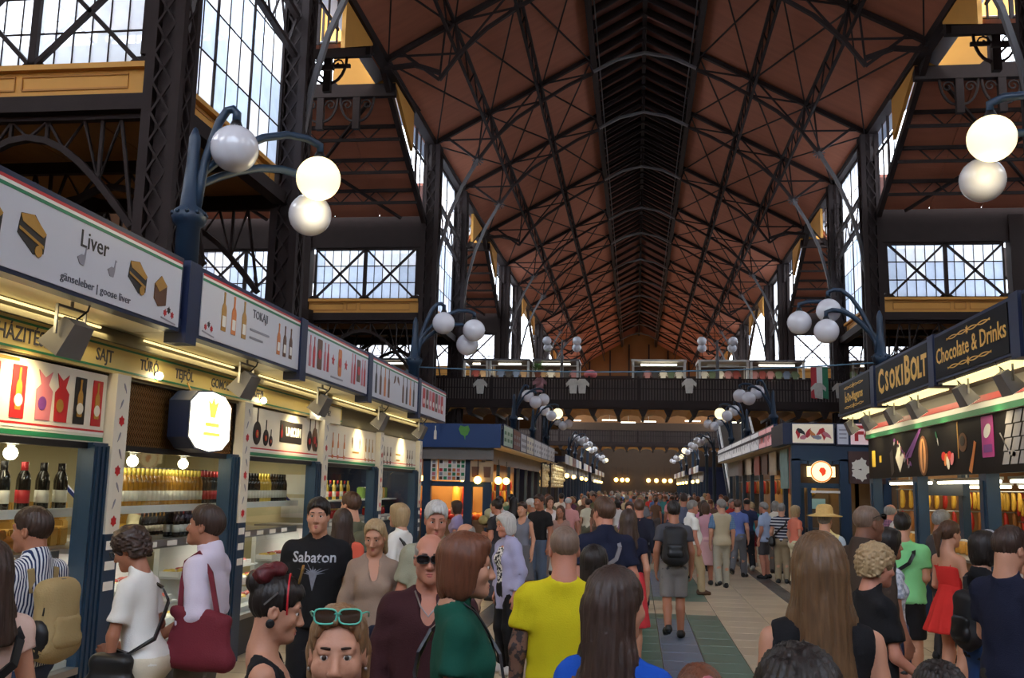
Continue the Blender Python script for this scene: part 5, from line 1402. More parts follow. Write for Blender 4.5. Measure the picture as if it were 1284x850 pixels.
for k, y in enumerate((10.9, 12.3, 14.4, 15.7, 17.3, 18.6)):
    floodlight((RX+.1, y, 3.12), -1, f'grey floodlight under the black canopy signs, {ordw[k]} from the near end', 24)
for i, (y0, y1) in enumerate(((10.6, 12.9), (13.5, 16.0), (16.7, 19.0))):
    area('band_fill_light', (RX+.2, (y0+y1)/2, 3.27), (0, math.radians(-35), 0), .12, y1-y0, 7, (1, .86, .55))  # added light to brighten the tricolour band
    obj('added_glow_panel', MB().box(RX+.04, RX+.3, y0, y1, 3.30, 3.325), emis('added_panel_glow', (255, 238, 170), 1.6), RST)  # glowing panel added under the signs to help light the band

# ================================================================== second right-hand stall (paprika shop) behind the cross passage
R2 = empty('paprika_shop', (5.0, 30, 0), label='blue corner shop with picture signs above and a glazed door facing the front', cat='stall')
obj('roof', MB().box(3.4, 8, 25.45, 46, 3.5, 3.56), BLUED, R2)
obj('front_beam', MB().box(3.6, 6.5, 25.3, 25.5, 2.7, 3.12), BLUE, R2)
for x, w in ((3.7, .22), (4.9, .26), (5.9, .2)): obj('post', MB().box(x-w/2, x+w/2, 25.3, 25.52, 0, 2.75), BLUE, R2)
obj('transom', MB().box(3.8, 4.8, 25.34, 25.46, 2.02, 2.14), BLUE, R2); obj('transom', MB().box(3.8, 4.8, 25.34, 25.46, 2.62, 2.72), BLUE, R2)
obj('door_post', MB().box(3.98, 4.08, 25.34, 25.46, 0, 2.03), BLUE, R2)
obj('door_head', MB().box(4.06, 4.78, 25.33, 25.4, 1.9, 1.96), SHELFW, R2)
obj('fanlight', MB().box(3.8, 4.8, 25.42, 25.44, 2.14, 2.62), M('dim_shop_glass', (80, 62, 46), .15, 0, .3, 3), R2)
obj('inner_wall', MB().box(3.8, 7, 26.6, 26.7, 0, 2.7), M('tan_shop_wall', (120, 92, 62), .6, 0, .25, 2), R2)
obj('door_leaf', MB().box(4.15, 4.72, 26.5, 26.58, 0, 1.95), M('brown_door', (92, 74, 54), .5, 0, .2), R2)
flat('door_notice', rrect(1, 1, .05), M('pale_blue_paper', (140, 180, 200), .5), R2, (4.42, 26.48, 1.62), (0, -1, 0), .4, .26)
area('shop_light', (4.4, 26.0, 2.5), (0, 0, 0), .6, .6, 14, (1, .85, .55))
ls = empty('illuminated_sign', (4.3, 25.2, 2.2), label='glowing round shop sign with a red paprika emblem and side wings over the door', cat='sign')
obj('wing', MB().box(3.96, 4.64, 25.2, 25.26, 2.3, 2.56), emis('warm_sign_glow', (255, 236, 180), 1.5), ls)
obj('disc', MB().prism([(4.3 + .27*math.cos(a), 25.17, 2.43 + .27*math.sin(a)) for a in np.linspace(0, 2*PI, 24, endpoint=False)], (0, .06, 0)), emis('warm_sign_glow', (255, 236, 180), 1.5), ls)
obj('ring', MB().path([(4.3 + .25*math.cos(a), 25.165, 2.43 + .25*math.sin(a)) for a in np.linspace(0, 2*PI, 25)], .03, .01, up=(0, 1, 0)), emis('orange_glow', (226, 120, 50), .9), ls)
flat('paprika', CHILI2, emis('red_glow', (220, 60, 24), 1.0), ls, (4.32, 25.16, 2.42), (0, -1, 0), .42, .22)
for dx in (-.3, .3): obj('hanger', MB().bar((4.3+dx, 25.25, 2.5), (4.3+dx, 25.35, 2.72), .02), BLACKM, ls)
def plain_sign(name, label, x0, x1, y, z0, z1, face, n=(0, -1, 0), group='signs of the paprika shop'):
    s = empty(name, ((x0+x1)/2, y, z0), label=label, cat='sign', group=group)
    obj('box', MB().box(x0-.03, x1+.03, y+.01, y+.16, z0-.03, z1+.03), BLUED, s)
    f = obj('face', MB().box(x0, x1, y, y+.012, z0, z1), face, s)
    return s, f
s, f = plain_sign('canopy_sign', 'cream corner sign with a colourful red and pink picture of peppers', 3.62, 4.62, 25.2, 3.14, 3.62, M('cream_glow_face', (226, 214, 190), .4, 0, .04, emit=.3))  # faint glow added to the sign face to brighten it
for k in range(9): flat('printed_pepper', CHILI2, (RED, PBLACK, PPINK, RED, PORANGE, PGREY, RED, RED, PPINK)[k], f, (3.75 + k*.09, 25.198 - .001*k, 3.36 + .07*math.sin(k*2.3)), (0, -1, 0), .28, .26, k*.9)
s, f = plain_sign('canopy_sign', 'narrow white sign between the picture sign and the red lettered sign', 4.72, 4.98, 25.2, 3.12, 3.62, WHITEP)
for k in range(3): flat('printed_line', rrect(1, 1, .1), PGREY, f, (4.85, 25.197, 3.48 - k*.1), (0, -1, 0), .18, .03)
s, f = plain_sign('canopy_sign', 'white sign with large red capital letters beside the tricolour band', 5.04, 6.3, 25.2, 3.12, 3.64, M('pinkish_glow_face', (226, 196, 196), .4, 0, .05, emit=.35))  # face given an added glow so the sign reads brighter
lettering('Fe', .52, RED, f, (5.36, 25.195, 3.38), (0, -1, 0), bold=.02, xs=1.0)
obj('corner_block', MB().box(3.38, 3.58, 25.2, 27.3, 3.1, 3.64), BLUED, R2)
RS = [27.4, 29.0, 30.7, 32.8, 35.6, 39.2, 42.5, 45.8]
for k in range(7):
    y0, y1 = RS[k], RS[k+1]-.15
    S, F = sign_box('canopy_sign', f'{("pink","red-and-pink","white","pale","grey-white","white","dim")[k]} sign on the long side of the paprika shop, {ordw[k]} from its corner', y0, y1, 3.45, 3.2, 3.72, NR, (M('pink_glow_face', (220, 160, 166), .4, 0, .06, emit=.45) if k < 2 else M('white_glow_face', (206, 206, 210), .4, 0, .04, emit=.4)), stripes=False, group='side signs of the paprika shop')  # side sign faces brightened by an added glow
    for q in range(5): flat('printed_picture', (CHILI2, oval(1, 1), BOTTLE2)[k % 3], (RED, PPINK, PGREY)[(k + q) % 3] if k < 2 else PGREY, F, (3.44, y0 + (q+.6)*(y1-y0)/5.4, 3.46), NR, .26, .3, q)
obj('side_fascia', MB().box(3.9, 4.0, 25.6, 46, 2.55, 3.2), GREYW, R2)
obj('side_soffit', MB().box(3.47, 3.95, 25.6, 46, 3.16, 3.19), SOFF, R2)
for k in range(8):
    y = 26.2 + k*2.7
    obj('post', MB().box(3.9, 4.02, y-.12, y+.12, 0, 2.6), BLUE, R2)
bcol = [M('red_meat_banner', (150, 70, 64), .5, 0, .35, 5), M('blue_green_banner', (120, 160, 160), .5, 0, .35, 4), M('cream_banner', (190, 176, 150), .5, 0, .3, 5), M('dark_banner', (90, 60, 52), .5, 0, .3, 5)]
for k, (y, h, c) in enumerate(((26.4, 1.1, 0), (28.0, 1.1, 1), (30.3, .7, 2), (32.2, .65, 3), (34.2, .65, 0), (36.6, .6, 2), (39.5, .6, 3))):
    o = obj('hanging_banner', MB().box(3.8, 3.83, y-.7, y+.7, 3.1-h, 3.08), bcol[c]); tag(o, f'{("red meat-print","blue and cream print","cream print","dark print","red print","pale print","brown print")[k]} banner hanging on the side of the paprika shop', 'banner', 'banners of the paprika shop')
obj('side_counter', MB().box(4.0, 4.6, 25.8, 46, 0, 1.0), DKBASE, R2)
obj('side_rear_wall', MB().box(5.4, 5.5, 26.6, 46, 0, 3.2), M('warm_back_wall', (176, 130, 74), .6, 0, .3, 1.5), R2)
for k in range(4): area('side_shop_light', (4.7, 28 + k*4.5, 2.6), (0, 0, 0), .8, 3, 24, (1, .8, .45))
for k in range(40):
    y = 26.5 + k*.45
    o = put('hanging_sweet', pm[k % 3], None, (4.3 + .2*(k % 2), y, 2.3)); o.scale = (2, 2, 1.6); tag(o, f'{("gold","red","brown")[k%3]} sausage hanging in the side opening of the paprika shop', 'sausage', f'{("gold","red","brown")[k%3]} sausages of the paprika shop')
obj('hanging_rail', MB().tube([(4.4, 26, 2.31), (4.4, 45, 2.31)], .015, 6), STEEL, R2); obj('hanging_rail', MB().tube([(4.3, 26, 2.31), (4.3, 45, 2.31)], .015, 6), STEEL, R2); obj('hanging_rail', MB().tube([(4.5, 26, 2.31), (4.5, 45, 2.31)], .015, 6), STEEL, R2)
# things seen in the passage between the two right stalls
pn = empty('wall_picture', (5.3, 25.28, 2.1), label='dark wall picture of white flowers beside the blue shop door', cat='picture')
obj('board', MB().box(4.98, 5.85, 25.2, 25.3, 2.15, 2.95), M('dark_picture', (70, 44, 38), .5, 0, .3, 5), pn)
for k in range(5): flat('printed_flower', star(.5, 6, .7), CREAMP, pn, (5.25 + .12*math.cos(k*1.25), 25.197 - .001*k, 2.5 + .16*math.sin(k*1.25)), (0, -1, 0), .26, .3)
# ================================================================== globe lamps on blue posts
GLOBE = M('opal_globe', (206, 206, 212), .16, 0, .02, spec=.6, coat=.3)
GLIT = emis('lit_globe', (255, 238, 186), 1.45)
globe_me = MB().ball((0, 0, 0), .205, 28, 18).mesh('globe', GLOBE, True)
globe_lit = MB().ball((0, 0, 0), .205, 28, 18).mesh('globe', GLIT, True)
def globe_lamp(loc, sx, zc, globes, lit, label, ztop=None, double=False):
    """post with two bent arms carrying opal globes; globes are offsets toward the aisle, along it, and height"""
    t = empty('globe_lamp', loc, label=label, cat='lamp', group='globe lamps of the hall')
    x0, y0, z0 = loc
    H_ = zc - z0
    put('post', MB().lathe([(.10, 0), (.10, H_-.08), (.13, H_-.06), (.15, H_), (.13, H_+.06), (.085, H_+.10), (.055, H_+.5), (.05, H_+.72), (.02, H_+.80), (.0, H_+.82)], 12).mesh('post', IRONB, True), t)
    for k in range(10):
        a = k*2*PI/10
        if k < 10 and y0 < 20: put('rivet', MB().ball((.14*math.cos(a), .14*math.sin(a), H_+.03), .022, 6, 4).mesh('rivet', IRONB, True), t)
    for q, (gx, gy, gz) in enumerate(globes):
        tip = Vector((sx*gx, gy, gz - z0 + .20))
        base = Vector((sx*.06, 0, H_ + .05 + .1*(q % 2)))
        top = tip.z + .16
        pts = [base, base + Vector((sx*.03, 0, .25))]
        for s in (0.15, .3, .5, .7, .88): pts.append(Vector((base.x + (tip.x-base.x)*s, base.y + (tip.y-base.y)*s, base.z + .25 + (top-base.z-.25)*math.sin(min(1, s*1.25)*PI/2))))
        pts += [tip + Vector((0, 0, .12)), tip + Vector((0, 0, .02))]
        put('arm', MB().tube(pts, .038, 8).mesh('arm', IRONB, True), t)
        put('socket', MB().lathe([(.05, -.04), (.06, 0), (.04, .05)], 10, tip).mesh('socket', BLACKM, True), t)
        put('globe', globe_lit if q in lit else globe_me, t, (sx*gx, gy, gz - z0), label='glowing globe' if q in lit else None)
        if q in lit:
            l = bpy.data.lights.new('globe_light', 'POINT'); l.energy = 14; l.color = (1, .85, .55); l.shadow_soft_size = .25
            o = bpy.data.objects.new('globe_light', l); COL.objects.link(o); o.location = (x0 + sx*gx, y0 + gy - .0, gz - .32)
    return t
globe_lamp((-4.12, 7.63, 3.2), 1, 4.12, [(.36, .02, 4.74), (.87, .75, 4.70), (.70, 1.05, 4.44)], {1}, 'nearest globe lamp over the food stall, one of three globes glowing')
globe_lamp((-4.3, 17.0, 3.2), 1, 4.1, [(.5, .1, 4.82), (1.03, .3, 4.72), (.86, .6, 4.50)], set(), 'globe lamp with three unlit globes at the far end of the food stall')
globe_lamp((3.72, 16.5, 3.4), -1, 4.12, [(.80, .1, 4.95), (1.25, .3, 4.78), (.9, -.2, 4.55)], set(), 'globe lamp with three unlit globes behind the confectionery signs')
globe_lamp((3.72, 8.2, 3.4), -1, 4.3, [(.92, .4, 5.02), (.84, .9, 4.80)], {0}, 'globe lamp over the confectionery stall cut by the frame, one globe glowing')
tri = [(.45, 0, 4.85), (.95, .2, 4.75), (.75, -.35, 4.62)]
names = ['first', 'second', 'third', 'fourth', 'fifth', 'sixth', 'seventh', 'eighth']
for i, (y, lit) in enumerate(((31.5, ()), (37.5, (1,)), (43.5, ()), (58, ()), (64, ()), (72, (0,)), (90, ()), (100, (1,)))):
    globe_lamp((-4.3, y, 3.2), 1, 4.1, tri, set(lit), f'{names[i]} globe lamp beyond the cross passage in the left row')
for i, (y, lit) in enumerate(((29.5, ()), (36.5, (1,)), (42.5, ()), (57, ()), (63, ()), (72, (1,)), (88, (0,)), (98, ()))):
    globe_lamp((3.75 if y < 50 else 4.15, y, 0.0 if 50 < y < 66 else 3.2), -1, 4.1, tri, set(lit), f'{names[i]} globe lamp beyond the cross passage in the right row')

o = obj('cable', MB().tube([(-4.25 + 7.95*t, 17 - .5*t, 4.0 + .06*t - .5*t*(1-t)) for t in np.linspace(0, 1, 13)], .012, 5), M('blue_cable', (80, 110, 130), .6))
tag(o, 'thin blue cable strung across the aisle between two globe lamp posts', 'cable')
# ================================================================== gallery bridges
def gallery(y0, y1, z, label_i, det=True):
    g = empty('gallery_bridge', (0, y0, z), kind='structure')
    obj('deck', MB().box(-20, 20, y0, y1, z-.12, z), IRON, g)
    obj('fascia', MB().box(-20, 20, y0-.06, y0, z-.28, z+.06), IRON, g)
    obj('lower_girder', MB().box(-20, 20, y0-.02, y0+.12, z-.34, z-.24), IRON, g)
    n = 36; w = 40 / n
    vm = MB(); prof = [(-w/2+.06, -.62), (-w/2+.06, -.55), (-w*.3, -.40), (0, -.34), (w*.3, -.40), (w/2-.06, -.55), (w/2-.06, -.62)]
    vm2 = MB()
    up_ = [(x, zz) for x, zz in prof[1:-1]]
    vm2.prism([(x, 0, zz) for x, zz in up_] + [(w/2-.06, 0, -.26), (-w/2+.06, 0, -.26)], (0, y1-y0-.2, 0))
    vme = vm2.mesh('vault', YEL)
    jme = MB().box(-.06, .06, 0, y1-y0-.1, -.66, -.2).prism([(-.06, -.02, -.66), (.06, -.02, -.66), (.22, -.02, -.3), (-.22, -.02, -.3)], (0, .06, 0)).mesh('joist', IRON)
    for k in range(n):
        x = -20 + (k+.5)*w
        if abs(x) > (11 if det else 9): continue
        put('vault', vme, g, (x, .12, 0)); put('joist', jme, g, (x - w/2, .05, 0))
    obj('top_rail', MB().box(-20, 20, y0-.05, y0+.03, z+.98, z+1.05), IRON, g)
    obj('middle_rail', MB().box(-20, 20, y0-.03, y0+.01, z+.55, z+.59), IRON, g)
    b = MB(); k = -20.0
    while k < 20:
        b.box(k-.03, k+.03, y0-.02, y0+.0, z+.06, z+.98); k += .125
    obj('baluster', b, IRON, g, kind='stuff')
    obj('rail_screen', MB().box(-20, 20, y0+.02, y0+.04, z+.05, z+.97), M('grey_rail_screen', (104, 94, 88), .8, 0, .3, 3), g)
    for k in range(19): obj('rail_post', MB().box(-20+k*2.2-.05, -20+k*2.2+.05, y0-.06, y0+.04, z, z+1.12), IRON, g)
    for x in (-9.2, -4.4, 4.4, 9.2):
        obj('support_post', MB().box(x-.1, x+.1, y0+.6, y0+.8, 0, z-.2), IRONB, g)
    return g
gallery(43.0, 46.6, 5.72, 0)
gallery(82.0, 86.0, 5.72, 1, False)
tubem = MB().tube([(-.8, 0, 0), (.8, 0, 0)], .03, 6).mesh('tube', emis('white_tube', (255, 246, 220), 6.0))
for i, (x, y) in enumerate(((-6.0, 47.2), (-3.4, 48), (-1.6, 47.5), (.3, 48.2), (2.4, 47.4), (4.6, 48), (-.7, 49))):
    t = empty('ceiling_tube', (x, y, 5.2), label=f'short lit tube hanging under the gallery bridge, {ordw[i]} counted across', cat='lamp', group='tubes under the gallery')
    put('tube', tubem, t, sc=(.45, 1, 1)); put('stem', MB().bar((0, 0, 0), (0, 0, .4), .03).mesh('stem', SHELFW), t)
KW = M('kiosk_white_frame', (190, 186, 176), .5, 0, .06); KB = M('kiosk_dark_inside', (96, 78, 66), .7, 0, .3, 3)
goods_c = [M('souvenir_' + n, c, .7, 0, .25, 9) for n, c in dict(red=(120, 50, 48), white=(200, 194, 182), blue=(84, 98, 126), pink=(150, 104, 106), tan=(150, 122, 92), green=(82, 96, 76), black=(40, 36, 40)).items()]
gm = [MB().prism([(-.16, 0, .0), (.16, 0, .0), (.2, 0, .3), (.34, 0, .22), (.36, 0, .34), (.14, 0, .5), (-.14, 0, .5), (-.36, 0, .34), (-.34, 0, .22), (-.2, 0, .3)], (0, .06, 0)).mesh('souvenir_blouse', c) for c in goods_c]
bmx = [boxthing('souvenir_box', c, .26, .2, .22) for c in goods_c]
kn = 0
for i, (x0, x1, dim, top) in enumerate(((-8.15, -7.1, 0, 1), (-6.95, -5.2, 1, 1), (-4.95, -2.95, 0, 1), (-.45, 1.85, 0, 0), (2.5, 4.6, 1, 0), (4.75, 7.0, 0, 1), (9.1, 10.9, 0, 1), (-12.5, -10, 0, 1), (11.2, 13.4, 0, 1))):
    z = 5.72; y0, y1 = 43.5, 45.2
    t = empty('souvenir_kiosk', ((x0+x1)/2, y0, z), label=f'glass-fronted souvenir kiosk on the gallery bridge, {ordw[i]} of the row', cat='kiosk', group='souvenir kiosks on the gallery')
    for x in (x0, x1):
        for y in (y0, y1): obj('post', MB().box(x-.05, x+.05, y-.05, y+.05, z, z+1.9), KW, t)
    obj('roof', MB().box(x0-.08, x1+.08, y0-.08, y1+.05, z+1.86, z+1.95), KW if i in (4, 3) else GREYI, t)
    obj('front_rail', MB().box(x0, x1, y0-.04, y0+.04, z+1.62, z+1.66), KW, t)
    obj('back', MB().box(x0, x1, y1-.06, y1, z, z+1.86), KB, t)
    obj('counter', MB().box(x0+.06, x1-.06, y0+.05, y0+.6, z, z+.85), KB, t)
    obj('tube', MB().tube([(x0+.35, y0+.2, z+1.74), (x1-.35, y0+.2, z+1.74)], .04, 6), emis('white_tube', (255, 246, 220), 6.0) if i != 4 else KW, t)
    area('kiosk_light', ((x0+x1)/2, y0+.5, z+1.72), (0, 0, 0), x1-x0-.4, .3, 26, (1, .92, .72))
    nn = int((x1-x0)/.36)
    for k in range(nn):
        for r in range(2):
            c = (k*3 + i*2 + r*5 + (k*k) % 3) % 7; nm = list(('red', 'white', 'blue', 'pink', 'tan', 'green', 'black'))[c]
            xx = x0 + .3 + k*.36
            if r == 0:
                o = put('souvenir_blouse', gm[c], None, (xx, y1-.3, z+1.08)); o.scale = (.6, 1, 1.1); tag(o, f'{nm} blouse hanging in the {ordw[i]} gallery kiosk', 'clothing', f'{nm} blouses in the {ordw[i]} kiosk')
            else:
                o = put('souvenir_box', bmx[c], None, (xx, y0+.3, z+.85)); tag(o, f'{nm} souvenir box on the counter of the {ordw[i]} gallery kiosk', 'souvenir', f'{nm} boxes in the {ordw[i]} kiosk')
# flag, blouses and ball hung on the rail
fg = empty('tricolour_flag', (7.55, 42.9, 6.0), label='hanging red white and green flag on the gallery rail', cat='flag')
for k, c in enumerate((RED, PWHITE, GREEN)):
    obj('stripe', MB().prism([(7.2 + k*.24, 42.88, 5.95), (7.44 + k*.24, 42.88, 5.9), (7.44 + k*.24, 42.9, 7.3), (7.2 + k*.24, 42.9, 7.3)], (0, .02, 0)), c, fg)
obj('rod', MB().bar((7.1, 42.9, 7.3), (8.0, 42.9, 7.3), .03), KW, fg)
for i, (x, z, c) in enumerate(((7.5, 5.95, 1), (8.4, 5.95, 1), (2.0, 6.1, 1), (-2.7, 6.05, 1), (-3.1, 6.05, 1), (-4.6, 6.1, 3), (-7.3, 6.0, 1))):
    o = put('embroidered_blouse', gm[c], None, (x, 42.86, z)); o.scale = (.9, 1, 1.3); tag(o, f'{("white","pale")[c==3]} embroidered blouse hung outside the gallery rail, {ordw[i]} of the line', 'clothing', 'blouses on the gallery rail')
o = put('paper_lantern', MB().ball((0, 0, 0), .3, 14, 8, (1, 1, .7)).mesh('paper_lantern', M('pink_lantern', (210, 110, 110), .6), True), None, (-2.35, 43.3, 6.95)); tag(o, 'round pink lantern beside the open middle of the gallery', 'lantern')
pt = empty('flower_pot', (-4.7, 42.8, 6.75), label='leafy pot plant on the gallery rail', cat='plant')
obj('pot', MB().lathe([(.12, 0), (.17, .25), (.18, .28)], 10, (-4.7, 42.98, 6.77)), M('terracotta', (150, 84, 60), .7), pt)
b = MB(); rr = random.Random(3)
for k in range(60):
    a, e = rr.uniform(0, 2*PI), rr.uniform(-.2, 1.3); d = Vector((math.cos(a)*math.cos(e), math.sin(a)*math.cos(e), math.sin(e))); c = Vector((-4.7, 42.98, 7.05)) + d*rr.uniform(.15, .42)
    n_ = d.cross(Vector((0, 0, 1))).normalized()*.07; b.add([c - n_, c + d*.16 + Vector((0, 0, -.03)), c + n_, c - d*.1], [(0, 1, 2, 3)])
obj('leaves', b, M('leaf_green', (96, 128, 72), .6, 0, .2), pt, kind='stuff')
# two-armed lamps standing on the gallery
for i, x in enumerate((-3.65, 3.26)):
    t = empty('globe_lamp', (x, 43.25, 5.72), label=f'grey two-armed globe lamp on the gallery bridge, {("left","right")[i]} of the pair', cat='lamp', group='globe lamps of the hall')
    put('post', MB().lathe([(.14, 0), (.09, .3), (.07, 1.9), (.11, 2.0), (.06, 2.1), (.04, 2.8)], 10).mesh('post', GREYI, True), t)
    for s in (-1, 1):
        pts = [(0, 0, 2.3)] + [(s*.68*k/6, 0, 2.3 + .55*math.sin(k/6*PI*.62)) for k in range(1, 7)]
        put('arm', MB().tube(pts, .03, 6).mesh('arm', GREYI, True), t)
        put('globe', globe_me, t, (s*.68, -.1, 2.74)); put('globe', globe_me, t, (s*.66, .15, 2.46))
# stair up to the gallery
stc = empty('staircase', (5, 44, 0), label='stair with pale handrail rising to the gallery behind the paprika shop', cat='stair')
for k in range(30):
    obj('step', MB().box(4.3, 6.0, 47 + k*.32, 47.32 + k*.32, .19*k, .19*(k+1)), GREYW, stc)
for x in (4.25, 6.02):
    obj('stringer', MB().prism([(x, 47, -.0), (x, 47.5, 0), (x, 56.7, 5.5), (x, 56.6, 5.72)], (.05, 0, 0)), IRONB, stc)
    obj('handrail', MB().tube([(x, 46.6, .9), (x, 47.2, 1.1), (x, 56.6, 6.6)], .06, 8), SHELFW, stc)
    for k in range(6): obj('baluster', MB().bar((x, 47.2 + k*1.8, .15 + 1.07*k), (x, 47.2 + k*1.8, 1.1 + 1.07*k), .04), IRONB, stc)

# ================================================================== second left-hand stall (fruit shop) behind the cross passage
L2 = empty('fruit_shop', (-5.5, 34, 0), label='navy corner shop with green leaf emblem, poster boards and warm lit fruit displays', cat='stall')
obj('roof', MB().box(-8.2, -4.07, 27.05, 47, 3.5, 3.58), BLUED, L2)
FB2 = obj('front_fascia', MB().box(-8.2, -4.08, 26.95, 27.1, 2.95, 3.62), M('navy_fascia', (28, 62, 112), .4, 0, .1, 1.5), L2)
flat('leaf_emblem', [(-.5,.25),(-.35,.5),(0,.42),(.35,.5),(.5,.2),(.3,-.15),(.12,-.2),(.1,-.5),(-.02,-.2),(-.3,-.1)], M('leaf_emblem_green', (86, 150, 60), .4), FB2, (-5.12, 26.945, 3.36), (0, -1, 0), .32, .42)
flat('bottle_emblem', BOTTLE2, CREAMP, FB2, (-5.95, 26.945, 3.36), (0, -1, 0), .26, .38)
obj('lower_fascia', MB().box(-8.2, -4.3, 27.15, 27.3, 2.62, 2.98), GREYW, L2)
for k, x in enumerate((-8.05, -7.2, -6.25, -5.05, -4.5)):
    obj('post', MB().box(x-.12, x+.12, 27.4, 27.6, 0, 2.7), BLUE, L2)
obj('transom', MB().box(-8.1, -4.4, 27.42, 27.56, 1.86, 2.0), BLUE, L2)
pcol = [RED, PORANGE, PBROWN, CREAMP, PPINK, PGREY, PBLACK, GREEN]
for i, (x0, x1) in enumerate(((-6.9, -6.4), (-6.14, -5.95), (-5.9, -5.14))):
    bd = obj('poster_board', MB().box(x0, x1, 27.36, 27.4, 2.03, 2.62), PWHITE, L2)
    nx_ = max(1, int((x1-x0)/.125))
    for r in range(5):
        for c in range(nx_):
            flat('printed_square', rrect(1, 1, .05), pcol[(r*3 + c*5 + i + (r*c) % 4) % 8], bd, (x0 + (c+.5)*(x1-x0)/nx_, 27.357, 2.09 + r*.115), (0, -1, 0), .092, .092)
pb2 = obj('basket_board', MB().box(-4.98, -4.32, 27.3, 27.34, 2.0, 2.6), M('tan_print', (170, 146, 112), .5, 0, .2, 6), L2)
for k in range(2): flat('printed_basket', [(-.4,-.5),(.4,-.5),(.5,.5),(-.5,.5)], PBROWN, pb2, (-4.83 + k*.34, 27.297, 2.28), (0, -1, 0), .22, .3)
obj('rear_wall', MB().box(-8.15, -4.9, 29.2, 29.3, 0, 3.2), M('warm_back_wall', (176, 130, 74), .6, 0, .3, 1.5), L2)
obj('side_fascia', MB().box(-4.66, -4.56, 27.3, 47, 2.55, 3.2), GREYW, L2); obj('side_soffit', MB().box(-4.6, -4.07, 27.1, 47, 3.0, 3.03), SOFF, L2)
for k in range(8): obj('post', MB().box(-4.66, -4.56, 27.7 + k*2.6, 27.82 + k*2.6, 0, 2.6), BLUE, L2)
obj('side_rear_wall', MB().box(-6.3, -6.2, 29.3, 47, 0, 3.2), M('warm_back_wall', (176, 130, 74), .6, 0, .3, 1.5), L2)
obj('side_counter', MB().box(-5.2, -4.6, 28, 47, 0, .9), M('wood_counter', (128, 92, 60), .5, 0, .2, 3), L2)
obj('front_counter', MB().box(-8.1, -4.7, 27.7, 28.3, 0, .9), M('wood_counter', (128, 92, 60), .5, 0, .2, 3), L2)
SS = [27.4, 29.6, 31.6, 33.3, 35.8, 38.5, 41.5, 45]
for k in range(7):
    S, F = sign_box('canopy_sign', f'{("pale green","dark red","white","cream","pale","grey","dim white")[k]} sign on the long side of the fruit shop, {ordw[k]} from its corner', SS[k], SS[k+1]-.25, -4.05, 3.05, 3.62, NL, (M('mint_sign_face', (190, 214, 200), .4), M('maroon_sign_face', (110, 60, 54), .4), WHITEP, CREAMP, WHITEP, WHITEP, WHITEP)[k], stripes=False, group='side signs of the fruit shop')
    for q in range(6): flat('printed_line', rrect(1, 1, .1), (PGREY, GREEN)[k == 0], F, (-4.04, SS[k] + .3 + (q % 3)*(SS[k+1]-SS[k]-.6)/2.4, 3.22 + .2*(q // 3)), NL, .4, .1)
for k in range(5): area('shop_light', (-5.4, 29 + k*4, 2.55), (0, 0, 0), .7, 3, 70, (1, .74, .38))
area('shop_light', (-6.4, 28.2, 2.4), (0, 0, 0), 3, .6, 60, (1, .7, .36))
for i, (x, y) in enumerate(((-4.75, 27.25), (-4.25, 27.9), (-4.3, 30.0), (-5.3, 28.2), (-6.6, 28.2))):
    t = empty('bulb_lamp', (x, y, 2.05), label=f'warm glowing bulb at the front of the fruit shop, {ordw[i]} from the corner', cat='lamp', group='warm bulbs of the fruit shop')
    put('bulb', MB().ball((0, 0, 0), .11, 12, 8).mesh('bulb', emis('warm_bulb', (255, 206, 110), 9.0), True), t); put('cord', MB().bar((0, 0, .1), (0, 0, .6), .02).mesh('cord', BLACKM), t)
def heap(name, mts, label, cat, group, x0, x1, y0, y1, z0, r, n, seed, sc=(1, 1, 1), rise=.25):
    rg = random.Random(seed); ms = [MB().ball((0, 0, 0), r, 12, 8, sc).mesh(name, m_, True) for m_ in mts]; k = 0
    nx_ = max(1, int((x1-x0)/(2*r))); ny_ = max(1, int((y1-y0)/(2*r))); lay = 0
    while k < n and lay < 6:
        for i in range(max(1, nx_-lay)):
            for j in range(max(1, ny_-lay)):
                if k >= n: break
                o = put(name, ms[rg.randrange(len(ms))], None, (x0 + r*(1+lay) + 2*r*i, y0 + r*(1+lay) + 2*r*j, z0 + r*sc[2] + lay*r*1.42), (rg.uniform(-.4, .4), rg.uniform(-.4, .4), rg.uniform(0, 6)))
                tag(o, label, cat, group); k += 1
        lay += 1
MEL = [M('melon_rind', (190, 176, 116), .55, 0, .15, 14, .3, 50), M('pale_melon_rind', (206, 198, 150), .55, 0, .12, 14, .3, 50)]
mt_ = empty('fruit_table', (-3.55, 26.0, 0), label='low wooden display table carrying the heap of melons', cat='table')
obj('top', MB().box(-4.4, -2.9, 25.3, 26.7, .82, .88), M('wood_counter', (128, 92, 60), .5, 0, .2, 3), mt_)
for x in (-4.3, -3.0):
    for y in (25.4, 26.6): obj('leg', MB().box(x-.05, x+.05, y-.05, y+.05, 0, .82), M('wood_counter', (128, 92, 60), .5, 0, .2, 3), mt_)
heap('melon', MEL, 'pale netted melon in the heap before the fruit shop', 'melon', 'melons heaped at the fruit shop', -4.4, -2.9, 25.3, 26.7, .88, .125, 60, 4)
heap('orange_pepper', [M('orange_fruit', (220, 110, 40), .35, 0, .1), M('red_fruit', (190, 44, 36), .3, 0, .1)], 'small orange or red fruit heaped on the front counter of the fruit shop', 'fruit', 'fruit on the front counter', -8.0, -4.8, 27.7, 28.3, .9, .09, 90, 5)
heap('pepper', [M('orange_fruit', (220, 110, 40), .35), M('red_fruit', (190, 44, 36), .3), M('yellow_fruit', (226, 180, 60), .35, 0, .1)], 'small round fruit heaped on the long side counter of the fruit shop', 'fruit', 'fruit on the side counter', -5.2, -4.6, 28, 36, .9, .1, 110, 6)
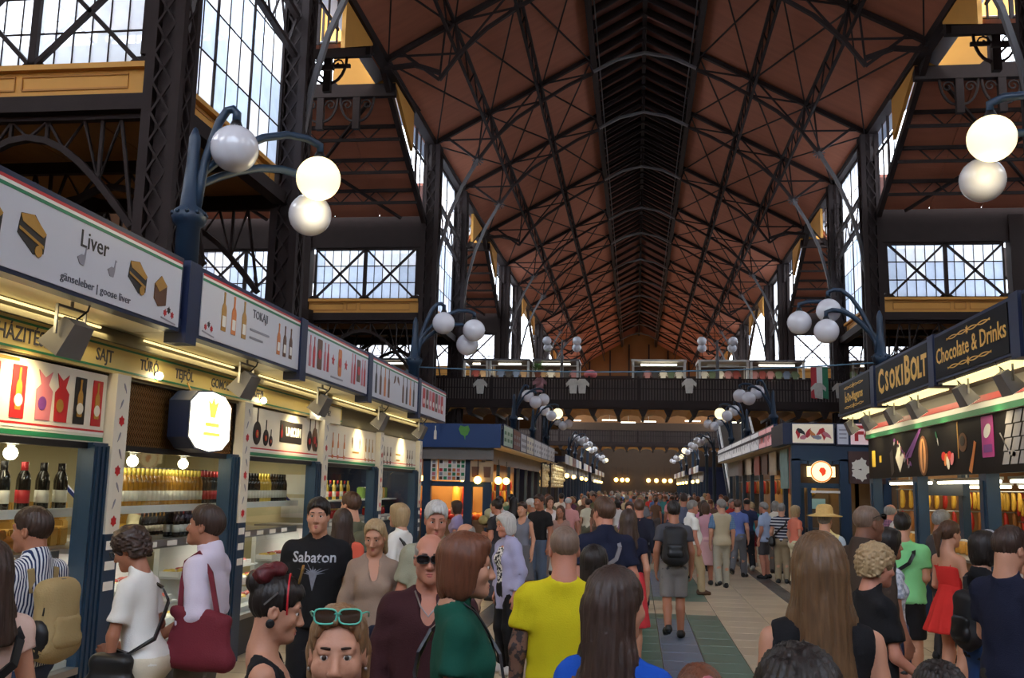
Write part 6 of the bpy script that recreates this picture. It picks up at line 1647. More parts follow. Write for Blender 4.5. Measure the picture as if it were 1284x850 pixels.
for k in range(40):
    o = put('hanging_sweet', pm[(k*2) % 3], None, (-6.1, 29.6 + k*.4, 2.2 - .5*(k % 2))); o.scale = (2, 2, 1.7); tag(o, f'{("gold","red","brown")[(k*2)%3]} string of sausage on the rear wall of the fruit shop', 'sausage', f'{("gold","red","brown")[(k*2)%3]} strings in the fruit shop')
for i, x in enumerate((-8.0, -7.6, -6.9, -6.6, -5.7, -5.4)):
    o = put('hanging_sweet', pm[1 if i % 2 else 0], None, (x, 28.9, 1.9)); o.scale = (4, 4, 2.4); tag(o, f'thick {("gold","red")[i%2]} paprika string on the front wall of the fruit shop', 'paprika', f'{("gold","red")[i%2]} paprika strings of the fruit shop')
gar = MB(); rg = random.Random(9)
for k in range(7): gar.ball((.05*math.sin(k*2), .05*math.cos(k*2), -.13*k), .085, 8, 5)
gme = gar.mesh('garlic_string', M('garlic_skin', (226, 216, 180), .5, 0, .1), True)
for k in range(12):
    o = put('garlic_string', gme, None, (-4.0 + .35*(k % 2), 38.5 + k*.55, 2.75)); tag(o, 'pale string of garlic bulbs hanging at the far end of the fruit shop', 'garlic', 'garlic strings'); o['kind'] = 'thing'
rk = empty('garlic_rack', (-3.9, 41, 0), label='metal hanging rack carrying the garlic strings', cat='rack')
for y in (38.2, 41.5, 44.9):
    for x in (-4.0, -3.65): obj('upright', MB().box(x-.03, x+.03, y-.03, y+.03, 0, 2.85), BLACKM, rk)
for x in (-4.0, -3.65): obj('rail', MB().box(x-.02, x+.02, 38.2, 44.9, 2.78, 2.84), BLACKM, rk)
area('garlic_fill_light', (-3.3, 41.5, 3.0), (0, math.radians(-30), 0), .5, 5, 60, (1, .8, .45))  # added light with no fitting, brightens the garlic strings
# ================================================================== rows of stalls further down the hall
k = 0
for sx, nm in ((-1, 'left'), (1, 'right')):
    for y0, y1 in ((50 if sx < 0 else 57.5, 66), (68, 81), (87, 112)):
        k += 1; x0 = 4.3
        t = empty('far_stall', (sx*5, y0, 0), label=f'dark far stall in the {nm} row, lit from inside, {("first","second","third")[(0 if y0 < 60 else 1 if y0 < 80 else 2)]} past the gallery', cat='stall', group='far stalls')
        if sx > 0 and y0 == 57.5: x0 = 6.4
        bxx = lambda a, b, c, d, e, f: MB().box(min(sx*a, sx*b), max(sx*a, sx*b), c, d, e, f)
        obj('roof', bxx(x0-.35, 8.2, y0, y1, 3.2, 3.5), BLUED, t); obj('fascia', bxx(x0-.05, x0+.05, y0, y1, 2.5, 3.2), GREYW, t)
        obj('end_wall', bxx(x0, 8.2, y0, y0+.1, 0, 3.3), BLUED, t); obj('rear_wall', bxx(x0+1.6, x0+1.7, y0, y1, 0, 3.2), M('warm_back_wall', (176, 130, 74), .6), t)
        obj('counter', bxx(x0, x0+.6, y0, y1, 0, 1.0), DKBASE, t)
        n = int((y1-y0)/3)
        for q in range(n+1): obj('post', bxx(x0-.06, x0+.06, y0+q*3-.1, y0+q*3+.1, 0, 2.6), BLUE, t)
        for q in range(n): obj('sign_face', bxx(x0-.38, x0-.36, y0+q*3+.2, y0+q*3+2.7, 3.12, 3.6), (WHITEP, CREAMP, M('maroon_sign_face', (110, 60, 54)))[q % 3], t)
        area('far_stall_light', (sx*(x0+.8), (y0+y1)/2, 2.9), (0, 0, 0), .8, (y1-y0)*.9, 40, (1, .76, .42))
        for q in range(n):
            if (q + k) % 2 == 0:
                tt = empty('bulb_lamp', (sx*(x0-.15), y0+q*3+1.5, 2.55), label='small warm bulb hanging under the fascia of a far stall', cat='lamp', group='bulbs of the far stalls')
                put('bulb', MB().ball((0, 0, 0), .13, 10, 6).mesh('bulb', emis('warm_bulb', (255, 206, 110), 9.0), True), tt); put('cord', MB().bar((0, 0, 0), (0, 0, .6), .02).mesh('cord', BLACKM), tt)
for i, x in enumerate((-2.6, -1.9, -1.3, 1.1, 2.0, 2.9, 3.6)):
    tt = empty('bulb_lamp', (x, 113.25, 2.9), label=f'warm bulb at the dark far end of the hall, {ordw[i]} across', cat='lamp', group='bulbs at the far end')
    put('bulb', MB().ball((0, 0, 0), .24, 10, 6).mesh('bulb', emis('warm_bulb', (255, 206, 110), 9.0), True), tt); put('cord', MB().bar((0, 0, .2), (0, 0, 1.5), .04).mesh('cord', BLACKM), tt)
obj('far_gloom_sheet', MB().box(-9, 9, 113.4, 113.6, 0, 9.5), M('far_gloom', (70, 54, 40), .8, 0, .2), we)  # added dark sheet, the gloom of the far end put into its colour
# ================================================================== the crowd
def patt(name, c1, c2, kind='stripe', scale=60.0, axis='X'):
    if name in MATS: return MATS[name]
    mt = M(name, c1, .85, 0, 0, bump=.2, bs=150, spec=.2); nt = mt.node_tree; N = nt.nodes; L = nt.links; b = N['Principled BSDF']
    tc = N.new('ShaderNodeTexCoord'); mx = N.new('ShaderNodeMix'); mx.data_type = 'RGBA'
    mx.inputs[6].default_value = lin(c1) + (1,); mx.inputs[7].default_value = lin(c2) + (1,)
    def ramp(sock, lo, hi):
        r = N.new('ShaderNodeMapRange'); r.inputs[1].default_value = lo; r.inputs[2].default_value = hi; L.new(sock, r.inputs[0]); return r.outputs[0]
    if kind == 'floral':
        t = N.new('ShaderNodeTexNoise'); t.inputs['Scale'].default_value = scale; t.inputs['Detail'].default_value = 2
        L.new(tc.outputs['Object'], t.inputs['Vector']); L.new(ramp(t.outputs['Fac'], .46, .54), mx.inputs[0])
    else:
        def wave(ax):
            t = N.new('ShaderNodeTexWave'); t.bands_direction = ax; t.inputs['Scale'].default_value = scale; t.inputs['Distortion'].default_value = .6; t.inputs['Detail Scale'].default_value = .6
            L.new(tc.outputs['Object'], t.inputs['Vector']); return t.outputs['Fac']
        f = ramp(wave(axis), .5, .62)
        if kind == 'plaid':
            ma = N.new('ShaderNodeMath'); ma.operation = 'MULTIPLY_ADD'; ma.inputs[1].default_value = .5
            g2 = N.new('ShaderNodeMath'); g2.operation = 'MULTIPLY'; g2.inputs[1].default_value = .5
            L.new(ramp(wave('Z'), .5, .62), g2.inputs[0]); L.new(f, ma.inputs[0]); L.new(g2.outputs[0], ma.inputs[2]); f = ma.outputs[0]
        L.new(f, mx.inputs[0])
    L.new(mx.outputs[2], b.inputs['Base Color'])
    return mt
def place(P, x, y, rz):
    c, s_ = math.cos(rz), math.sin(rz); hx, hy = float(P.hc[0])*P.k, float(P.hc[1])*P.k
    return (x - (c*hx - s_*hy), y - (s_*hx + c*hy), 0)
NEAR = dict(v=.011, vh=.0055); MID = dict(v=.014, vh=.0075); FAR = dict(v=.021, vh=.011)
def person(label, x, y, h, rz, build, sk=0, shoes='black', lod=NEAR, group=None, lips=None, eyes=True, brows=True, **kw):
    P = Person(h=h, **{**lod, **kw})
    loc = place(P, x, y, rz)
    r = finish(P, 'person', loc, rz, label, SKIN[sk], build(P), shoes, eyes, brows, group, lips)
    return P, r, loc, rz
def inframe(name, info, label, cat, group=None):
    """a carried thing, rooted at the floor below its wearer and turned with it"""
    P, r, loc, rz = info
    return empty(name, loc, rz, label, cat, group)
def decal(me, shirt, k, zc, lift=.004, back=False):
    from mathutils.bvhtree import BVHTree
    bv = BVHTree.FromPolygons([v.co[:] for v in shirt.vertices], [p.vertices[:] for p in shirt.polygons])
    for v in me.vertices:
        x, z, e = v.co.x, v.co.y, v.co.z
        hit = bv.ray_cast(Vector((-x if not back else x, .6 if not back else -.6, zc + z)), Vector((0, -1 if not back else 1, 0)))
        yy = hit[0].y if hit[0] else .1
        v.co = (-x if not back else x, yy + (lift + e) * (1 if not back else -1), zc + z)
    return me
def backpack(info, mt, mt2, label, zc=1.2, w=.15, hgt=.22, d=.10, straps=True, group=None, side=False):
    P, r, loc, rz = info; k = P.k
    t = inframe('backpack', info, label, 'backpack', group)
    yb = float(P.upf((0, -.115, zc))[1])
    F = Field(lines([(-.26, .26, .011)]), lines([(yb-.30, yb+.08, .011)]), lines([(zc-.34, zc+.36, .011)]))
    F.ell((0, yb-d, zc-.04), (w, d, hgt), .04); F.cone((-w*.5, yb-d*.9, zc+hgt*.55), (w*.5, yb-d*.9, zc+hgt*.55), d*.75, d*.75, .05); F.cone((-w*.55, yb-d, zc-hgt*.7), (w*.55, yb-d, zc-hgt*.7), d*.9, d*.9, .05)
    F.plane((0, 1, 0), yb+.005)
    put('bag_body', F.mesh('bag_body', mt, k), t)
    F = Field(lines([(-.2, .2, .011)]), lines([(yb-.36, yb, .011)]), lines([(zc-.3, zc+.1, .011)]))
    F.cone((-w*.4, yb-d*1.75, zc-.13), (w*.4, yb-d*1.75, zc-.13), .055, .055, .03, sy=1.3); F.cone((-w*.4, yb-d*1.7, zc-.04), (w*.4, yb-d*1.7, zc-.04), .045, .045, .03, sy=1.3)
    put('pocket', F.mesh('pocket', mt2, k), t)
    put('zip', MB().tube([((w*.95*math.cos(a))*k, (yb-d*1.25)*k, (zc-.04+hgt*1.02*math.sin(a))*k) for a in np.linspace(.2, PI-.2, 14)], .006, 5).mesh('zip', BLACKP, True), t)
    if side:
        for q in (-1,): put('mesh_pocket', MB().ball((q*w*.92*k, (yb-d)*k, (zc-.12)*k), .07, 12, 8, (.55, 1, 1.5)).mesh('mesh_pocket', BLACKM, True), t)
    if straps:
        for q in (1, -1):
            s_ = P.sh[q]
            pts = [(q*.085, yb+.01, zc+.12), (q*.10, float(s_[1])-.075, float(s_[2])+.03), (q*.115, float(s_[1])+.01, float(s_[2])+.080), (q*.125, float(s_[1])+.115, float(s_[2])-.01), (q*.14, float(s_[1])+.15, float(s_[2])-.13), (q*.165, float(s_[1])+.09, zc-.10), (q*.15, yb+.02, zc-.2)]
            put('strap', MB().path([tuple(c*k for c in p) for p in pts], .045, .016, up=(0, 1, .3)).mesh('strap', mt), t)
    return t
def strap_across(info, mt, q, label, z1=1.0, name='shoulder_bag', bag=None, bagm=None, side=-1, dy=0.0):
    """crossbody strap over shoulder q to the opposite hip, front and back, with an optional bag"""
    P, r, loc, rz = info; k = P.k
    t = inframe(name, info, label, 'bag')
    s_ = P.sh[q]; pts = []
    tz = float(s_[2])
    loop = [(q*.10, -.10, tz-.03), (q*.10, -.02, tz+.055), (q*.09, .08, tz-.01), (q*.04, .135, tz-.12), (-q*.06, .145, 1.16), (-q*.15, .10, z1+.04), (-q*.185, .0, z1), (-q*.15, -.13, z1+.06), (-q*.03, -.15, 1.2), (q*.06, -.14, tz-.12), (q*.10, -.10, tz-.03)]
    put('strap', MB().path([tuple(c*k for c in P.upf(p)) for p in [(a_*1.06, b_*1.22 - .004, c_) for a_, b_, c_ in loop]], .035, .012, up=(0, 1, .2)).mesh('strap', mt), t)
    if bag:
        w, d, h_ = bag
        F = Field(lines([(-.16, .16, .011)]), lines([(-.22, .22, .011)]), lines([(-.32, .08, .011)]))
        F.cone((0, -w*.4, -h_*.3), (0, w*.4, -h_*.3), d, d, .03); F.cone((0, -w*.45, -h_*.8), (0, w*.45, -h_*.8), d*1.15, d*1.15, .05)
        put('bag_body', F.mesh('bag_body', bagm or mt, k), t, tuple(c*k for c in (-q*(.215), dy, z1+.02)))
    return t
BLK = cloth('black', (26, 26, 29)); DENIM = cloth('denim', (52, 66, 98)); KHAKI = cloth('khaki', (150, 134, 108)); GREY = cloth('grey', (104, 104, 108)); WHITE = cloth('white', (222, 220, 214)); NAVY = cloth('navy', (28, 32, 52)); CREAM = cloth('cream', (214, 204, 170)); CHAR = cloth('charcoal', (62, 62, 68))
FWD = ((.20, -.03, 1.12), (.15, .20, 1.02), (-.2, .9, -.1)); LOW = ((.215, -.01, 1.12), (.19, .13, .91), (-.1, .5, -1))
CROSS = ((.215, .03, 1.13), (.02, .21, 1.13), (-1, .25, .05)); HOLD = ((.20, .0, 1.13), (.10, .24, 1.12), (-.4, .8, .3))
D2 = math.radians
# ---- at the food stall, left
i = person('person with dark hair and pale pink top beside the striped shirt', -2.84, 3.6, 1.64, D2(60), lambda P: [('shirt', P.top(cloth('pale_pink', (222, 190, 176)), sleeve=.35, neck='scoop', hem=.85)), ('trousers', P.trousers(BLK)), ('hair', P.hair(HAIR['dark'], 'long', .08))], fem=True)
strap_across(i, BLACKP, 1, 'black shoulder bag carried by the person in the pale pink top', z1=.98, bag=(.2, .05, .2))
i = person('man in blue and white striped shirt and jeans facing the nearest stall window', -3.71, 5.2, 1.71, D2(82), lambda P: [('shirt', P.top(patt('navy_white_stripe', (212, 216, 222), (34, 48, 86), 'stripe', 16, 'X'), sleeve=None, fore=.9, neck='collar', hem=.88, t=.02)), ('trousers', P.trousers(DENIM, waist=.97)), ('hair', P.hair(HAIR['dark'], 'short'))], sk=1, w=1.05, arms={1: FWD, -1: HOLD}, hyaw=.15)
TANBAG = M('tan_canvas', (156, 134, 92), .85, 0, .12, 8, .3, 120)
backpack(i, TANBAG, TANBAG, 'tan canvas backpack worn over the blue striped shirt', zc=1.17, w=.15, hgt=.23, d=.10, side=True)
i = person('woman with short dark curls in white T-shirt and cream trousers bending toward the display', -3.27, 5.5, 1.61, D2(92), lambda P: [('shirt', P.top(WHITE, sleeve=.72, neck='crew', hem=.92, seed=2.)), ('trousers', P.trousers(cloth('bone', (204, 194, 172)), waist=.97)), ('hair', P.hair(HAIR['dark'], 'curly'))], sk=1, fem=True, lean=.2, hpitch=-.35, fat=1.08, arms={-1: ((.2, .08, 1.12), (.20, .14, .87), (0, .15, -1)), 1: FWD}, shoes='white', lips=LIP)
g = i[1]; k = i[0].k
wt = put('wristwatch', MB().lathe([(.033, -.012), (.036, 0), (.033, .012)], 12).mesh('wristwatch', STEEL, True), g, tuple(i[0].wr[-1]*k))
gl = glasses(i[0], g, BLACKP, PANE, name='eyeglasses')
strap_across(i, BLACKP, 1, 'black bag worn in front by the woman in the white T-shirt', z1=1.0, bag=(.2, .06, .24), dy=.10)
i = person('man in pale lilac shirt and grey trousers looking up, bags on one arm', -2.97, 5.85, 1.73, D2(92), lambda P: [('shirt', P.top(cloth('lilac_white', (206, 196, 212)), sleeve=None, fore=.45, neck='collar', hem=.99, t=.02, loose=.01, seed=1.)), ('trousers', P.trousers(cloth('grey_khaki', (98, 92, 84)), waist=1.0, t=.022)), ('hair', P.hair(HAIR['dark'], 'short'))], sk=1, hpitch=.16, arms={-1: ((.225, -.07, 1.12), (.19, .17, .98), (-.1, .6, -.8)), 1: LOW}, lips=LIP)
P, g, loc, rz = i; k = P.k
put('belt', MB().lathe([(.150, -.02), (.152, .02)], 20).mesh('belt', BLACKP), g, (0, -.008*k, .985*k), (0, 0, 0), (1.04, .76, 1))
put('wristwatch', MB().lathe([(.034, -.012), (.038, 0), (.034, .012)], 12).mesh('wristwatch', STEEL, True), g, tuple(P.wr[-1]*k), (.5, 0, 0))
MAROON = M('maroon_canvas', (104, 26, 40), .8, 0, .12, 6, .25, 120)
t = inframe('tote_bag', i, 'large maroon tote bag hung on the shoulder of the man in the lilac shirt', 'bag')
F = Field(lines([(-.36, -.12, .012)]), lines([(-.36, .2, .012)]), lines([(.72, 1.22, .012)]))
F.cone((-.245, -.26, 1.09), (-.245, .06, 1.14), .035, .035, .02); F.cone((-.245, -.26, .86), (-.245, .06, .88), .07, .07, .06); F.ell((-.245, -.1, .98), (.06, .19, .17), .05)
put('bag_body', F.mesh('bag_body', MAROON, k), t)
put('handle', MB().path([tuple(c*k for c in p) for p in ((-.245, -.2, 1.13), (-.19, -.12, 1.36), (-.15, -.02, 1.475), (-.16, .05, 1.42), (-.22, .04, 1.3), (-.25, .03, 1.15))], .03, .012, up=(1, 0, 0)).mesh('handle', MAROON), t)
t = inframe('carrier_bag', i, 'dark green plastic carrier bag hanging from the hand of the man in lilac', 'bag')
F = Field(lines([(-.36, 0, .011)]), lines([(0, .4, .011)]), lines([(.38, .96, .011)]))
hx, hy, hz = [float(c) for c in P.wr[-1] + np.array(P.hd[-1])*.1]
F.cone((hx, hy, hz-.05), (hx, hy, hz-.22), .02, .09, .03); F.cone((hx, hy, hz-.2), (hx, hy, hz-.4), .1, .12, .05)
F.func(lambda X, Y, Z: (.008*np.sin(np.arctan2(Y-hy, X-hx)*9)).astype(np.float32))
put('bag_body', F.mesh('bag_body', M('green_plastic', (20, 48, 44), .3, 0, .2, 8), k), t)
for s_ in (-1, 1): put('handle', MB().path([tuple(c*k for c in p) for p in ((hx, hy+s_*.03, hz-.1), (hx, hy+s_*.02, hz), (hx, hy, hz+.012))], .02, .006, up=(1, 0, 0)).mesh('handle', M('green_plastic', (20, 48, 44))), t)
# ---- near centre-left
i = person('woman in profile with pinned-up dark red hair, red headband and black vest top', -1.60, 3.5, 1.545, D2(-74), lambda P: [('shirt', P.top(BLK, sleeve=0, neck='low', hem=.85, t=.012)), ('trousers', P.trousers(BLK)), ('hair', P.hair(HAIR['black'], 'bun'))], sk=0, fem=True, hpitch=-.22, lips=LIP, bust=1.0)
P, g, loc, rz = i; k = P.k; H = P.H
F = Field(lines([(-.12, .12, .006)]), lines([(-.2, .12, .006)]), lines([(float(P.hc[2]), float(P.hc[2])+.28, .006)]))
for a, b_, c in ((-.035, -.075, .125), (.03, -.085, .12), (.0, -.045, .145), (-.02, -.105, .10)): F.ell(H((a, b_, c)), (.045, .045, .038), .012)
F.func(lambda X, Y, Z: (.004*np.sin(X*110 + Y*60)*np.sin(Z*110 + Y*50)).astype(np.float32))
put('hair_rolls', F.mesh('hair_rolls', HAIR['wine'], k), g)
put('headband', MB().path([tuple(H((.086*math.cos(a), .035 - .02*math.sin(a), .045 + .092*math.sin(a)))*k) for a in np.linspace(-.5, PI+.5, 22)], .018, .006, up=(0, 1, 0)).mesh('headband', M('red_ribbon', (176, 24, 34), .5)), g)
gold = M('dull_gold', (150, 116, 62), .35, .6, .1)
put('headband_bow', MB().path([tuple(H((.04*math.sin(a), .055, .15 + .03*math.sin(2*a)))*k) for a in np.linspace(0, 2*PI, 16)], .02, .006, up=(0, 1, 0)).mesh('headband_bow', gold), g)
put('earring', MB().lathe([(.006, -.002), (.016, -.003), (.016, .003), (.006, .002)], 12).mesh('earring', BLACKP, True), g, tuple(H((-.081, -.008, -.048))*k), (0, PI/2, 0)); put('earring', MB().lathe([(.006, -.002), (.016, -.003), (.016, .003), (.006, .002)], 12).mesh('earring', BLACKP, True), g, tuple(H((.081, -.008, -.048))*k), (0, PI/2, 0))
put('hair_clip', MB().path([tuple(H((.088*s_, -.03 + .02*t_, .045 + .028*t_))*k) for s_ in (1,) for t_ in (-1, 0, 1)], .006, .006).mesh('hair_clip', STEEL), g)
i = person('woman facing the camera with turquoise sunglasses pushed up on blond hair', -1.06, 2.5, 1.575, D2(193), lambda P: [('shirt', P.top(CHAR, sleeve=.5)), ('trousers', P.trousers(BLK)), ('hair', P.hair(HAIR['blond'], 'back'))], sk=0, fem=True, lod=dict(v=.012, vh=.0045), lips=LIP)
TEAL = M('turquoise_plastic', (96, 196, 172), .3, 0, .04)
glasses(i[0], i[1], TEAL, M('brown_lens', (60, 44, 34), .08, 0, 0, spec=.8), w=.030, hgt=.020, z=.108, y=.078, name='sunglasses', label='turquoise sunglasses pushed up on the hair')
for q in (1, -1): put('earring', MB().ball((0, 0, 0), .005, 8, 6).mesh('earring', STEEL, True), i[1], tuple(i[0].H((q*.077, 0, -.04))*i[0].k))
i = person('man with short dark hair and stubble in black band T-shirt walking toward the camera', -2.66, 7.1, 1.77, D2(190), lambda P: [('shirt', P.top(BLK, sleeve=.62, neck='crew', hem=.84, loose=.015)), ('trousers', P.trousers(BLK)), ('hair', P.hair(HAIR['black'], 'short'))], sk=0, w=1.08, step=.25, lips=LIP)
P, g, loc, rz = i; shm = [c for c in g.children if c.name.startswith('shirt')][0].data
SILV = M('silver_print', (176, 178, 184), .5, 0, .1, 40)
tx = text_mesh('Sabaton', .105*P.k, .0005, bold=.0015, xs=.95); tx.materials.clear(); tx.materials.append(SILV)
put('chest_lettering', decal(tx, shm, P.k, 1.335*P.k), g)
em = MB()
for q in range(9):
    a = PI*q/8; em.prism([(.02*math.cos(a-.3), .02*math.sin(a-.3), 0), ((.09+.035*(q%2))*math.cos(a), (.05+.03*(q%2))*math.sin(a) + .01, 0), (.02*math.cos(a+.3), .02*math.sin(a+.3), 0)], (0, 0, .0005))
em.prism([(-.03, 0, 0), (0, -.12, 0), (.03, 0, 0), (0, .04, 0)], (0, 0, .0005))
put('chest_emblem', decal(em.mesh('chest_emblem', M('faded_print', (120, 122, 132), .6, 0, .3, 60)), shm, P.k, 1.22*P.k), g, kind='stuff')
i = person('woman with fair tied-back hair in taupe long-sleeved top looking down', -2.19, 7.0, 1.63, D2(196), lambda P: [('shirt', P.top(cloth('taupe', (148, 126, 110)), sleeve=None, fore=.55, neck='v', hem=.90, seed=3.)), ('trousers', P.trousers(cloth('dark_denim', (34, 38, 54)), waist=.97)), ('hair', P.hair(HAIR['fairblond'], 'back', name='hair'))], sk=0, fem=True, hpitch=-.35, hyaw=-.25, arms={1: ((.21, -.04, 1.12), (.2, .12, .92), (-.2, .4, -1)), -1: ((.22, -.03, 1.12), (.22, .06, .88), (0, .1, -1))}, lips=LIP, bust=1.1, fat=1.05)
i = person('woman in coral dress with long dark hair seen from behind near the stall', -2.93, 8.6, 1.66, D2(20), lambda P: [('dress', P.top(cloth('coral', (214, 96, 74)), sleeve=.4, neck='scoop', hem=.9)), ('skirt', P.skirt(cloth('coral', (214, 96, 74)), 1.05, .35, .16, .26)), ('hair', P.hair(HAIR['dark'], 'long', .30))], fem=True, lod=MID)
i = person('man in olive T-shirt with small backpack at the fourth stall window', -3.25, 9.9, 1.79, D2(60), lambda P: [('shirt', P.top(cloth('olive', (98, 98, 78)), neck='crew')), ('trousers', P.trousers(KHAKI)), ('hair', P.hair(HAIR['brown'], 'short'))], lod=MID, arms={1: FWD, -1: LOW})
backpack(i, M('olive_canvas', (84, 84, 66), .85, 0, .1), BLACKM, 'olive backpack on the man in the olive T-shirt', zc=1.2, w=.14, hgt=.2)
i = person('blond woman in white long-sleeved top facing the fifth stall window', -2.81, 10.2, 1.68, D2(72), lambda P: [('shirt', P.top(WHITE, sleeve=None, fore=.9, neck='crew', hem=.95)), ('trousers', P.trousers(cloth('white_trouser', (196, 190, 180)))), ('hair', P.hair(HAIR['fairblond'], 'soft'))], fem=True, lod=MID, arms={1: FWD, -1: FWD})
strap_across(i, BLACKP, -1, 'dark green shoulder bag on the blond woman in white', z1=.98, bag=(.18, .05, .16), bagm=M('dark_green_leather', (44, 56, 44), .5))
i = person('grey-haired old man in pale olive polo shirt walking behind the bald man', -1.74, 7.0, 1.77, D2(196), lambda P: [('shirt', P.top(cloth('pale_olive', (150, 150, 130)), sleeve=.75, neck='collar', hem=.86, loose=.03, t=.018)), ('trousers', P.trousers(cloth('grey_trouser', (110, 108, 104)))), ('hair', P.hair(HAIR['white'], 'short'))], sk=2, belly=.03, hpitch=-.2, step=.2, lips=LIP)
i = person('bald man in dark sunglasses and maroon open-collared shirt facing the camera', -1.29, 4.7, 1.66, D2(192), lambda P: [('shirt', P.top(cloth('dark_maroon', (58, 30, 34)), sleeve=None, fore=.9, neck='v', hem=.84, t=.02, loose=.02)), ('trousers', P.trousers(BLK)), ('hair', P.hair(HAIR['grey'], 'fringe'))], sk=2, lod=dict(v=.011, vh=.005), lips=LIP, eyes=False, w=1.03)
glasses(i[0], i[1], BLACKP, DARKLENS, w=.030, hgt=.019, y=.108)
put('necklace', MB().tube([tuple(c*i[0].k for c in p) for p in ((-.07, .045, 1.47), (-.04, .10, 1.40), (0, .125, 1.355), (.04, .10, 1.40), (.07, .045, 1.47))], .004, 6).mesh('necklace', STEEL, True), i[1])
i = person('woman with auburn bob in dark green T-shirt in profile', -0.97, 3.9, 1.70, D2(-78), lambda P: [('shirt', P.top(cloth('bottle_green', (18, 74, 60)), sleeve=.62, neck='crew', hem=.84, loose=.015)), ('trousers', P.trousers(BLK)), ('hair', P.hair(HAIR['auburn'], 'bob', .015))], sk=0, fem=True, hpitch=-.06, lips=LIP, arms={-1: ((.2, .0, 1.13), (.18, .15, .95), (-.1, .6, -.8))})
put('necklace_cord', MB().tube([tuple(c*i[0].k for c in p) for p in ((.06, -.02, 1.50), (.07, .05, 1.45), (.05, .11, 1.36), (0, .145, 1.25), (-.05, .11, 1.36), (-.07, .05, 1.45), (-.06, -.02, 1.50))], .004, 6).mesh('necklace_cord', BLACKP, True), i[1])
strap_across(i, BLACKP, -1, 'black handbag with chain worn in front by the woman in green', z1=1.02, bag=(.2, .06, .26), dy=.16)
i = person('white-haired old woman in lavender cardigan, floral top and black trousers', -1.66, 10.2, 1.61, D2(128), lambda P: [('shirt', P.top(patt('black_white_floral', (216, 214, 208), (40, 40, 48), 'floral', 40), sleeve=.3, neck='scoop', hem=.86)), ('cardigan', (lambda F: F)(P.top(cloth('lavender', (160, 158, 188)), sleeve=None, fore=.85, neck='open', hem=.70, t=.030, loose=.02, name='cardigan') )), ('trousers', P.trousers(BLK)), ('hair', P.hair(HAIR['white'], 'soft'))], fem=True, sk=2, shoes='white', lod=dict(v=.012, vh=.007), lean=.06, hpitch=-.15, fat=1.05)
i = person('man with cropped head and bright yellow T-shirt seen from behind', -0.67, 5.1, 1.70, D2(6), lambda P: [('shirt', P.top(cloth('bright_yellow', (198, 184, 26)), sleeve=.62, neck='crew', hem=.82, loose=.012, wr=.005)), ('trousers', P.trousers(DENIM)), ('hair', P.hair(HAIR['buzz'], 'buzz'))], sk=2, w=1.10, hyaw=.12, arms={-1: ((.235, -.02, 1.12), (.25, .02, .87), (0, .1, -1)), 1: ((.235, -.02, 1.12), (.24, .05, .87), (0, .1, -1))})
sl = MB()
P, g, loc, rz = i; k = P.k
F = P.grid(.8, 1.5, head=False); P.arm(F, -1, .003, ar=1.0); F.plane((0, 0, 1), 1.22)
put('tattoo_sleeve', F.mesh('tattoo_sleeve', patt('arm_tattoo', (120, 88, 74), (62, 54, 54), 'floral', 30), k), g)
i = person('woman with long dark hair and royal blue top seen from behind', -0.36, 3.2, 1.645, D2(-18), lambda P: [('shirt', P.top(cloth('royal_blue', (26, 78, 176)), sleeve=.5, neck='scoop', hem=.84)), ('trousers', P.trousers(DENIM)), ('hair', P.hair(HAIR['dark'], 'long', .07))], fem=True, hyaw=-.35)
strap_across(i, M('brown_leather', (110, 66, 42), .5, 0, .1), -1, 'brown leather bag strap across the royal blue top', z1=1.0, bag=(.2, .05, .18))
i = person('dark-haired short woman hidden behind the yellow T-shirt, only the hair showing', -0.55, 6.0, 1.55, D2(-10), lambda P: [('shirt', P.top(CHAR)), ('trousers', P.trousers(BLK)), ('hair', P.hair(HAIR['black'], 'bob', .05))], fem=True, lod=MID)
i = person('man in navy polo shirt with grey crossbody strap seen from behind', -0.58, 8.6, 1.81, D2(15), lambda P: [('shirt', P.top(NAVY, sleeve=.7, neck='collar', hem=.86, loose=.02)), ('trousers', P.trousers(BLK)), ('hair', P.hair(HAIR['brown'], 'short'))], sk=2, lod=MID, w=1.1, hyaw=.3, belly=.02)
strap_across(i, M('grey_webbing', (120, 116, 120), .7), 1, 'grey crossbody strap on the navy polo shirt', z1=1.0)
i = person('woman in dark top and red skirt walking away beyond the navy polo shirt', -0.38, 10.5, 1.68, D2(0), lambda P: [('shirt', P.top(NAVY, sleeve=.4, neck='scoop')), ('skirt', P.skirt(cloth('coral_red', (206, 60, 68)), 1.08, .5, .16, .24)), ('hair', P.hair(HAIR['dark'], 'long', .1))], fem=True, lod=MID)
i = person('young man in grey T-shirt and grey shorts walking away with a black backpack', 0.19, 13.1, 1.74, D2(3), lambda P: [('shirt', P.top(cloth('dark_grey_tee', (76, 76, 82)), neck='crew', hem=.88)), ('shorts', P.trousers(cloth('grey_shorts', (122, 118, 116)), leg=.92, loose=.028)), ('hair', P.hair(HAIR['black'], 'thick'))], sk=1, lod=dict(v=.013, vh=.008), step=.28)
backpack(i, M('black_nylon', (26, 26, 30), .6, 0, .1), BLACKM, 'black backpack on the young man in grey shorts', zc=1.22, w=.16, hgt=.25, d=.10)
i = person('grey-haired man in white shirt and khaki trousers striding across the aisle', 0.75, 18.6, 1.70, D2(-70), lambda P: [('shirt', P.top(WHITE, sleeve=.7, neck='collar', hem=.93, loose=.02)), ('trousers', P.trousers(cloth('khaki2', (168, 148, 116)))), ('hair', P.hair(HAIR['grey'], 'short'))], lod=MID, sk=2, step=.42, shoes='brown', belly=.03)
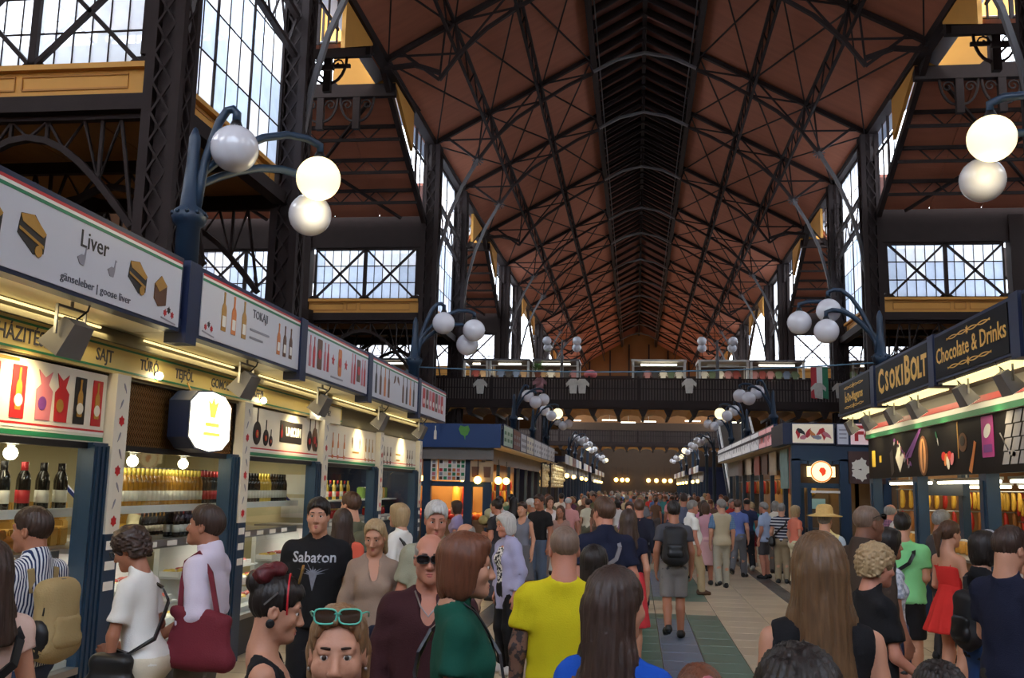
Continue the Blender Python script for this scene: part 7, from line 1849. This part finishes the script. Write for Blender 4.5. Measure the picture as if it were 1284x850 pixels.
i = person('man in beige vest, blue sleeves and pale trousers walking away', 1.39, 20.0, 1.72, D2(8), lambda P: [('shirt', P.top(patt('blue_check', (110, 140, 170), (70, 100, 140), 'plaid', 12), sleeve=.8, neck='crew', hem=.9)), ('vest', P.top(cloth('beige', (178, 166, 140)), sleeve=0, neck='crew', hem=.84, t=.03, name='vest')), ('trousers', P.trousers(cloth('pale_stone', (164, 158, 142)))), ('hair', P.hair(HAIR['grey'], 'short'))], lod=MID, step=.2, hyaw=.4)
i = person('man in blue shirt and grey trousers just beyond the beige vest', 1.98, 22.6, 1.70, D2(-20), lambda P: [('shirt', P.top(cloth('mid_blue', (96, 112, 168)), neck='crew')), ('trousers', P.trousers(GREY)), ('hair', P.hair(HAIR['brown'], 'short'))], lod=FAR, step=.4)
i = person('person in turquoise T-shirt and dark red shorts by the paprika shop', 2.66, 26.0, 1.62, D2(30), lambda P: [('shirt', P.top(cloth('turquoise', (56, 146, 152)), neck='crew')), ('shorts', P.trousers(cloth('crimson', (130, 30, 44)), leg=.9)), ('hair', P.hair(HAIR['fairblond'], 'short'))], lod=FAR, shoes='white', fat=1.1, belly=.03)
i = person('man in pale blue shirt and dark shorts standing by the paprika shop', 2.53, 22.5, 1.66, D2(55), lambda P: [('shirt', P.top(cloth('pale_blue', (160, 176, 204)), neck='collar', loose=.02, sleeve=.7, hem=.84)), ('shorts', P.trousers(cloth('dark_shorts', (74, 70, 72)), leg=.9)), ('hair', P.hair(HAIR['grey'], 'short'))], lod=FAR, sk=2, belly=.05)
i = person('person in navy and white striped polo with pale trousers before the corner shop', 2.78, 21.5, 1.65, D2(-10), lambda P: [('shirt', P.top(patt('navy_band', (30, 34, 54), (190, 190, 196), 'stripe', 5, 'Z'), neck='crew')), ('trousers', P.trousers(KHAKI)), ('hair', P.hair(HAIR['grey'], 'short'))], lod=FAR, belly=.04)
strap_across(i, BLACKP, 1, 'black hip bag on the striped polo shirt', z1=1.0, bag=(.2, .07, .18), dy=-.1)
i = person('woman in orange-pink blouse beside the striped polo shirt', 3.0, 21.0, 1.62, D2(-60), lambda P: [('shirt', P.top(cloth('salmon', (214, 122, 100)))), ('trousers', P.trousers(CREAM)), ('hair', P.hair(HAIR['fairblond'], 'soft'))], lod=FAR, fem=True)
i = person('person in wide straw hat and pale yellow waistcoat seen from behind', 1.92, 12.0, 1.70, D2(-25), lambda P: [('shirt', P.top(cloth('pale_grey_blue', (168, 180, 190)), sleeve=.8, neck='crew')), ('waistcoat', P.top(cloth('pale_yellow', (214, 200, 142)), sleeve=0, neck='crew', hem=.9, t=.028, name='waistcoat')), ('trousers', P.trousers(DENIM)), ('hair', P.hair(HAIR['grey'], 'short'))], lod=MID)
P, g, loc, rz = i; k = P.k
put('straw_hat', MB().lathe([(.20, .0), (.205, .008), (.12, .03), (.10, .04), (.096, .10), (.075, .135), (.03, .145), (.0, .146)], 22, tuple(P.H((0, -.02, .045))*k)).mesh('straw_hat', M('straw', (206, 170, 104), .7, 0, .2, 40, .4, 90), True), g)
# ---- near right
i = person('woman with long straight light brown hair and sleeveless black top, seen from behind', 0.34, 3.6, 1.755, D2(-3), lambda P: [('shirt', P.top(BLK, sleeve=0, neck='crew', hem=.84, t=.016)), ('trousers', P.trousers(BLK)), ('hair', P.hair(HAIR['ombre'], 'long', .25))], fem=True, sk=0, w=1.1, fat=1.15)
i = person('shaven-headed man in brown jacket with sunglasses on his brow, in profile', 1.33, 7.2, 1.82, D2(-62), lambda P: [('jacket', P.top(cloth('brown_jacket', (66, 54, 46)), sleeve=None, fore=.95, neck='collar', hem=.84, t=.026, loose=.02, name='jacket')), ('trousers', P.trousers(BLK)), ('hair', P.hair(HAIR['buzz'], 'buzz'))], sk=3, lod=MID, lean=.05, eyes=True)
glasses(i[0], i[1], BLACKP, DARKLENS, z=.05, y=.100)
i = person('woman with short curly blond hair in black T-shirt pushing a rollator', 1.10, 6.0, 1.60, D2(-72), lambda P: [('shirt', P.top(BLK, sleeve=.72, neck='crew', hem=.84, loose=.02, t=.018)), ('trousers', P.trousers(cloth('stone', (150, 134, 110)))), ('hair', P.hair(HAIR['fairblond'], 'curly'))], sk=2, fem=True, lean=.08, hpitch=-.1, fat=1.15, bust=1.2, lips=LIP, arms={1: ((.21, .03, 1.10), (.2, .26, .96), (0, 1, -.1)), -1: ((.21, .03, 1.10), (.2, .26, .96), (0, 1, -.1))})
P, g, loc, rz = i; k = P.k
w_ = inframe('rollator', i, 'wheeled walking frame with black handles pushed by the curly blond woman', 'walker')
gw = {q: P.wr[q] + np.array(P.hd[q])*.08 for q in (1, -1)}
for q in (1, -1):
    x, y, z = [float(c)*k for c in gw[q]]
    put('handle', MB().tube([(x, y-.07, z+.0), (x, y+.06, z), (x, y+.14, z-.03)], .017, 8).mesh('handle', BLACKP, True), w_)
    put('frame_leg', MB().tube([(x, y+.14, z-.03), (x, y+.16, z-.2), (x, y+.42, .12)], .013, 8).mesh('frame_leg', STEEL, True), w_)
    put('frame_leg', MB().tube([(x, y+.2, z-.3), (x, y-.02, .12)], .013, 8).mesh('frame_leg', STEEL, True), w_)
    put('brake_lever', MB().tube([(x, y+.12, z-.04), (x, y, z-.07)], .006, 6).mesh('brake_lever', STEEL, True), w_)
    for yy in (y+.42, y-.02):
        put('wheel', MB().lathe([(.03, -.015), (.095, -.015), (.1, 0), (.095, .015), (.03, .015)], 18).mesh('wheel', BLACKP, True), w_, (x, yy, .10), (0, PI/2, 0))
xa, ya, za = [float(c)*k for c in gw[1]]
put('crossbar', MB().tube([(xa, ya+.17, .62), (-xa, ya+.17, .62)], .012, 6).mesh('crossbar', STEEL, True), w_)
put('seat', MB().box(-xa+.01, xa-.01, ya+.05, ya+.3, .56, .585).mesh('seat', BLACKP), w_)
i = person('dark-haired child in white and pale grey top facing the confectionery stall', 1.66, 8.0, 1.63, D2(-75), lambda P: [('shirt', P.top(patt('pale_grey_floral', (206, 208, 214), (150, 156, 168), 'floral', 25), sleeve=.7)), ('trousers', P.trousers(DENIM)), ('hair', P.hair(HAIR['black'], 'soft'))], sk=1, fem=True, lod=MID)
i = person('man in mint green T-shirt and black shorts with a black shoulder bag', 2.36, 10.3, 1.71, D2(-20), lambda P: [('shirt', P.top(cloth('mint', (130, 206, 138)), sleeve=.65, neck='crew', hem=.86, loose=.03)), ('shorts', P.trousers(BLK, leg=.97, loose=.03)), ('hair', P.hair(HAIR['black'], 'short'))], sk=0, lod=MID, w=1.08, belly=.03, arms={-1: LOW, 1: FWD})
strap_across(i, BLACKP, 1, 'black shoulder bag slung across the mint green T-shirt', z1=1.0, bag=(.22, .06, .22), dy=-.06)
i = person('platinum-haired woman in pale top beside the mint T-shirt', 2.66, 11.6, 1.60, D2(-50), lambda P: [('shirt', P.top(cloth('pale_lilac', (190, 184, 200)))), ('trousers', P.trousers(GREY)), ('hair', P.hair(HAIR['white'], 'soft'))], fem=True, lod=MID)
RDR = cloth('bright_red', (196, 46, 42))
i = person('young woman in short red sun dress with bare legs in profile', 2.60, 9.6, 1.66, D2(-62), lambda P: [('dress', P.top(RDR, sleeve=0, neck='strap', hem=1.0, t=.014)), ('skirt', P.skirt(RDR, 1.16, .70, .10, .29, pleat=.014, n=11, sy=1.15)), ('hair', P.hair(HAIR['brown'], 'pony', .03))], fem=True, lod=dict(v=.0125, vh=.007), arms={-1: HOLD, 1: HOLD}, lips=LIP, shoes='tan')
P, g, loc, rz = i; k = P.k
for q in (1, -1): put('shoulder_strap', MB().tube([tuple(c*k for c in p) for p in ((q*.075, -.085, 1.31), (q*.085, -.06, 1.40), (q*.085, .0, 1.437), (q*.08, .06, 1.40), (q*.07, .10, 1.31))], .006, 6).mesh('shoulder_strap', RDR, True), g)
i = person('man in purple plaid shirt seen from behind at the confectionery counter', 3.29, 14.5, 1.76, D2(-40), lambda P: [('shirt', P.top(patt('purple_plaid', (140, 96, 116), (90, 66, 92), 'plaid', 9), sleeve=None, fore=.9, neck='collar', loose=.03)), ('trousers', P.trousers(DENIM)), ('hair', P.hair(HAIR['grey'], 'fringe'))], lod=MID, sk=2, belly=.04)
i = person('dark-haired woman with pale headband, black vest top and jeans striding past', 2.14, 7.3, 1.65, D2(-68), lambda P: [('shirt', P.top(BLK, sleeve=0, neck='scoop', hem=.84)), ('trousers', P.trousers(cloth('blue_jeans', (48, 76, 128)))), ('hair', P.hair(HAIR['black'], 'bob', .0))], fem=True, lod=MID, step=.45, lips=LIP)
put('headband', MB().path([tuple(i[0].H((.093*math.cos(a), .03, .04 + .092*math.sin(a)))*i[0].k) for a in np.linspace(-.2, PI+.2, 20)], .02, .006, up=(0, 1, 0)).mesh('headband', M('silver_band', (170, 170, 176), .4)), i[1])
backpack(i, M('black_nylon', (26, 26, 30), .6, 0, .1), BLACKM, 'slim black backpack on the woman with the pale headband', zc=1.15, w=.12, hgt=.22, d=.07)
i = person('man in navy T-shirt and dark trousers looking down with folded arms', 1.84, 6.0, 1.72, D2(-58), lambda P: [('shirt', P.top(NAVY, sleeve=.72, neck='crew', hem=.84, loose=.01)), ('trousers', P.trousers(cloth('camouflage_dark', (60, 56, 50)))), ('hair', P.hair(HAIR['dark'], 'short'))], sk=0, w=1.08, hpitch=-.32, arms={-1: CROSS, 1: ((.215, .02, 1.12), (.05, .17, 1.07), (-1, .2, .2))}, lips=LIP)
i = person('person in grey top and bright pink skirt cut by the frame edge', 2.17, 6.5, 1.58, D2(40), lambda P: [('shirt', P.top(GREY, sleeve=.8)), ('skirt', P.skirt(cloth('hot_pink', (216, 60, 120)), 1.0, .5, .17, .24)), ('hair', P.hair(HAIR['dark'], 'short'))], fem=True, lod=MID)
# ---- heads at the lower edge
i = person('small girl with reddish brown hair and pink hair clip, only the crown showing', -0.12, 2.9, 1.40, D2(10), lambda P: [('shirt', P.top(cloth('pale_pink', (222, 190, 176)))), ('trousers', P.trousers(DENIM)), ('hair', P.hair(HAIR['auburn'], 'pony'))], fem=True, lod=dict(v=.014, vh=.006), slim=.85, w=.8, fat=.85)
put('hair_clip', MB().path([tuple(i[0].H((.02*math.cos(a), -.118, .075 + .03*math.sin(a)))*i[0].k) for a in np.linspace(0, 2*PI, 14)], .018, .008, up=(0, 1, 0)).mesh('hair_clip', PPINK), i[1])
i = person('person with dark tousled hair in front, only the crown showing', 0.0, 1.92, 1.60, D2(-5), lambda P: [('shirt', P.top(CHAR)), ('trousers', P.trousers(BLK)), ('hair', P.hair(HAIR['black'], 'thick'))], lod=dict(v=.014, vh=.005))
i = person('black-haired child in the lower corner below the rollator, only the crown showing', 0.53, 2.9, 1.43, D2(-5), lambda P: [('shirt', P.top(GREY)), ('trousers', P.trousers(BLK)), ('hair', P.hair(HAIR['black'], 'thick'))], lod=dict(v=.014, vh=.006), slim=.85, w=.8)
# ---- stall keeper and the middle distance
i = person('stall keeper in pale overall behind the bottles of the second window', -5.62, 10.0, 1.74, D2(-70), lambda P: [('shirt', P.top(CREAM, neck='collar')), ('trousers', P.trousers(GREY)), ('hair', P.hair(HAIR['auburn'], 'short'))], lod=MID)
mid = [('woman in grey tank top and long grey skirt standing near the fruit shop', -2.16, 16.0, 1.64, 165, 1, (110, 112, 124), (92, 92, 98), 'dark', 'pony', 0),
 ('man in black T-shirt and jeans standing beside the grey tank top', -1.98, 17.0, 1.76, 150, 0, (32, 30, 32), (84, 96, 116), 'dark', 'short', .6),
 ('man in pink plaid shirt and red shorts near the garlic strings', -1.81, 22.0, 1.69, 0, 0, (200, 140, 136), (150, 50, 50), 'white', 'fringe', .7),
 ('woman in cream blouse and olive trousers walking away', -1.60, 26.5, 1.60, 5, 1, (214, 206, 180), (112, 110, 92), 'dark', 'short', .6),
 ('woman in white skirt facing the camera near the fruit shop', -1.70, 18.2, 1.56, 170, 1, (150, 120, 110), (200, 200, 204), 'brown', 'long', .3),
 ('man in dark T-shirt beside the melon heap', -2.66, 16.5, 1.66, 60, 0, (52, 50, 54), (70, 70, 80), 'black', 'short', .6),
 ('grey-haired person in tan jacket behind the lavender cardigan', -1.86, 8.9, 1.55, 130, 0, (170, 140, 120), (90, 80, 74), 'grey', 'fringe', .9),
 ('person with white cap of hair at the melon heap', -2.3, 18.6, 1.66, 80, 0, (190, 196, 200), (90, 96, 110), 'white', 'short', .6),
 ('person in lavender blouse at the end of the food stall', -3.45, 17.0, 1.62, 80, 1, (150, 136, 172), (80, 76, 90), 'dark', 'bob', .6),
 ('man with dark hair in white shirt between the stalls', -3.1, 20.0, 1.68, 40, 0, (206, 204, 206), (70, 74, 86), 'dark', 'short', .6),
 ('person in green jacket at the front of the fruit shop', -3.3, 23.5, 1.70, 10, 0, (70, 96, 70), (60, 60, 64), 'black', 'short', .9),
 ('woman in black with loose dark hair at the fruit shop front', -3.0, 21.5, 1.66, 20, 1, (34, 32, 36), (44, 44, 50), 'black', 'long', .9),
 ('woman in pale blouse with a white bag near the garlic strings', -2.1, 20.5, 1.70, -160, 1, (206, 196, 190), (130, 110, 104), 'brown', 'bob', .6),
 ('man in slate polo walking away in the middle of the aisle', .75, 22.0, 1.82, -5, 0, (86, 92, 110), (60, 60, 66), 'dark', 'short', .7),
 ('man in navy jacket walking away left of the black backpack', -.25, 16.0, 1.72, 4, 0, (36, 38, 52), (38, 38, 44), 'brown', 'short', .95),
 ('woman in lilac top and dark trousers carrying a white bag', -.42, 18.0, 1.66, 175, 1, (146, 120, 150), (60, 56, 66), 'dark', 'bob', .6),
 ('woman in pink blouse walking right of the white shirt', 1.32, 24.0, 1.66, -10, 1, (214, 140, 168), (40, 40, 46), 'dark', 'long', .4),
 ('woman in pale pink skirt walking with the beige vest', 1.12, 20.6, 1.64, 10, 1, (200, 150, 160), (214, 170, 170), 'brown', 'bob', .4),
 ('woman in orange-red top beyond the turquoise T-shirt', 2.55, 28.5, 1.66, 160, 1, (214, 110, 84), (60, 60, 70), 'dark', 'long', .5),
 ('person in pale cream top at the paprika shop door', 3.0, 24.0, 1.68, -20, 1, (214, 206, 190), (120, 112, 104), 'grey', 'bob', .6),
 ('person in grey T-shirt behind the confectionery counter', 5.9, 13.4, 1.70, 90, 0, (90, 90, 96), (60, 60, 66), 'black', 'short', .6),
 ('woman in white blouse at the confectionery counter near the striding jeans', 3.1, 9.0, 1.58, -85, 1, (216, 214, 210), (90, 90, 96), 'white', 'soft', .5),
 ('man in dark grey shirt beyond the red sun dress', 3.3, 12.2, 1.72, -75, 0, (70, 68, 70), (60, 58, 60), 'grey', 'short', .7),
 ('stall keeper in black behind the confectionery counter', 5.6, 10.7, 1.66, 90, 1, (30, 30, 34), (30, 30, 34), 'black', 'pony', .6)]
for j, (lab, x, y, h, rz, fem, c1, c2, hc, hs, sl) in enumerate(mid):
    m1, m2 = cloth(f'mid_top_{j}', c1), cloth(f'mid_bottom_{j}', c2)
    def bld(P, m1=m1, m2=m2, fem=fem, hc=hc, hs=hs, sl=sl, lab=lab):
        out = [('shirt', P.top(m1, sleeve=None if sl > .85 else sl, fore=.9 if sl > .85 else None, neck='scoop' if fem else 'crew'))]
        if 'skirt' in lab: out.append(('skirt', P.skirt(m2, 1.02, .42, .16, .24)))
        else: out.append(('shorts' if 'shorts' in lab else 'trousers', P.trousers(m2, leg=.95 if 'shorts' in lab else None)))
        out.append(('hair', P.hair(HAIR[hc], hs, .1 if hs == 'long' else 0)))
        return out
    person(lab, x, y, h, D2(rz), bld, sk=j % 3, lod=FAR if y > 12 else MID, fem=bool(fem), step=(.3 if j % 3 == 0 else 0), brows=False, arms={1: HOLD, -1: ((.215, -.05, 1.115), (.22, .03, .875), (0, .08, -1))} if j % 4 == 1 else None)
# ---- the far crowd: a few figures built once, then copied with clothes of their own
proto = []
for j, (fem, st, hr, bot) in enumerate(((0, .3, 'short', 't'), (1, .2, 'bob', 't'), (0, 0, 'short', 's'), (1, .3, 'long', 'k'), (0, -.3, 'fringe', 't'), (1, 0, 'pony', 's'))):
    P = Person(1.72 if not fem else 1.64, fem=bool(fem), v=.026, vh=.014, step=st)
    proto.append((P, dict(body=P.body(SKIN[0]), shirt=P.top(WHITE, sleeve=.6), bottom=P.skirt(GREY, 1.0, .5, .16, .23) if bot == 'k' else P.trousers(GREY, leg=.95 if bot == 's' else None), hair=P.hair(HAIR['dark'], hr, .08 if hr == 'long' else 0)), bot))
tops = dict(white=(214, 210, 204), black=(36, 34, 38), navy=(42, 48, 74), red=(178, 56, 52), grey=(120, 118, 120), cream=(206, 194, 160), blue=(92, 116, 164), olive=(104, 104, 80), pink=(206, 140, 146), plum=(98, 62, 84), brown=(110, 84, 66), teal=(60, 124, 128))
bots = dict(black=(34, 34, 38), denim=(66, 78, 104), khaki=(150, 132, 104), grey=(104, 102, 104), brown=(84, 66, 54))
hairs = ['dark', 'brown', 'grey', 'fairblond', 'black', 'auburn', 'white']
rg = random.Random(21); seen = {}; spots = []
for row, (y, n) in enumerate(((24.5, 5), (28, 7), (31, 7), (34.5, 8), (38, 8), (42, 8), (46, 9), (51, 9), (56, 9), (62, 9), (69, 9), (77, 9), (86, 8), (96, 8))):
    for q in range(n):
        x = -2.9 + 5.8*(q + .5)/n + rg.uniform(-.18, .18)
        spots.append((x + (-.1 if x < 0 else 0), y + rg.uniform(-1.1, 1.1)))
tn, bn = list(tops), list(bots)
for j, (x, y) in enumerate(spots):
    P, ms, bot = proto[j % 6]
    tcol, bcol_ = tn[rg.randrange(12)], bn[rg.randrange(5)]; hc = hairs[rg.randrange(7)]
    rz = (0 if rg.random() < .6 else PI) + rg.uniform(-.5, .5)
    who = 'woman' if P.fem else 'man'; gar = {'t': 'trousers', 's': 'shorts', 'k': 'skirt'}[bot]
    face = 'walking away' if math.cos(rz) > 0 else 'coming forward'
    dist = 'near the fruit shop' if y < 30 else 'before the gallery' if y < 40 else 'below the gallery' if y < 48 else 'beyond the gallery' if y < 66 else 'deep in the hall'
    hn = {'dark': 'dark-haired', 'brown': 'brown-haired', 'grey': 'grey-haired', 'fairblond': 'blond', 'black': 'black-haired', 'auburn': 'auburn-haired', 'white': 'white-haired'}[hc]
    lab = f'{hn} {who} in {tcol} top and {bcol_} {gar}, {face} {dist}'
    s_ = rg.uniform(.95, 1.05)
    r = empty('person', (x, y, 0), rz, lab, 'person', f'far crowd {dist}'); r.scale = (s_,)*3
    for n_, key, mt in (('body', 'body', SKIN[j % 3]), ('shirt', 'shirt', cloth('far_' + tcol, tops[tcol])), (gar, 'bottom', cloth('farb_' + bcol_, bots[bcol_])), ('hair', 'hair', HAIR[hc])):
        o = put(n_, ms[key], r); o.material_slots[0].link = 'OBJECT'; o.material_slots[0].material = mt
    for q in (1, -1):
        a = P.an[q]*P.k; put('shoe', SHOE[('black', 'white', 'brown')[j % 3]], r, (a[0], a[1], max(0, a[2]-.09*P.k)), (-P.toe[q][1]*1.1, 0, 0))
